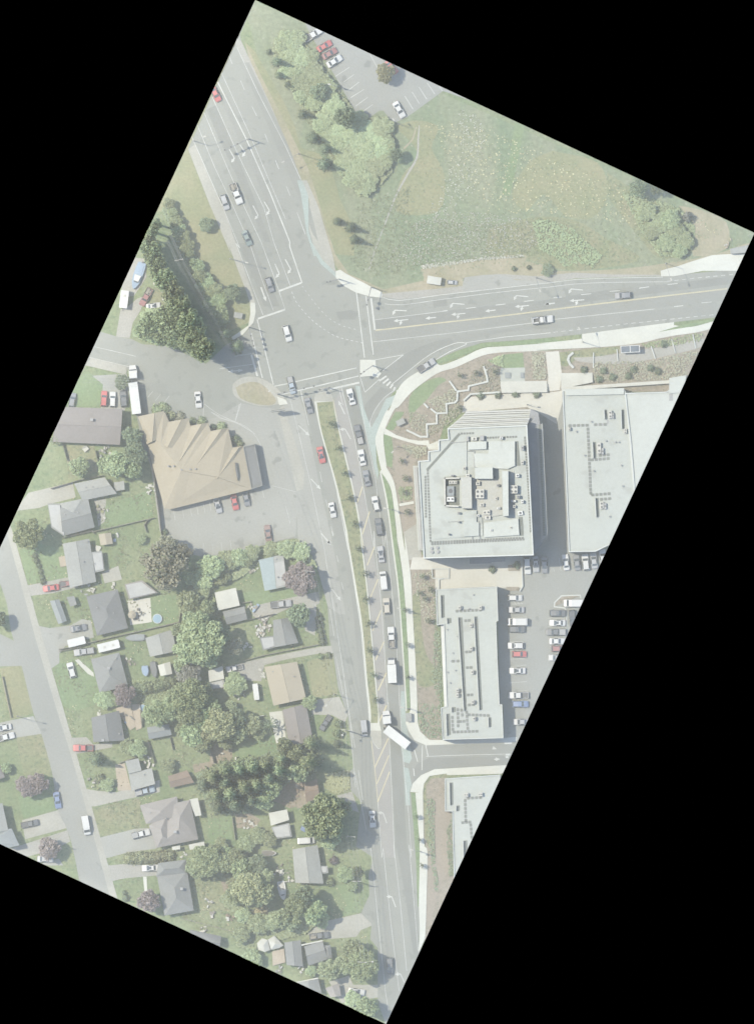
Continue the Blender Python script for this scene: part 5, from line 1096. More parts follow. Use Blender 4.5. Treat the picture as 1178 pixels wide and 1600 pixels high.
def crown(kind, seed):
    rng = np.random.default_rng(seed); Cs = []; Ns = []; Ts = []
    if kind in ('D', 'DL', 'G'):
        n, nl, sz = {'D': (2000, 17, .17), 'DL': (5200, 38, .10), 'G': (1900, 26, .10)}[kind]
        lobes = []
        for i in range(nl):
            a = 2.39996 * i + rng.uniform(-.3, .3); rr = math.sqrt((i + .5) / nl) * .78; z = .34 + .42 * math.sqrt(max(0, 1 - rr*rr)) * rng.uniform(.85, 1.12)
            lobes.append((rr*math.cos(a), rr*math.sin(a), z, rng.uniform(.24, .36) * (1 if kind == 'D' else .74), rng.uniform(.3, .7)))
        for cx, cy, cz, lr, tt in lobes:
            k = n // nl; d = rng.normal(size=(k, 3)); d[:, 2] = np.abs(d[:, 2]) * .9 - .3; d /= np.linalg.norm(d, axis=1, keepdims=True)
            rad = lr * rng.uniform(.6, 1.1, (k, 1)); Cs.append(np.array([cx, cy, cz]) + d * rad * np.array([1, 1, .5])); Ns.append(d * .5 + rng.normal(size=(k, 3)) * .4 + np.array([0, 0, .9])); Ts.append(np.full(k, tt) + rng.uniform(-.25, .25, k))
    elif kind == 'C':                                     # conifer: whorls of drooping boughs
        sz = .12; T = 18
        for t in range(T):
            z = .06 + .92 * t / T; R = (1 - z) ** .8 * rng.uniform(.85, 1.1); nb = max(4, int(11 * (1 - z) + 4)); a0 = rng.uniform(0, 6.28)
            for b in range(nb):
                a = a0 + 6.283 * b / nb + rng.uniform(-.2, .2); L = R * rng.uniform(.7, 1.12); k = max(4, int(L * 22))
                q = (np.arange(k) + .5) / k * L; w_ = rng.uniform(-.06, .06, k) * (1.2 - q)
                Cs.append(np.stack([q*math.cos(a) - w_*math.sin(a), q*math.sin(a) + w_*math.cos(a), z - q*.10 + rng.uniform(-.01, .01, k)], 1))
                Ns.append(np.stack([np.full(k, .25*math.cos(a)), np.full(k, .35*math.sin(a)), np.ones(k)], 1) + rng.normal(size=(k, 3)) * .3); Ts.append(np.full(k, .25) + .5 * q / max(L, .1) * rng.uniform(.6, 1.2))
    elif kind == 'S':                                     # shrub / hedge ball
        sz = .24; k = 420; d = rng.normal(size=(k, 3)); d[:, 2] = np.abs(d[:, 2]); d /= np.linalg.norm(d, axis=1, keepdims=True)
        bump_ = 1 + .22 * np.sin(5*d[:, 0] + seed) * np.cos(4*d[:, 1] + 2*seed); Cs.append(d * (bump_ * rng.uniform(.65, 1.0, k))[:, None]); Ns.append(d + rng.normal(size=(k, 3)) * .5); Ts.append(rng.uniform(.1, .9, k))
    elif kind == 'Y':                                     # young thin tree
        sz = .30; k = 90; d = rng.normal(size=(k, 3)); d /= np.linalg.norm(d, axis=1, keepdims=True); Cs.append(d * rng.uniform(.25, 1, (k, 1)) * np.array([1, 1, .32]) + np.array([0, 0, .66])); Ns.append(d + rng.normal(size=(k, 3)) * .6); Ts.append(rng.uniform(0, .7, k))
    elif kind == 'A':                                     # spiky araucaria: long ropes
        sz = .13
        for b in range(17):
            a = 6.283 * b / 17 + rng.uniform(-.12, .12); L = rng.uniform(.75, 1.05); k = 22; q = (np.arange(k) + .5) / k * L; z = rng.uniform(.7, .95)
            Cs.append(np.stack([q*math.cos(a), q*math.sin(a), z - .2*q*q], 1)); Ns.append(np.tile([0, 0, 1.], (k, 1)) + rng.normal(size=(k, 3)) * .4); Ts.append(rng.uniform(0, .6, k))
    return np.concatenate(Cs), np.concatenate(Ns), np.concatenate(Ts), sz
CM = {}
def crown_mesh(kind, var, m):
    key = (kind, var, m)
    if key not in CM:
        C_, Nn, T_i, sz = crown(kind, hash((kind, var)) % 1000 if False else (ord(kind[0])*31 + len(kind)*7 + var*101)); CM[key] = leaf_mesh('crown', C_, Nn, sz, M[m], var + 5, T_i)
    return CM[key]
def trunk_mesh(kind):
    def fn():
        rng = random.Random(3); mb = MB(); mb.tube((0,0,0), (0,0,.55), .055, .04, 8); mb.tube((0,0,.5), (.01,0,.95), .04, .01, 6)
        if kind not in ('C', 'A', 'Y'):
            for i in range(7):
                a = i * .9; z = .35 + .06*i; L = rng.uniform(.25, .45); mb.tube((0,0,z), (L*math.cos(a), L*math.sin(a), z + .22), .022, .006, 5)
        return mb
    return vmesh('trunk_' + kind, fn, M['bark'])
RT = random.Random(11)
TN = dict(D='broadleaf_tree', DL='broadleaf_tree', G='broadleaf_tree', C='conifer_tree', S='shrub', Y='young_tree', A='araucaria_tree')
def tree(s, r, h, kind, m, label, group=None, name=None, cat=None, squash=1.0, ang=None, z=0.02):
    if h > 5 and kind in ('D', 'DL', 'G', 'C'): h *= 1.35
    if group and 'belt' in group: h *= 1.35; r *= 1.12
    elif kind in ('D', 'DL') and r > 9: r *= 1.1
    """r: crown radius in photo pixels, h: height in metres"""
    for p in (P(s) if isinstance(s, str) else [s]):
        if not inside(p[0], p[1], -r*S*.6): continue
        R = r * S * RT.uniform(.94, 1.06)
        t = thing(name or TN[kind], label, cat or ('shrub' if kind == 'S' else 'tree'), (*p, z), RT.uniform(0, 6.28) if ang is None else ang, group)
        c = link('crown' if kind != 'S' else 'foliage', crown_mesh(kind, RT.randrange(3), m), t); c['foliage'] = 1
        hh = h * RT.uniform(.94, 1.06)
        c.scale = (R, R*squash, hh if kind not in ('S',) else hh)
        if kind != 'S': tr = link('trunk', trunk_mesh(kind), t); q = max(R*.9, h*.32) if kind in ('D', 'DL', 'G') else h*.5; tr.scale = (q, q, hh*.92)
        else: tr = link('stem', trunk_mesh('S'), t); tr.scale = (R, R, h*.8)
def scatter(name, s, n, size, m, hmin, hmax, seed, label, cat, clump=0, nrm=.3, per=1):
    """ground cover: leaf faces spread over an area; one stuff object"""
    poly = clip(P(s)) if isinstance(s, str) else s; rng = np.random.default_rng(seed)
    xs = [p[0] for p in poly]; ys = [p[1] for p in poly]; pts = []
    cl = [(rng.uniform(min(xs), max(xs)), rng.uniform(min(ys), max(ys))) for _ in range(clump)]
    guard = 0; avoid = PAVED if name == 'lawn_weeds' else ()
    while len(pts) < n and guard < n*30:
        guard += 1
        if clump: c = cl[rng.integers(clump)]; x = rng.normal(c[0], size*3.0); y = rng.normal(c[1], size*3.0)
        else: x = rng.uniform(min(xs), max(xs)); y = rng.uniform(min(ys), max(ys))
        if pip(x, y, poly) and inside(x, y, .25) and not any(pip(x, y, q) for q in avoid): pts.append((x, y))
    pts = np.array(pts); k = len(pts)
    ph = .5 + .5*np.sin(pts[:, 0]*.55 + 1.3*np.sin(pts[:, 1]*.4)) * np.cos(pts[:, 1]*.6 + seed)
    z = hmin + (hmax-hmin) * ph * rng.uniform(.5, 1, k)
    C_ = np.column_stack([pts, z]); Nn = rng.normal(size=(k, 3))*nrm + np.array([0, 0, 1.0])
    o = link(name, leaf_mesh(name, C_, Nn, size, M[m], seed, .3 + .5*ph)); o['foliage'] = 1
    return tag(o, label, cat, None, 'stuff')
gD, gB, gK = 'leaf_green', 'leaf_bright', 'leaf_dark'
# thickets and ground cover
scatter('bramble_thicket', 'C0 440,45 470,60 500,95 522,130 545,160 560,185 605,182 614,215 612,268 585,300 560,308 540,272 520,250 500,215 480,190 462,150 440,110 425,80', 11000, .62, gB, .2, 1.9, 1, 'bright green bramble thicket spreading south of the north lot', 'bramble')
scatter('bramble_thicket', 'F8 240,440 330,440 420,480 470,530 540,590 500,640 440,620 380,640 330,590 280,570', 1500, .5, gD, .1, .9, 2, 'bright green bramble patch above the east road', 'bramble')
scatter('bramble_thicket', 'F8 620,320 760,350 860,390 930,470 920,560 860,600 780,590 700,480', 2400, .6, gD, .1, 1.0, 3, 'dark green thicket near the top right corner', 'bramble')
scatter('bramble_thicket', 'P1 440,930 420,800 470,760 560,760 640,900 640,1000 480,990 370,940 380,880', 2600, .6, gD, .2, 1.4, 4, 'low green scrub under the tree belt by the west road', 'scrub')
scatter('bramble_thicket', 'H4 300,230 520,190 700,150 850,100 930,95 1010,190 1040,260 900,220 700,180 680,240 560,330 480,350 380,400 300,390', 4600, .62, gB, .2, 1.7, 5, 'overgrown green scrub along the south edge of the pale parking lot', 'scrub')
scatter('bramble_thicket', 'H8 640,480 800,300 900,300 930,480 900,600 960,720 900,850 760,800 830,640', 4200, .6, gD, .1, 1.5, 6, 'weedy green bank beside the white open boat', 'scrub')
scatter('bramble_thicket', 'S2 0,540 240,420 400,440 420,500 330,580 180,620 0,640', 3200, .6, gD, .1, 1.4, 7, 'green scrub north of the white tarps', 'scrub')
scatter('bramble_thicket', 'H4 200,420 400,380 430,540 470,620 440,850 250,850 200,640', 2600, .6, gD, .1, 1.4, 8, 'weeds around the big pale green tree', 'scrub')
scatter('meadow_flowers', 'C0 650,345 700,330 790,335 840,350 840,385 780,400 700,408 600,418 620,380', 1300, .4, 'flower_white', .05, .35, 9, 'white flowers dotted over the lower meadow', 'wildflowers')
scatter('meadow_flowers', 'C0 715,170 745,175 760,215 740,300 700,330 660,345 690,290 720,230', 350, .38, 'flower_white', .05, .3, 10, 'sparse white flowers in a band up the meadow', 'wildflowers')
scatter('meadow_tufts', 'C0 650,190 760,190 1130,360 1060,410 760,420 600,440 540,420 560,330 640,290', 2400, .42, 'leaf_meadow', .02, .2, 12, 'darker grass tufts across the meadow', 'grass')
scatter('meadow_tufts', 'C0 560,320 640,290 640,345 840,350 850,400 700,412 590,432 545,410', 2200, .5, 'leaf_meadow', .03, .3, 13, 'lush green growth in the lower meadow', 'grass')
scatter('meadow_tufts', 'C0 660,190 760,200 1130,365 900,340 760,330', 700, .45, 'leaf_tan', .02, .2, 14, 'dry tan tufts in the upper meadow', 'grass')
scatter('stone_row', 'N 380,140 420,128 720,95 1010,68 1015,80 720,108 400,158', 330, .5, 'flower_white', .05, .3, 15, 'pale stone row along the foot of the meadow', 'stones')
for i, (q, n, m_, lb) in enumerate((('Q 660,200 540,150 660,110', 130, gD, 'by the blue pad'), ('Q 865,90 955,100 965,285 870,285', 300, 'leaf_grey', 'right of the blue pad'), ('Q 130,440 320,340 330,430 250,450 250,520 190,510', 240, 'leaf_grey', 'between the zigzag walls'), ('Q 350,330 540,160 640,150 640,370 440,370 560,300 410,330', 300, 'leaf_grey', 'above the plaza'), ('Q 130,600 190,600 240,520 340,450 380,500 250,620 130,690', 260, 'leaf_grey', 'beside the stepped tower corner'),
    ('Q2 300,210 700,200 1040,120 1020,200 960,290 850,330 310,350', 900, 'leaf_grey', 'of the long bed north of the low building'), ('Q2 640,80 860,40 1040,0 1070,10 1050,60 860,90 700,110', 300, gD, 'along the east sidewalk'), ('B 210,200 245,430 258,760 255,900 200,760 215,430', 340, gK, 'at the west wall of the long building'), ('B 130,880 250,890 255,1080 170,1085 130,1020', 300, gK, 'at the corner of the side street'), ('B 90,130 210,120 220,420 160,420 110,250', 200, 'leaf_grey', 'below the plaza'),
    ('G5 250,640 300,640 300,1000 330,1180 300,1200 270,900', 320, gK, 'in the bed south of the side street'), ('G5 370,830 405,760 415,1100 385,1100', 240, gK, 'at the wall of the bottom building'), ('Q5 300,20 480,50 470,240 330,190', 200, 'leaf_grey', 'above the curved white path'), ('Q5 220,340 470,360 470,420 380,470 300,420', 200, 'leaf_grey', 'below the curved white path'), ('Q5 190,740 330,740 330,860 220,880', 130, gD, 'north of the first short path'))):
    scatter('bed_plants', q, n, .55, m_, .1, .6, 40+i, 'low bedding plants ' + lb, 'bedding plants')
YARDS = 'C0 20,800 230,640 250,830 320,872 470,850 520,1000 555,1250 575,1420 600,1560 -20,1300'
scatter('lawn_weeds', 'C0 30,830 225,700 250,840 330,875 470,850 500,960 510,1020 540,1130 545,1240 560,1400 590,1560 300,1440 180,1385 130,1230 70,1010', 4200, .5, 'leaf_meadow', .02, .2, 60, 'weeds and clover speckling the house lawns', 'weeds', clump=420)
scatter('lawn_weeds', 'C0 30,830 225,700 250,840 330,875 470,850 500,960 510,1020 540,1130 545,1240 560,1400 590,1560 300,1440 180,1385 130,1230 70,1010', 700, .4, 'leaf_tan', .02, .15, 61, 'dry tufts speckling the house lawns', 'weeds', clump=200)
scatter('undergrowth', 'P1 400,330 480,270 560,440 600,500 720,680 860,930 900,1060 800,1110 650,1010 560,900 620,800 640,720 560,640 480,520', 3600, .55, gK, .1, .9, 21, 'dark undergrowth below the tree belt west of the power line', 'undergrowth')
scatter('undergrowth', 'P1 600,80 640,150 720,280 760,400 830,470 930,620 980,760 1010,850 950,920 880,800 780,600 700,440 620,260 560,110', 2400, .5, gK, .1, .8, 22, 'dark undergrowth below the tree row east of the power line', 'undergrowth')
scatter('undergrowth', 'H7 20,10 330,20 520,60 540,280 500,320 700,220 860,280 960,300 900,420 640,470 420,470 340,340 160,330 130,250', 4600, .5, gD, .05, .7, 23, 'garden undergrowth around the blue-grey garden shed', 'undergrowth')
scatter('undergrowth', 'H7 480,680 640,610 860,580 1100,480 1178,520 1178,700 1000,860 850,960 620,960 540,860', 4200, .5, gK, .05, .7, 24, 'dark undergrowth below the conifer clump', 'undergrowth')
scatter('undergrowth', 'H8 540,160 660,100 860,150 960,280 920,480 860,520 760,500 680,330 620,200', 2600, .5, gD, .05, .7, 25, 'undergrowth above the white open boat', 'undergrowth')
LB = 'bushy tree grown into the overgrown back gardens'; GB = 'overgrown back garden trees'
for p, r, h in (('330,1108', 17, 8), ('316,1162', 14, 7), ('275,1090', 15, 6), ('318,1080', 15, 8), ('372,1146', 14, 6), ('352,1160', 11, 5), ('318,1120', 17, 9), ('360,1105', 10, 5), ('405,1145', 10, 4), ('445,1165', 13, 9), ('462,1180', 15, 10), ('465,1205', 16, 10), ('425,1232', 15, 8), ('413,1252', 13, 7), ('500,1300', 13, 8), ('523,1295', 13, 9), ('515,1255', 15, 10), ('412,1372', 14, 6), ('408,1397', 18, 8), ('425,1440', 14, 5), ('403,1442', 15, 5), ('380,1430', 12, 5), ('378,1460', 13, 5), ('352,1350', 14, 6), ('370,1340', 13, 6), ('336,1332', 13, 6), ('503,1438', 12, 5), ('550,1385', 9, 4), ('300,965', 13, 7), ('280,985', 12, 7), ('325,1030', 14, 8), ('283,1040', 12, 7), ('345,900', 13, 4.5), ('300,905', 12, 4.5), ('385,875', 11, 4), ('315,925', 12, 4.5)):
    tree('C0 ' + p, r, h, 'D', gD if r % 2 else gB, LB, GB)
LB = 'bright bushy tree grown into the bramble thicket'; GB = 'bushy trees in the bramble thicket'
for p, r in (('455,75', 13), ('470,92', 14), ('484,108', 15), ('497,125', 14), ('478,118', 12), ('505,148', 13), ('520,165', 14), ('512,185', 13), ('528,205', 15), ('552,215', 16), ('575,205', 16), ('597,200', 13), ('545,238', 16), ('570,235', 17), ('595,228', 15), ('560,262', 16), ('585,258', 15), ('570,285', 14), ('600,250', 11), ('525,225', 12), ('548,280', 11), ('448,60', 10), ('463,110', 10), ('490,160', 11), ('440,70', 10), ('450,90', 12), ('462,128', 11), ('447,110', 9), ('480,138', 12), ('470,150', 9), ('512,140', 11), ('500,195', 10), ('512,208', 11), ('560,188', 12), ('560,285', 12), ('603,225', 12), ('536,258', 12), ('466,60', 10), ('485,88', 10)):
    tree('C0 ' + p, r*1.25, 3.4, 'D', gB, LB, GB)
LB = 'low bushy tree in the dark thicket near the top right corner'; GB = 'bushy trees in the corner thicket'
for p, r in (('1010,330', 14), ('1032,350', 15), ('1055,360', 14), ('1070,375', 13), ('1040,378', 14), ('1062,392', 11), ('1020,362', 12)):
    tree('C0 ' + p, r, 3.0, 'D', gD, LB, GB)
# single trees and rows
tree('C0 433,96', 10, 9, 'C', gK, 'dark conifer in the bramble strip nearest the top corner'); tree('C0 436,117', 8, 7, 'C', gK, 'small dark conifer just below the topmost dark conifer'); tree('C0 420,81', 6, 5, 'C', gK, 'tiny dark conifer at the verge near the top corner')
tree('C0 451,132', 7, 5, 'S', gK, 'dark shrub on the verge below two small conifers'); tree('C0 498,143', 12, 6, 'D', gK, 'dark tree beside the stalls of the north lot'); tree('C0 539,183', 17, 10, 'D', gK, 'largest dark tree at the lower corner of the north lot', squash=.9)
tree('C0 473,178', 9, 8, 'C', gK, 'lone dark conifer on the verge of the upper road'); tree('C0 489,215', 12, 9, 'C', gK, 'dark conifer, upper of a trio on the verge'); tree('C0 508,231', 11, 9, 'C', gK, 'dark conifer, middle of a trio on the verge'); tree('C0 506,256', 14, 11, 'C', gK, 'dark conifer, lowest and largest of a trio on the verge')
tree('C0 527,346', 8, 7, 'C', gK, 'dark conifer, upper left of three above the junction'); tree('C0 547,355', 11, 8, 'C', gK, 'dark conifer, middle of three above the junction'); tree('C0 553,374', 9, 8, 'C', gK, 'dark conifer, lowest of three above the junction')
tree('C0 618,242', 12, 6, 'G', gK, 'dark straggly tree at the dirt path'); tree('C0 602,114', 14, 6, 'D', 'leaf_olive', 'round yellow-green tree alone in the north lot')
tree('C0 996,294', 17, 8, 'G', gK, 'dark straggly tree at the upper right meadow edge, left one'); tree('C0 1026,292', 14, 7, 'G', gK, 'dark straggly tree at the upper right meadow edge, right one'); tree('C0 1046,342', 14, 4, 'D', gD, 'green bush near the white flowering one, top right'); tree('C0 1074,339', 9, 4, 'S', 'leaf_blossom', 'white flowering bush near the top right corner')
tree('C0 803,420', 4, 1.5, 'S', gK, 'small dark shrub, left of two on the dirt above the east road'); tree('C0 826,418', 4, 1.5, 'S', gK, 'small dark shrub, right of two on the dirt above the east road'); tree('C0 855,422', 11, 2.5, 'G', gK, 'straggly dark scrub tree above the east road')
tree('C0 323,351', 12, 5, 'D', gK, 'round dark tree on the dry strip, upper one'); tree('C0 364,458', 13, 5.5, 'D', gK, 'round dark tree on the dry strip, lower one')
LB = 'green tree in the dense belt west of the power line'; GB = 'tree belt west of the power line'
for p, r, h in (('229,371', 12, 10), ('240,390', 13, 11), ('244,411', 14, 11), ('257,436', 17, 13), ('270,455', 17, 13), ('280,478', 17, 14), ('296,500', 18, 14), ('306,520', 18, 14), ('317,545', 19, 15), ('297,534', 18, 13), ('275,516', 17, 12), ('253,502', 18, 11), ('234,504', 16, 9), ('225,517', 13, 7), ('254,526', 15, 8), ('245,350', 8, 11), ('238,362', 9, 12), ('228,384', 11, 11), ('237,401', 12, 10), ('244,424', 12, 10), ('264,446', 14, 11), ('272,470', 13, 11), ('284,492', 15, 12), ('268,500', 15, 11), ('286,512', 16, 12), ('302,532', 16, 13), ('264,484', 12, 8), ('274,530', 14, 9), ('243,515', 14, 8)):  # the two slender trees by the upper edge are added to shade the corridor
    tree('C0 ' + p, r, h, 'D', gB if r < 13 else gD, LB, GB)
LB = 'green tree in the narrow row east of the power line'; GB = 'tree row east of the power line'
for p, r, h in (('264,318', 9, 4.5), ('270,332', 9, 4.5), ('275,346', 10, 4.5), ('281,358', 10, 4.5), ('287,370', 11, 4.8), ('292,383', 11, 4.8), ('297,395', 8, 4.5), ('311,416', 10, 4.5), ('303,410', 7, 4), ('312,433', 11, 4.9), ('322,443', 16, 4.9), ('332,456', 15, 4.9), ('338,470', 14, 4.9), ('342,484', 13, 4.9), ('347,498', 11, 4.9), ('330,474', 12, 4.9)):
    tree('C0 ' + p, r, h, 'D', gD, LB, GB)
tree('C0 371,541', 14, 10, 'C', gK, 'dark conifer leaning over the west crosswalk'); tree('C0 352,520', 12, 10, 'C', gK, 'dark conifer at the end of the tree row by the island')
tree('C0 372,492', 4, 1.4, 'S', gD, 'small bush by the corner sidewalk of the west road')
tree('C0 191,597', 12, 5, 'D', gK, 'dark tree beside the parked white truck tractor')
# around the tan saw-tooth building
for p, r, l, m_ in (('245,641', 9, 'clipped hedge ball under the first saw tooth gable', gB), ('256,637', 10, 'clipped hedge ball right of the first saw tooth gable', gB), ('268,650', 8, 'tan-green shrub before the second saw tooth gable', 'leaf_olive'), ('282,651', 9, 'pale shrub before the third saw tooth gable', 'leaf_grey'), ('301,658', 6, 'small shrub left of the third saw tooth gable tip', gD), ('316,658', 8, 'green shrub above the third saw tooth gable', gB), ('333,667', 5, 'small dark shrub between the third and fourth gables', gK), ('347,667', 9, 'green shrub above the fourth saw tooth gable', gB), ('369,686', 8, 'dark shrub beside the flat grey annex', gK), ('375,693', 6, 'olive shrub nearest the flat grey annex', 'leaf_olive')):
    tree('C0 ' + p, r, 1.8, 'S', m_, l)
tree('C0 207,682', 14, 7, 'D', gK, 'dark tree close to the west gable of the saw tooth building'); tree('C0 212,709', 17, 8, 'D', gK, 'dark green tree against the west wall of the saw tooth building'); tree('C0 184,726', 19, 9, 'D', gB, 'bright green tree west of the saw tooth building'); tree('C0 166,727', 13, 7, 'D', gB, 'bright green tree left end of the group by the saw tooth building'); tree('C0 209,735', 14, 8, 'D', gD, 'green tree lowest of the group by the saw tooth building')
tree('C0 124,729', 16, 6, 'D', gD, 'round green tree alone on the lawn below the brown roof'); tree('C0 88,683', 10, 5, 'D', gD, 'green tree at the left end of the brown roof'); tree('C0 258,832', 6, 2, 'S', gK, 'dark shrub at the west edge of the pale parking lot'); tree('C0 265,849', 9, 4, 'D', 'leaf_grey', 'grey small tree south of the dark shrub by the parking lot')
tree('C0 45,834', 23, 11, 'DL', gD, 'large green tree casting a dark shadow on the corner lawn'); tree('C0 221,843', 8, 3, 'D', gD, 'small green tree on the long back lawn')
for p in ('55,868', '58,876', '61,884', '64,893', '66,902', '68,909'): tree('C0 ' + p, 5, 1.6, 'S', gK, 'clipped dark bush in the row across the front lawn', 'row of bushes on the front lawn')
tree('C0 -2,967', 13, 7, 'D', gK, 'dark tree cut by the left edge of the picture'); tree('C0 256,884', 38, 15, 'G', 'leaf_grey', 'big grey-brown half bare tree by the parking lot'); tree('C0 262,852', 18, 9, 'G', 'leaf_grey', 'grey half bare tree north of the big grey-brown one'); tree('C0 286,864', 17, 10, 'G', 'leaf_grey', 'grey half bare tree at the corner of the parking lot'); tree('C0 262,910', 16, 9, 'G', 'leaf_grey', 'grey half bare tree south of the big grey-brown one')
for p, r, h, l in (('331,886', 19, 6, 'bushy bright tree at the left end of the parking lot hedge'), ('353,876', 16, 5, 'bushy bright tree second in the parking lot hedge'), ('317,906', 15, 5, 'bushy bright tree below the left end of the hedge'), ('373,870', 14, 5, 'bushy bright tree in the middle of the parking lot hedge'), ('395,863', 12, 4, 'bushy bright tree above the white rooftop'), ('425,857', 11, 4, 'bushy bright tree above the teal roof'), ('447,858', 14, 5, 'bushy bright tree right of the teal roof top'), ('470,863', 15, 5, 'bushy bright tree at the road end of the hedge')):
    tree('C0 ' + p, r, h, 'D', gB, l)
tree('C0 469,905', 25, 8, 'DL', 'leaf_purple', 'maroon tree between the teal roof and the road'); tree('C0 294,940', 18, 7, 'D', gB, 'green tree right of the small fenced lawn'); tree('C0 320,951', 14, 6, 'D', gD, 'green tree left of the grey annex')
tree('C0 318,1000', 33, 14, 'DL', gB, 'biggest pale green tree in the middle of the back yards'); tree('C0 296,1012', 25, 12, 'DL', gB, 'pale green tree on the left flank of the biggest one'); tree('C0 305,975', 24, 12, 'DL', gB, 'pale green tree on the north flank of the biggest one'); tree('C0 346,995', 16, 8, 'G', 'leaf_dark', 'dark thin tree in the shade of the biggest pale green one'); tree('C0 366,1010', 15, 6, 'G', 'leaf_grey', 'grey thin tree by the white clutter in the back yards')
tree('C0 467,962', 18, 7, 'D', gK, 'round grey-green tree on the grey-brown gable'); 
for p in ('499,966', '500,976', '501,986', '503,995', '504,1003'): tree('C0 ' + p, 6, 2.2, 'S', gK, 'dark clipped bush in the row on the road island', 'row of dark bushes by the road')
tree('C0 296,1054', 21, 7, 'D', 'leaf_blossom', 'white blossoming tree west of the white boxy shed'); tree('C0 368,1068', 17, 5, 'D', gD, 'green garden tree below the parked white pickup'); tree('C0 513,1024', 6, 2, 'S', gD, 'round bush at the road end of the beige house lawn'); tree('C0 501,1026', 5, 1.6, 'S', gD, 'round bush on the north edge of the beige house lawn')
for p in ('208,1079', '217,1077', '226,1076', '235,1074', '244,1072', '253,1071', '262,1068', '270,1066'): tree('C0 ' + p, 10, 3, 'S', gD, 'bushy section of the tall hedge below the covered boats', 'tall hedge below the covered boats')
for p, r, h, m_, l in (('296,1088', 26, 13, gD, 'tall green tree below the blossoming tree'), ('298,1112', 21, 12, gD, 'tall green tree above the shaded garden'), ('244,1115', 19, 8, gD, 'green tree north of the blue-grey garden shed'), ('263,1108', 17, 8, gD, 'green tree between the blue-grey shed and the tall tree'), ('343,1132', 25, 11, 'leaf_olive', 'broad yellow-green tree in the middle gardens'), ('327,1141', 17, 8, 'leaf_olive', 'yellow-green tree left of the broad one'), ('302,1146', 20, 8, gD, 'green tree right of the blue-grey garden shed'), ('288,1141', 13, 6, gD, 'small green tree touching the blue-grey garden shed'), ('369,1122', 15, 8, gK, 'dark tree right of the broad yellow-green one'), ('394,1132', 15, 6, gB, 'spiky bright tree left of the dark spiky one')):
    tree('C0 ' + p, r, h, 'DL' if r > 20 else 'D', m_, l)
tree('C0 421,1133', 15, 7, 'A', gK, 'dark star-shaped spiky tree beside the white gravel yard')
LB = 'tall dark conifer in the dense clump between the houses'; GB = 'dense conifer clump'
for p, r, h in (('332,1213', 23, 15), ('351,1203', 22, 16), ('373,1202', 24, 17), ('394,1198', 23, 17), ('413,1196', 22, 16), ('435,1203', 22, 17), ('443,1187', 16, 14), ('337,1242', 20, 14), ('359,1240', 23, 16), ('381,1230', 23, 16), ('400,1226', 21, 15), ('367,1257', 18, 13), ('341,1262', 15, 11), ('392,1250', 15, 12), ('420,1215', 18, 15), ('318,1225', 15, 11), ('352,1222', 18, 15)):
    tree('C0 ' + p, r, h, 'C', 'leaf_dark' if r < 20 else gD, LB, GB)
tree('C0 263,1196', 11, 4, 'D', gD, 'green bush right of the pale notched house'); tree('C0 209,1171', 10, 4, 'D', gD, 'green bush above the pale notched house'); tree('C0 199,1166', 12, 4, 'D', gD, 'green bush below the dark two-tone house'); 
tree('C0 484,1098', 11, 5, 'D', gD, 'round green tree between the beige and brown houses'); tree('C0 485,1161', 18, 15, 'C', gD, 'tall conifer overhanging the brown-grey house'); tree('C0 482,1190', 25, 18, 'C', gD, 'tallest conifer beside the red-brown shed'); tree('C0 440,1186', 18, 15, 'C', gD, 'conifer linking the clump with the brown-grey house')
tree('C0 529,1131', 7, 3.5, 'S', gD, 'tall narrow hedge bush at the roadside, upper'); tree('C0 528,1146', 8, 3.5, 'S', gD, 'tall narrow hedge bush at the roadside, lower'); tree('C0 527,1162', 9, 6, 'C', gK, 'dark conifer under the overhead cables')
tree('C0 505,1276', 35, 19, 'DL', gD, 'big round tree throwing a long shadow over the road'); tree('C0 517,1313', 14, 6, 'D', gB, 'small bright tree at the foot of the big round one'); tree('C0 535,1262', 16, 12, 'G', gK, 'dark thin tree under the cables by the big round one')
for p, r, h, l in (('402,1306', 13, 4, 'green bush in the yard west of the white-roofed shed'), ('420,1312', 12, 4, 'green bush below the white-roofed shed'), ('385,1318', 13, 4, 'green bush at the lower end of the bare soil bed'), ('345,1321', 12, 4, 'green bush east of the many-hipped house')): tree('C0 ' + p, r, h, 'D', gD, l)
for p in ('202,1341', '211,1341', '220,1340', '229,1340', '238,1340', '247,1339', '256,1338', '265,1337'): tree('C0 ' + p, 10, 2.8, 'S', 'leaf_olive', 'bushy section of the long hedge below the many-hipped house', 'long hedge below the many-hipped house')
for p, r, h, m_, k, l in (('322,1345', 24, 8, gD, 'DL', 'green tree east of the bottom hip-roofed house'), ('305,1356', 15, 6, gD, 'D', 'green tree at the corner of the bottom hip-roofed house'), ('351,1333', 12, 5, gD, 'D', 'small green tree above the bottom back lawn'), ('399,1352', 17, 6, gK, 'D', 'dark tree above the white open boat'), ('377,1357', 18, 7, gD, 'D', 'green tree left of the dark one above the boat'), ('387,1388', 25, 10, 'leaf_olive', 'DL', 'broad yellow-green tree shading the white open boat'), ('371,1398', 16, 7, gD, 'D', 'green tree on the left flank of the broad yellow-green one'), ('358,1366', 5, 1.5, gD, 'S', 'tiny bush on the bottom back lawn'), ('394,1499', 15, 5, gD, 'D', 'green tree at the bottom edge beside the tarps'), ('408,1424', 12, 2.5, 'leaf_tan', 'S', 'tan dead brush heap below the boat shadow')):
    tree('C0 ' + p, r, h, k, m_, l)
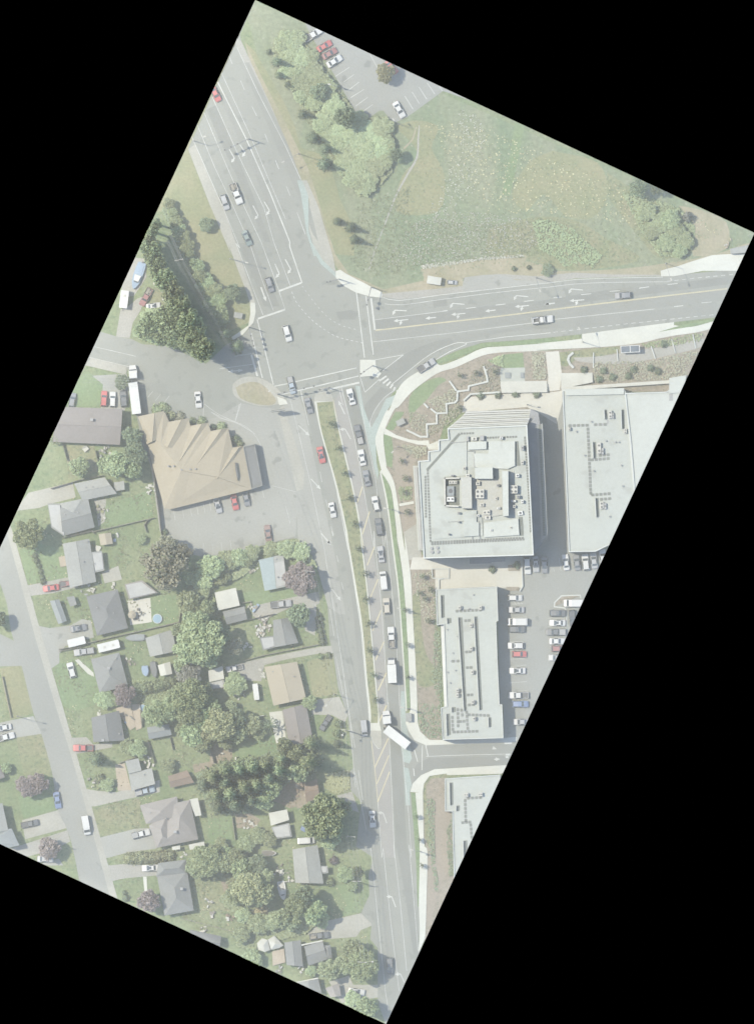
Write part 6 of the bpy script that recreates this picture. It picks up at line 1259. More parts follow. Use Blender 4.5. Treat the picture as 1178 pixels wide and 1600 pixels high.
tree('C0 232,1408', 16, 7, 'D', 'leaf_purple', 'maroon tree at the bottom edge by the grey house'); tree('C0 77,1325', 17, 6, 'D', 'leaf_purple', 'maroon tree over a silver car at the bottom left'); tree('C0 42,1228', 15, 6, 'D', 'leaf_purple', 'broad maroon tree on the left lawn, left half'); tree('C0 61,1225', 15, 6, 'D', 'leaf_purple', 'broad maroon tree on the left lawn, right half'); tree('C0 195,1086', 16, 6, 'D', 'leaf_purple', 'maroon tree between two dark grey houses')
tree('C0 163,1092', 14, 4, 'D', gD, 'green bush left of the maroon tree between houses'); tree('C0 178,1094', 10, 3, 'D', gD, 'green bush in front of the dark two-tone house'); tree('C0 151,1186', 13, 11, 'C', gK, 'dark conifer casting a blunt shadow on the round lawn'); tree('C0 168,1226', 10, 3, 'D', gD, 'green bush on the front bank of the pale notched house'); tree('C0 157,1216', 8, 2.5, 'S', gD, 'small bush on the front bank of the pale notched house'); tree('C0 242,1114', 0.1, .1, 'S', gD, 'x') if False else None
tree('C0 195,1395', 4, 1.5, 'S', gK, 'dark shrub on the bottom left corner lawn, upper'); tree('C0 197,1403', 6, 2, 'S', gK, 'dark shrub on the bottom left corner lawn, lower')
tree('C0 216,1170', 13, 5, 'D', gD, 'green bush behind the round plastic pool'); tree('C0 10,1200', 9, 4, 'D', gD, 'green bush at the corner of the left porch')
for p, r, h, k, m_, l in (('465,1413', 19, 10, 'DL', gD, 'green tree at the left of the dark garden shadow'), ('440,1434', 14, 8, 'D', gB, 'bright tree below the left of the dark garden shadow'), ('489,1424', 20, 9, 'D', gD, 'green tree at the right of the dark garden shadow'), ('476,1400', 15, 10, 'D', gK, 'dark tree inside the garden shadow'), ('455,1440', 14, 6, 'D', gB, 'bright bush above the concrete drive'), ('540,1366', 13, 5, 'D', gD, 'green tree in the garden by the road'), ('560,1362', 10, 7, 'G', gK, 'dark thin tree by the utility pole at the road'), ('516,1378', 8, 2.5, 'S', gD, 'bush in front of the grey gable house'), ('522,1345', 8, 2, 'S', 'leaf_purple', 'reddish bush beside the grey gable house'),
    ('565,1507', 26, 9, 'DL', gD, 'large round tree beside the bottom of the main road'), ('553,1487', 17, 7, 'D', gD, 'green tree on the north flank of the large roadside one'), ('514,1515', 17, 6, 'D', gB, 'bright tree below the bottom cottage'), ('534,1508', 15, 6, 'D', gB, 'bright tree between the cottage and the large roadside one'), ('486,1517', 9, 3, 'D', gD, 'small tree at the corner of the bottom cottage'), ('571,1576', 16, 7, 'D', gD, 'green tree at the very bottom corner'), ('551,1560', 12, 4, 'D', gB, 'bright bush at the very bottom corner')):
    tree('C0 ' + p, r, h, k, m_, l)
scatter('tall_grass', 'S1 400,590 560,560 575,690 480,730 410,690', 900, .5, 'leaf_olive', .1, .6, 71, 'tall yellow grass on the roadside plot', 'grass')
LB = 'young thin tree planted along the grass median'
for p in ('517,663', '529,700', '538,739', '546,778', '554,818', '560,857', '571,896', '572,936', '576,974', '578,1016', '584,1055', '587,1093'): tree('C0 ' + p, 7, 3.8, 'Y', gK, LB, 'young trees on the median', z=.15)
for p in ('633,953', '637,1008', '637,1058', '651,1276', '655,1312', '659,1352'): tree('C0 ' + p, 5, 3.2, 'Y', gK, 'young thin tree planted in the grass strip by the sidewalk', 'young trees in the grass strip', z=.13)
for p, l in (('Q5 230,490', 'thin tree upper on the bare mulch left of the tower'), ('Q5 265,660', 'thin tree middle on the bare mulch left of the tower'), ('Q5 250,790', 'thin tree lower on the bare mulch left of the tower'), ('Q5 280,985', 'thin tree below the first short white path'), ('Q 355,258', 'thin tree above the upper zigzag wall'), ('Q 470,240', 'thin tree left of the zigzag wall end'), ('Q 605,230', 'thin tree beside the blue pad'), ('Q 355,490', 'thin tree by the plaza stair'), ('Q 500,400', 'bushy tree at the left of the plaza wall'), ('Q 625,395', 'bushy tree in the middle of the plaza wall'), ('Q 750,385', 'bushy tree right of the middle of the plaza wall'), ('Q 900,390', 'bushy tree at the right of the plaza wall'),
    ('Q2 235,262', 'dark bush beside the curved bench'), ('Q2 375,270', 'dark bush second from the curved bench'), ('Q2 345,330', 'dark bush nearest the terrace steps'), ('Q2 440,315', 'dark bush in the middle of the long bed'), ('Q2 550,305', 'dark bush right of the middle of the long bed'), ('Q2 585,260', 'dark bush above the middle of the long bed'), ('Q2 710,250', 'dark bush third from the right in the long bed'), ('Q2 760,272', 'dark bush second from the right in the long bed'), ('Q2 800,80', 'bush near the gravel path at the east sidewalk'),
    ('B 150,150', 'thin tree at the top of the bed below the plaza'), ('B 195,225', 'thin tree by the corner of the long building'), ('B 130,245', 'thin tree second in the bed below the plaza'), ('B 160,275', 'thin tree third in the bed below the plaza'), ('B 185,405', 'thin tree in the bed level with the first roof shade strip'), ('B 550,110', 'olive tree in the plaza planter'), ('B 690,85', 'olive tree in the planter next to the car row')):
    tree(p, 6 if 'thin' in l else 6.5, 3 if 'thin' in l else 1.8, 'Y' if 'thin' in l else 'S', gK, l)
# ---------------------------------------------------------------- poles, lamps, cables, fences, walls, small things
def lamp(s, arm_to, h, label, heads=1, group=None, name='street_lamp'):
    x, y = P(s)[0]; ax, ay = P(arm_to)[0]; d = Vector((ax-x, ay-y)); L = d.length
    t = thing(name, label, 'street lamp', (x, y, .05), math.atan2(d.y, d.x), group)
    mb = MB(); mb.tube((0,0,0), (0,0,.5), .2, .18, 8); mb.tube((0,0,.5), (0,0,h), .11, .07, 8); part('pole', mb, M['steel'], t)
    mb = MB(); mb.tube((0,0,h-.3), (L*.5,0,h+.25), .06, .05); mb.tube((L*.5,0,h+.25), (L,0,h+.3), .05, .05); part('arm', mb, M['steel'], t)
    mb = MB(); mb.prism([(L-.1,-.16),(L+.7,-.2),(L+.8,0),(L+.7,.2),(L-.1,.16)], h+.2, h+.36); part('lamp_head', mb, M['unit'], t); return t
def signal(s, arm_to, h, label, n=3, lampdir=None):
    x, y = P(s)[0]; ax, ay = P(arm_to)[0]; d = Vector((ax-x, ay-y)); L = d.length
    t = thing('traffic_signal', label, 'traffic signal', (x, y, .1), math.atan2(d.y, d.x))
    mb = MB(); mb.tube((0,0,0), (0,0,h+2.5), .17, .1, 8); part('pole', mb, M['steel'], t)
    mb = MB(); mb.tube((0,0,h), (L,0,h+.35), .13, .07, 6); part('mast_arm', mb, M['steel'], t)
    for k in range(n):
        q = L * (1 - .27*k); mb = MB(); mb.box(q-.2, -.2, h-.55, q+.2, .2, h+.6); sgn = part('signal_head', mb, M['dark_metal'], t)
        mb = MB(); mb.box(q-.42, .2, h-.7, q+.42, .24, h+.75); part('backplate', mb, M['dark_metal'], sgn)
    if lampdir:
        q = P(lampdir)[0]; a = math.atan2(q[1]-y, q[0]-x) - math.atan2(d.y, d.x); mb = MB(); mb.tube((0,0,h+2.4), (2.4*math.cos(a), 2.4*math.sin(a), h+2.8), .06); mb.box(2.4*math.cos(a)-.3, 2.4*math.sin(a)-.2, h+2.7, 2.4*math.cos(a)+.3, 2.4*math.sin(a)+.2, h+2.9); part('lamp_head', mb, M['unit'], t)
    return t
def upole(s, ang, h, label, arms=1, lamp_to=None):
    x, y = P(s)[0]; t = thing('utility_pole', label, 'utility pole', (x, y, 0), -math.radians(ang))
    mb = MB(); mb.tube((0,0,0), (0,0,h), .18, .12, 8); part('pole', mb, M['wood'], t)
    for k in range(arms):
        mb = MB(); mb.box(-1.35, -.08, h-.55-k*.9, 1.35, .08, h-.38-k*.9); ca = part('crossarm', mb, M['unit'], t)
        for q in (-1.2, -.45, .45, 1.2): mb = MB(); mb.tube((q, 0, h-.38-k*.9), (q, 0, h-.12-k*.9), .06, n=6); part('insulator', mb, M['unit'], ca)
    if lamp_to:
        q = P(lamp_to)[0]; v = Vector((q[0]-x, q[1]-y)); v.rotate(Matrix.Rotation(math.radians(ang), 2)); mb = MB(); mb.tube((0,0,h-2), (v.x, v.y, h-1.5), .06); mb.box(v.x-.3, v.y-.2, h-1.6, v.x+.3, v.y+.2, h-1.45); part('lamp_head', mb, M['unit'], t)
    return t
def cables(pts, h, offs, label, r=.04):
    """sagging overhead cables"""
    pp = P(pts)
    for (a, b) in zip(pp, pp[1:]):
        t = thing('overhead_cables', label[0] if isinstance(label, list) else label, 'cables', ((a[0]+b[0])/2, (a[1]+b[1])/2, h), 0)
        if isinstance(label, list): label.pop(0)
        d = Vector((b[0]-a[0], b[1]-a[1])); n = Vector((-d.y, d.x)).normalized(); c = Vector(((a[0]+b[0])/2, (a[1]+b[1])/2))
        for o_ in offs:
            mb = MB(); prev = None
            for k in range(9):
                f = k/8; p = Vector(a) + d*f + n*o_ - c; q = (p.x, p.y, -1.0*4*f*(1-f)*min(1, d.length/40))
                if prev: mb.tube(prev, q, r, n=4)
                prev = q
            part('cable', mb, M['steel'], t)
lamp('W6 95,715', 'W6 160,690', 8.5, 'street lamp on the left kerb near the left picture edge')
lamp('W6 785,800', 'W6 690,850', 9, 'street lamp on the right kerb of the upper road')
lamp('X 130,105', 'X 235,130', 9, 'street lamp on the dry strip beside the stop lines')
lamp('N 1088,211', 'N 1110,285', 9, 'left street lamp on the north kerb of the east road')
lamp('E 695,110', 'E 722,190', 9, 'right street lamp on the north kerb of the east road')
lamp('E 245,538', 'E 225,470', 9, 'street lamp on the south kerb of the east road by the plaza path')
lamp('L7 342,450', 'L7 300,440', 8, 'parking lamp between the brambles and the north lot')
lamp('L7 715,682', 'L7 690,660', 8, 'parking lamp on the meadow corner of the north lot')
lamp('Q 590,185', 'Q 545,215', 6, 'lamp post beside the blue pad')
lamp('Q5 195,355', 'Q5 150,400', 7.5, 'lamp post on the lawn below the curved white path')
lamp('M4 820,655', 'M4 770,645', 8, 'street lamp in the grass strip beside the beige car')
lamp('M4 855,1480', 'M4 800,1470', 8, 'street lamp in the grass strip near the turning trailer')
lamp('Q5 135,960', 'Q5 80,950', 7.5, 'street lamp in the grass strip level with the first short path')
lamp('S2 1080,45', 'S2 1030,35', 8, 'street lamp at the lower end of the right sidewalk')
lamp('H5 130,560', 'H5 205,575', 8, 'street lamp on the left lawn of the residential street')
lamp('S1 465,22', 'S1 412,95', 10, 'tall lamp on the pale apron beside the beige house')
lamp('T 720,205', 'T 735,205', 4, 'short lamp on the plaza north of the tower')
signal('X 870,245', 'X 790,265', 6, 'traffic signal on the north corner sidewalk', 2)
signal('X 1090,300', 'X 1060,420', 5.5, 'traffic signal at the east end of the north corner sidewalk', 2)
signal('X 258,572', 'X 290,700', 6, 'traffic signal on the west corner sidewalk', 3)
signal('X 452,1028', 'X 700,975', 6.2, 'traffic signal with a long mast arm on the oval island', 4, 'X 400,1010')
signal('X 1100,835', 'X 1020,890', 5.5, 'traffic signal on the small white triangular island', 2)
signal('W6 455,703', 'W6 300,775', 6, 'overhead lane signal across the upper left lanes', 3)
signal('X 800,985', 'X 740,1000', 4.5, 'short signal post at the median nose', 1)
t = thing('pylon_sign', 'roadside pylon sign at the south tip of the oval island', 'sign', (*P('R2 1045,240')[0], .05), math.radians(8))
mb = MB(); mb.tube((0,0,0), (0,0,6.5), .2, .18, 8); part('pole', mb, M['steel'], t); mb = MB(); mb.box(-2.4, -.16, 4.6, 2.4, .16, 7.0); part('sign_box', mb, M['r_light'], t); mb = MB(); mb.box(-1.9, -.3, 3.4, 1.9, .3, 4.5); part('sign_box', mb, M['dark_metal'], t)
upole('P1 672,447', 170, 12, 'utility pole with a white crossarm in the tree belt shade'); upole('H4 990,285', 5, 11, 'utility pole with crossarms beside the maroon tree', 2, 'H4 925,330'); upole('S1 545,275', 5, 11, 'utility pole with double arms at the roadside hedge', 2, 'S1 520,310'); upole('S1 582,1030', 3, 12, 'utility pole with a wide crossarm by the big tree shadow'); upole('S2 700,772', 5, 11, 'utility pole with a lamp arm at the bottom of the road', 1, 'S2 765,768'); upole('H6 432,545', 10, 8, 'small utility pole by the maroon tree at the bottom left', 0); upole('S2 662,240', 0, 9, 'slim utility pole on the grass below the thin dark tree', 1)
cables('C0 248,337 281,407 366,566', 11.4, (-.9, -.5, .5, .9), ['overhead cables over the shaded tree belt, upper span', 'overhead cables over the shaded tree belt, lower span'])
cables('C0 366,566 485,890', 11.0, (-.7, .7), 'overhead cables across the junction to the maroon tree', .03)
cables('C0 485,890 540,1140 548,1307 560,1377 570,1503', 10.4, (-1.1, 0, 1.1), ['overhead cables past the dry square lawn', 'overhead cables over the tall conifer shadow', 'overhead cables from the big tree to the slim pole', 'overhead cables along the bottom of the road'], .035)
cables('C0 130,590 240,600', 8, (-1.2, -.5, .3, 1.0), 'overhead service cables crossing the long white trailer', .035)
def fence(s, h, label, m='wood', t_=.06, post=2.6, name='fence', cat='fence'):
    pp = P(s); c = pp[0]; t = thing(name, label, cat, (*c, 0)); mb = MB(); posts = []
    for a, b in zip(pp, pp[1:]):
        L = math.dist(a, b); d = Vector((b[0]-a[0], b[1]-a[1])).normalized(); mb.obox(((a[0]+b[0])/2-c[0], (a[1]+b[1])/2-c[1]), tuple(d), L/2, t_, .08, h)
        for k in range(int(L//post)+1): posts.append((a[0]+d.x*k*post-c[0], a[1]+d.y*k*post-c[1]))
    part('panel', mb, M[m], t)
    pm = None
    for i, (x, y) in enumerate(posts[:60]):
        if pm is None: pmb = MB(); pmb.box(-.09, -.09, 0, .09, .09, h+.12); pm = bpy.data.meshes.new('post'); pm.from_pydata(pmb.v, [], pmb.f); pm.materials.append(M[m])
        q = link('post', pm, t); q.location = (x, y, 0)
    return t
for s, h, l, m in (('R2 0,598 130,560 240,538', 1.6, 'wooden fence north of the patched grey house', 'wood_dark'), ('R2 55,395 75,470', 1.6, 'short fence below the brown roof', 'wood_dark'), ('R2 205,425 228,525', 1.7, 'dark fence right of the round lawn tree', 'wood_dark'), ('R2 192,798 475,733', 1.5, 'fence between the two long back lawns', 'wood'), ('R2 430,330 470,520 500,740 515,880', 2.6, 'tall dark fence along the west side of the saw tooth building', 'wood_dark'),
    ('H3 975,385 950,420 965,470', 1.4, 'short fence on the long back lawn', 'wood'), ('H3 390,1240 780,1150 1178,1062', 1.5, 'long fence between the two white trailers', 'wood'), ('H4 0,640 195,597 205,540', 1.5, 'fence around the small pool lawn', 'wood'), ('H4 440,500 640,470', 1.4, 'fence above the grey annex', 'wood'), ('H4 630,580 780,545', 1.5, 'short fence above the grey-brown gable', 'wood'), ('H4 570,840 720,800 1050,735', 1.3, 'low fence along the gravel drive', 'wood'), ('H3 415,505 610,460 620,480', 1.5, 'fence behind the cross-gabled house', 'wood'), ('H5 440,85 600,50', 1.2, 'low fence beside the white box trailer', 'wood'),
    ('H5 20,270 85,570', 1.2, 'fence on the left front lawn', 'wood'), ('H7 300,420 320,505', 1.4, 'short fence right of the blue-grey garden shed', 'wood_dark'), ('H7 575,455 610,600', 1.9, 'tall dark board fence between the two soil beds', 'wood_dark'), ('H7 860,278 965,262', 1.5, 'white fence below the beige house garden', 'white_metal'), ('H7 740,985 760,1140', 1.4, 'fence beside the lower garden lawn', 'wood'), ('H7 140,440 190,600', 1.5, 'dark fence behind the pale notched house', 'wood_dark'), ('H8 380,610 800,720', 1.5, 'fence across the bottom back lawn', 'wood'), ('H5 1020,440 1050,560 1045,640', 1.4, 'fence at the end of the cedar deck', 'wood'), ('H5 880,905 1010,860', 1.3, 'fence above the pale notched house deck', 'wood')):
    fence(s, h, l, m)
def wall(s, label, h=.6, t_=.22, m='stone_wall', name='garden_wall', cat='wall'):
    pp = P(s); c = pp[0]; t = thing(name, label, cat, (*c, 0)); mb = MB(); mc = MB()
    for i, (a, b) in enumerate(zip(pp, pp[1:])):
        L = math.dist(a, b); d = Vector((b[0]-a[0], b[1]-a[1])).normalized(); k = t_ if i < len(pp)-2 else 0
        q = ((a[0]+b[0]+d.x*k)/2-c[0], (a[1]+b[1]+d.y*k)/2-c[1]); mb.obox(q, tuple(d), (L+k)/2, t_, 0, h + i*.003); mc.obox(q, tuple(d), (L+k)/2, t_+.03, h + i*.003, h+.06 + i*.004)
    part('wall', mb, M[m], t); part('coping', mc, M['parapet'], t); return t
wall('Q 100,455 130,485', 'short white wall stub left of the lower zigzag'); wall('Q 148,492 190,525 262,522 258,458 320,448 335,432 338,370 415,360 418,332 550,300 545,265 522,190', 'long white zigzag wall stepping up the slope')
wall('Q 190,525 192,597 120,602 124,690 75,690 5,655', 'white zigzag wall stepping down to the curved path'); wall('Q 280,295 330,365', 'short white wall stub above the middle of the zigzag'); wall('Q 380,435 430,388 640,375', 'white wall along the top of the plaza', .9)
wall('Q5 275,195 410,262 480,262', 'white wall edge above the curved path', .5)
wall('Q2 160,140 130,165 122,190 135,220 162,248', 'curved white stone bench', .5, .3, name='stone_bench', cat='bench')
for s, l in (('Q2 303,140 300,250', 'thin white trellis line nearest the curved bench'), ('Q2 468,115 475,200', 'thin white trellis line left of the bus shelter'), ('Q2 710,95 740,185', 'thin white trellis line right of the bus shelter'), ('Q2 855,45 880,140', 'thin white trellis line on the right gravel path'), ('Q2 1005,10 1025,110', 'thin white trellis line at the picture edge')):
    wall(s, l, .4, .12, name='edging_wall')
def slab(name, s, h, label, cat, m, steps=1):
    q = P(s); c = (sum(p[0] for p in q)/len(q), sum(p[1] for p in q)/len(q)); t = thing(name, label, cat, (*c, 0)); q = [Vector((x-c[0], y-c[1])) for x, y in q]
    for k in range(steps):
        a = q[0].lerp(q[3], k/steps); b = q[1].lerp(q[2], k/steps); d = q[0].lerp(q[3], (k+1)/steps); e = q[1].lerp(q[2], (k+1)/steps)
        mb = MB(); mb.prism([tuple(p) for p in (a, b, e, d)], 0, h*(k+1)/steps if steps > 1 else h); part('step' if steps > 1 else 'slab', mb, M[m], t)
    return t
slab('terrace_steps', 'Q 640,300 972,295 972,375 648,380', 1.4, 'broad white steps below the blue pad', 'steps', 'stone_wall', 4); slab('terrace_steps', 'Q2 70,285 295,282 298,350 75,395', 1.4, 'broad white steps right of the plaza path', 'steps', 'stone_wall', 4)
slab('garden_wall', 'Q2 72,385 850,335 852,358 78,410', 1.6, 'long white retaining wall in front of the low building', 'wall', 'stone_wall')
for s, l in (('Q 672,235 712,235 712,275 674,275', 'left dark bench on the blue pad'), ('Q 782,235 806,235 806,275 784,275', 'right dark bench on the blue pad')): slab('bench', s, .5, l, 'bench', 'r_blue')
t = thing('bus_shelter', 'glass-roofed bus shelter behind the east sidewalk', 'bus shelter', (*P('Q2 562,115')[0], 0), math.radians(3))
mb = MB(); mb.box(-2.6, -.9, 2.45, 2.6, .9, 2.55); part('roof', mb, M['glass_blue'], t); mb = MB()
for a, b, c_, d in ((-2.7, -1.0, 2.7, -.85), (-2.7, .85, 2.7, 1.0), (-2.7, -.85, -2.5, .85), (2.5, -.85, 2.7, .85), (-.1, -.85, .1, .85)): mb.box(a, b, 2.5, c_, d, 2.65)
part('roof_frame', mb, M['white_metal'], t)
for x in (-2.5, 2.5): mb = MB(); mb.tube((x, -.85, 0), (x, -.85, 2.5), .06); part('post', mb, M['steel'], t)
mb = MB(); mb.box(-2, -.7, .42, 2, -.3, .5); part('seat', mb, M['wood'], t)
for s, l, a in (('S1 990,185', 'bus stop bench box in the grass strip by the turning trailer', 88), ('Q5 220,120', 'pale cabinet with a lid on the lawn above the curved path', -25), ('X 185,492', 'white utility cabinet on the dry grass by the west corner', 10), ('E 35,150', 'x', 0)):
    if l == 'x': continue
    t = thing('utility_cabinet', l, 'cabinet', (*P(s)[0], .05), -math.radians(a)); mb = MB(); mb.box(-1.1, -.7, 0, 1.1, .7, 1.5); part('body', mb, M['unit'], t); mb = MB(); mb.box(-1.2, -.8, 1.5, 1.2, .8, 1.6); part('lid', mb, M['r_light'], t)
slab('shipping_box', 'N 425,198 510,212 503,258 418,246', 2.2, 'white boxy shed on the dirt above the east road', 'shed', 'r_white')
t = car('hatch', 'N 575,240', 4, 'silver', 'small silver vehicle on the dirt beside the white boxy shed', .7)
slab('shipping_box', 'E 1045,30 1140,10 1150,50 1048,58', 2.4, 'grey container at the far right corner', 'container', 'r_light'); 
def disc(name, s, r, h, label, cat, rim='white_metal', top='water'):
    t = thing(name, label, cat, (*P(s)[0], .02)); mb = MB(); mb.tube((0,0,0), (0,0,h), r, n=20); part('wall', mb, M[rim], t); mb = MB(); mb.tube((0,0,h), (0,0,h+.02), r*.9, n=20); part('water', mb, M[top], t); return t
disc('paddling_pool', 'H3 1036,1038', 1.35, .7, 'round blue pool on the small fenced lawn', 'pool'); disc('paddling_pool', 'H5 1052,498', .9, .6, 'round grey pool at the end of the cedar deck', 'pool'); disc('trampoline', 'H5 1058,825', 1.1, .8, 'round pale blue pool behind the pale notched house', 'pool')
def umbrella(s, r, label, m='r_white'):
    t = thing('parasol', label, 'parasol', (*P(s)[0], .05)); mb = MB(); mb.tube((0,0,0), (0,0,2.3), .04); part('pole', mb, M['steel'], t); mb = MB(); n = 8
    mb.add([(r*math.cos(k*.785), r*math.sin(k*.785), 2.0) for k in range(n)] + [(0,0,2.6)], [(k, (k+1) % n, n) for k in range(n)]); part('canopy', mb, M[m], t)
umbrella('H3 870,1012', 1.2, 'cream parasol on the patio of the dark hip-roofed house', 'r_beige')
slab('decking', 'H5 850,500 965,475 1000,640 960,665 960,560 900,520', .4, 'cedar deck wrapping the dark two-tone house', 'deck', 'wood_deck'); slab('decking', 'H5 970,475 1030,470 1045,650 1005,665', .3, 'lower strip of the cedar deck', 'deck', 'wood_deck')
slab('decking', 'S2 106,702 184,682 194,772 112,795', .6, 'tan deck below the white tarps', 'deck', 'wood_deck'); slab('decking', 'H3 388,632 430,625 440,690 400,698', .5, 'small cedar porch of the pale L-shaped house', 'deck', 'wood_deck')
def tarp(s, h, label, m='r_white'):
    q = P(s); c = (sum(p[0] for p in q)/len(q), sum(p[1] for p in q)/len(q)); L = [(x-c[0], y-c[1]) for x, y in q]; n = len(L)
    t = thing('tarpaulin', label, 'tarp', (*c, 0)); mb = MB(); vs = [(x, y, h*(.75 if i % 2 else .95)) for i, (x, y) in enumerate(L)] + [(0, 0, h*1.25)]; mb.add(vs + [(x, y, z-.05) for x, y, z in vs], [(i, (i+1) % n, n) for i in range(n)] + [(2*n+1, n+1+(i+1) % n, n+1+i) for i in range(n)]); part('sheet', mb, M[m], t)
    for i, (x, y) in enumerate(L): mb = MB(); mb.tube((x*.95, y*.95, 0), (x*.95, y*.95, h*.75), .05); part('post', mb, M['steel'], t)
tarp('S2 8,645 40,615 78,625 95,690 60,705 15,690', 2.2, 'white shade tarp, left of two'); tarp('S2 80,622 122,598 182,662 150,680 100,690', 2.3, 'white shade tarp, right of two')
slab('white_yard', 'H7 1000,240 1090,230 1120,440 1050,460 1030,380', .06, 'white gravel yard left of the brown-grey house', 'yard', 'concrete'); 
# clutter in the yards: each heap is a thing
CL = random.Random(5)
def clutter(s, n, sp, label, cols=('r_white', 'unit', 'wood', 'tarp_blue', 'steel', 'wood_dark'), big=1.0):
    x, y = P(s)[0]; t = thing('junk_heap', label, 'clutter', (x, y, .02)); 
    for i in range(n):
        a = CL.uniform(0, 6.28); r = CL.uniform(0, sp); mb = MB(); h = CL.uniform(.25, .9); b = CL.uniform(0, 3); mb.obox((r*math.cos(a), r*math.sin(a)), (math.cos(b), math.sin(b)), CL.uniform(.15, .55)*big, CL.uniform(.12, .38)*big, 0, h)
        part('board', mb, M[CL.choice(cols)], t)
clutter('H4 720,610', 34, 3.0, 'large scatter of junk behind the grey-brown gable', ('r_white', 'wood_deck', 'wood', 'unit', 'r_brown')); clutter('H4 700,650', 16, 2.0, 'pale junk against the grey-brown gable wall', ('r_white', 'unit', 'wood_deck')); clutter('H4 600,745', 7, 1.6, 'white objects beside the gravel drive', ('r_white',)); clutter('H4 660,510', 10, 2.0, 'junk strip left of the silver pickup'); clutter('H4 560,1010', 16, 2.4, 'pale stones and pots in the middle garden', ('r_white', 'unit', 'wood')); clutter('H4 650,280', 8, 2.0, 'rubbish left of the teal roof', ('r_white', 'wood')); clutter('H4 715,905', 8, 1.6, 'pots along the beige house wall', ('r_white', 'unit'))
clutter('R2 250,415', 14, 2.6, 'white clutter behind the brown roof', ('r_white', 'unit', 'r_grey')); clutter('R2 155,410', 3, .8, 'pale boxes below the brown roof', ('r_light', 'r_white'), 1.8); clutter('R2 455,610', 8, 1.6, 'white boards along the tall dark fence', ('r_white', 'unit')); clutter('H3 590,850', 14, 2.4, 'white clutter above the dark hip-roofed house', ('r_white', 'steel', 'unit')); clutter('H3 770,500', 6, 1.2, 'pots right of the tan canopy'); clutter('H3 900,1000', 14, 2.6, 'patio furniture beside the cream parasol', ('wood_dark', 'wood', 'r_grey', 'r_white')); clutter('H3 660,340', 10, 2.2, 'rocks beside the cross-gabled house', ('wood', 'unit', 'leaf_olive')); clutter('H3 640,575', 3, .8, 'white sheets beside the pale L-shaped house', ('r_white',), 1.6); clutter('H3 750,810', 6, 2.0, 'white boards below the stone patio', ('r_white', 'unit'))
clutter('H5 960,150', 10, 2.4, 'clutter behind the green-grey hip-roofed house', ('wood', 'r_white', 'wood_dark')); clutter('H5 1100,890', 9, 1.8, 'white boxes on the patio of the pale notched house', ('r_white', 'unit')); clutter('H5 940,560', 7, 2.0, 'garden furniture on the cedar deck', ('wood_dark', 'r_dark', 'tarp_blue')); clutter('H5 740,540', 5, 1.2, 'white objects left of the cedar deck', ('r_white',)); clutter('H5 700,1060', 10, 2.6, 'rocks on the front bank of the pale notched house', ('unit', 'wood', 'leaf_olive'))
clutter('H8 570,490', 8, 1.6, 'garden chairs on the bottom back lawn, upper set', ('r_white', 'unit', 'r_grey')); clutter('H8 590,585', 8, 1.7, 'garden chairs on the bottom back lawn, lower set', ('r_white', 'unit', 'wood')); clutter('H8 725,590', 8, 1.8, 'rusty junk right of the garden chairs', ('wood', 'r_redbrown', 'r_white')); clutter('H8 1070,280', 20, 2.2, 'white junk heap north of the open boat', ('r_white', 'unit', 'wood_dark')); clutter('H8 1150,330', 8, 2.0, 'junk right of the open boat'); clutter('H8 540,690', 9, 2.0, 'white stuff at the bottom edge house', ('r_white', 'unit', 'wood')); clutter('H8 395,165', 5, 1.2, 'white trellis beside the bottom hip-roofed house', ('r_white',)); clutter('H7 870,1030', 12, 2.2, 'pale boards on the bare soil bed', ('r_white', 'unit', 'wood')); clutter('H7 770,560', 4, .8, 'white objects on the garden lawn', ('r_white',)); clutter('H7 490,485', 4, .9, 'white table in the shaded garden', ('r_white',)); clutter('H7 680,495', 10, 2.2, 'stones on the brown soil bed', ('wood', 'unit', 'r_redbrown')); clutter('H7 790,110', 10, 2.0, 'pale pots in the round garden by the white trailer', ('r_white', 'unit')); clutter('S1 220,690', 12, 2.4, 'boards beside the red-brown shed', ('wood_deck', 'r_redbrown', 'unit')); clutter('S1 250,830', 6, 1.6, 'pale rubble below the red-brown shed', ('unit', 'r_white')); clutter('S2 300,820', 4, 1.0, 'cream boxes below the dark grey garage', ('unit', 'r_white')); clutter('S2 262,75', 6, 1.0, 'things on the porch of the grey gable house', ('dark_metal', 'r_white')); clutter('S2 155,830', 8, 1.8, 'junk at the bottom edge left of the garage', ('r_grey', 'wood_dark', 'r_white')); clutter('P1 540,595', 9, 1.8, 'white fence boards in the tree belt', ('r_white',)); clutter('P1 590,690', 8, 1.8, 'pale rubble by the white car in the belt', ('unit', 'r_white', 'wood')); clutter('E 1030,10', 6, 2.0, 'pale rubble at the top right corner', ('unit', 'wood_deck')) ; clutter('H4 300,20', 1, .1, 'x') if False else None
# lot island beside the white van
slab('planter_island', 'Q4 425,440 430,410 485,360 625,355', .16, 'kerbed planted island in the east lot', 'planter', 'mulch'); wall('Q4 635,375 630,350 485,355 432,405 428,440 510,450 525,480 525,590', 'pale kerb around the east lot island', .18, .14, name='kerb', cat='kerb')
for s, l in (('B 638,85 705,85 705,118 640,118', 'planter with dry plants next to the car row'), ('B 628,210 700,210 700,232 628,232', 'planter at the corner of the long building')): slab('planter', s, .3, l, 'planter', 'mulch')
wall('B 715,30 722,205 705,235', 'white low wall at the end of the plaza', .7, .15); wall('B 200,105 298,105 298,160 205,160 200,105', 'white planter frame above the long building', .4, .12)
wall('B 265,160 240,165 240,222', 'low white screen at the corner of the long building', .5, .2)
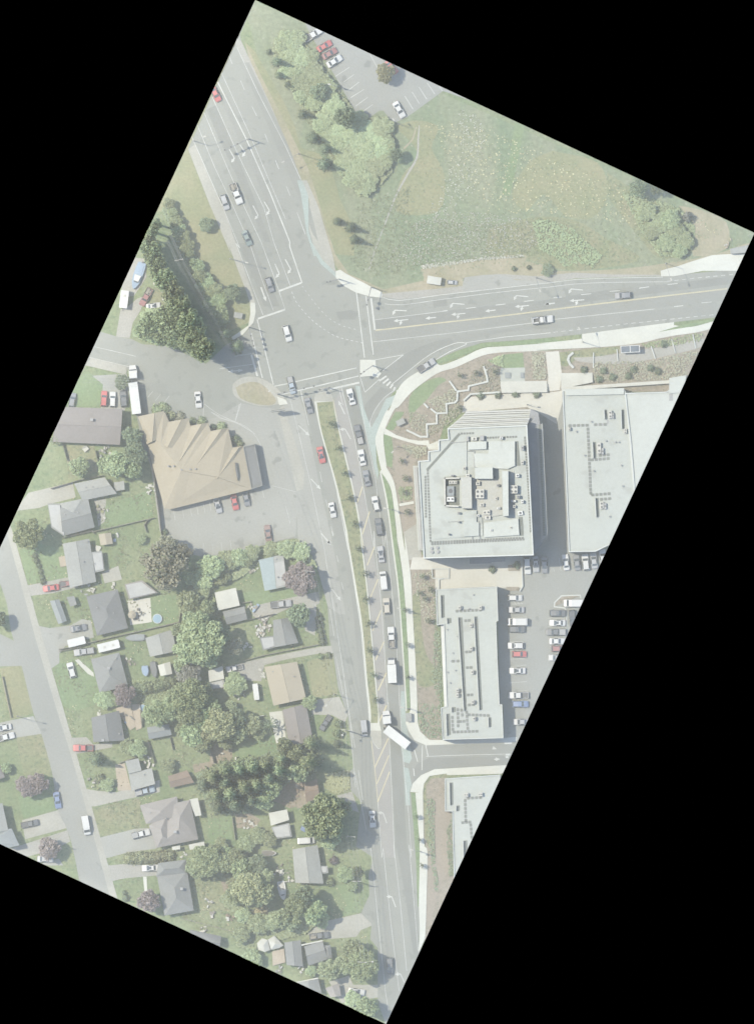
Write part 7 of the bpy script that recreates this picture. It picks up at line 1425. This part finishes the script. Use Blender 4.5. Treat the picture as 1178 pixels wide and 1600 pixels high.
# ---------------------------------------------------------------- cut everything off at the edge of the surveyed strip
bpy.context.view_layer.update()
def depth(o): return 0 if o.parent is None else 1 + depth(o.parent)
for o in sorted(COL.objects, key=lambda o: -depth(o)):
    if o.type != 'MESH' or o.name == 'haze' or o.get('kind') == 'structure': continue
    mw = o.matrix_world; bb = [mw @ Vector(c) for c in o.bound_box]
    cut = [(a, n) for a, n in EDGES if min((p - a).dot(n) for p in bb) < -.001]
    if not cut: continue
    if any(max((p - a).dot(n) for p in bb) <= 0 for a, n in cut):
        kids = list(o.children); 
        if not kids: bpy.data.objects.remove(o)
        continue
    bm = bmesh.new(); bm.from_mesh(o.data); inv = mw.inverted(); leafy = len(bm.faces) > 250 and o.get('foliage')
    for a, n in cut:
        co = inv @ (a + Vector((0, 0, 0))); no = (mw.to_3x3().transposed() @ n).normalized()
        if leafy: bmesh.ops.delete(bm, geom=[f for f in bm.faces if (mw @ f.calc_center_median() - a).dot(n) < .0], context='FACES')
        else:
            r = bmesh.ops.bisect_plane(bm, geom=bm.verts[:] + bm.edges[:] + bm.faces[:], plane_co=co, plane_no=no, clear_inner=True)
            es = [e for e in r['geom_cut'] if isinstance(e, bmesh.types.BMEdge) and e.is_boundary]
            if es:
                try: bmesh.ops.holes_fill(bm, edges=es)
                except Exception: pass
    if len(bm.faces) == 0 and not o.children:
        bm.free(); bpy.data.objects.remove(o); continue
    mslots = [s.material for s in o.material_slots]; links = [s.link for s in o.material_slots]
    me = o.data.copy(); bm.to_mesh(me); bm.free(); o.data = me
    for s, m_, l_ in zip(o.material_slots, mslots, links): s.link = l_; s.material = m_
# drop things of which nothing is left
for o in list(COL.objects):
    if o.type == 'EMPTY' and not any(c.type == 'MESH' and len(c.data.polygons) for c in o.children_recursive):
        for c in list(o.children_recursive): bpy.data.objects.remove(c)
        bpy.data.objects.remove(o)
# ---------------------------------------------------------------- the air over the place
hz = MB(); cen = Vector((sum(p[0] for p in TILE) / 4, sum(p[1] for p in TILE) / 4))
hz.prism([tuple(cen + (Vector(p) - cen) * 1.0004) for p in TILE], -1.8, CAM_Z + 1.0)
hm = bpy.data.materials.new('haze'); hm.use_nodes = True; hn = hm.node_tree.nodes
hn.remove(hn['Principled BSDF'])
pv = hn.new('ShaderNodeVolumePrincipled'); pv.inputs['Color'].default_value = (.95, .96, .88, 1); pv.inputs['Density'].default_value = HAZE
hm.node_tree.links.new(pv.outputs[0], hn['Material Output'].inputs['Volume'])
o = hz.build('haze', hm); o['kind'] = 'stuff'
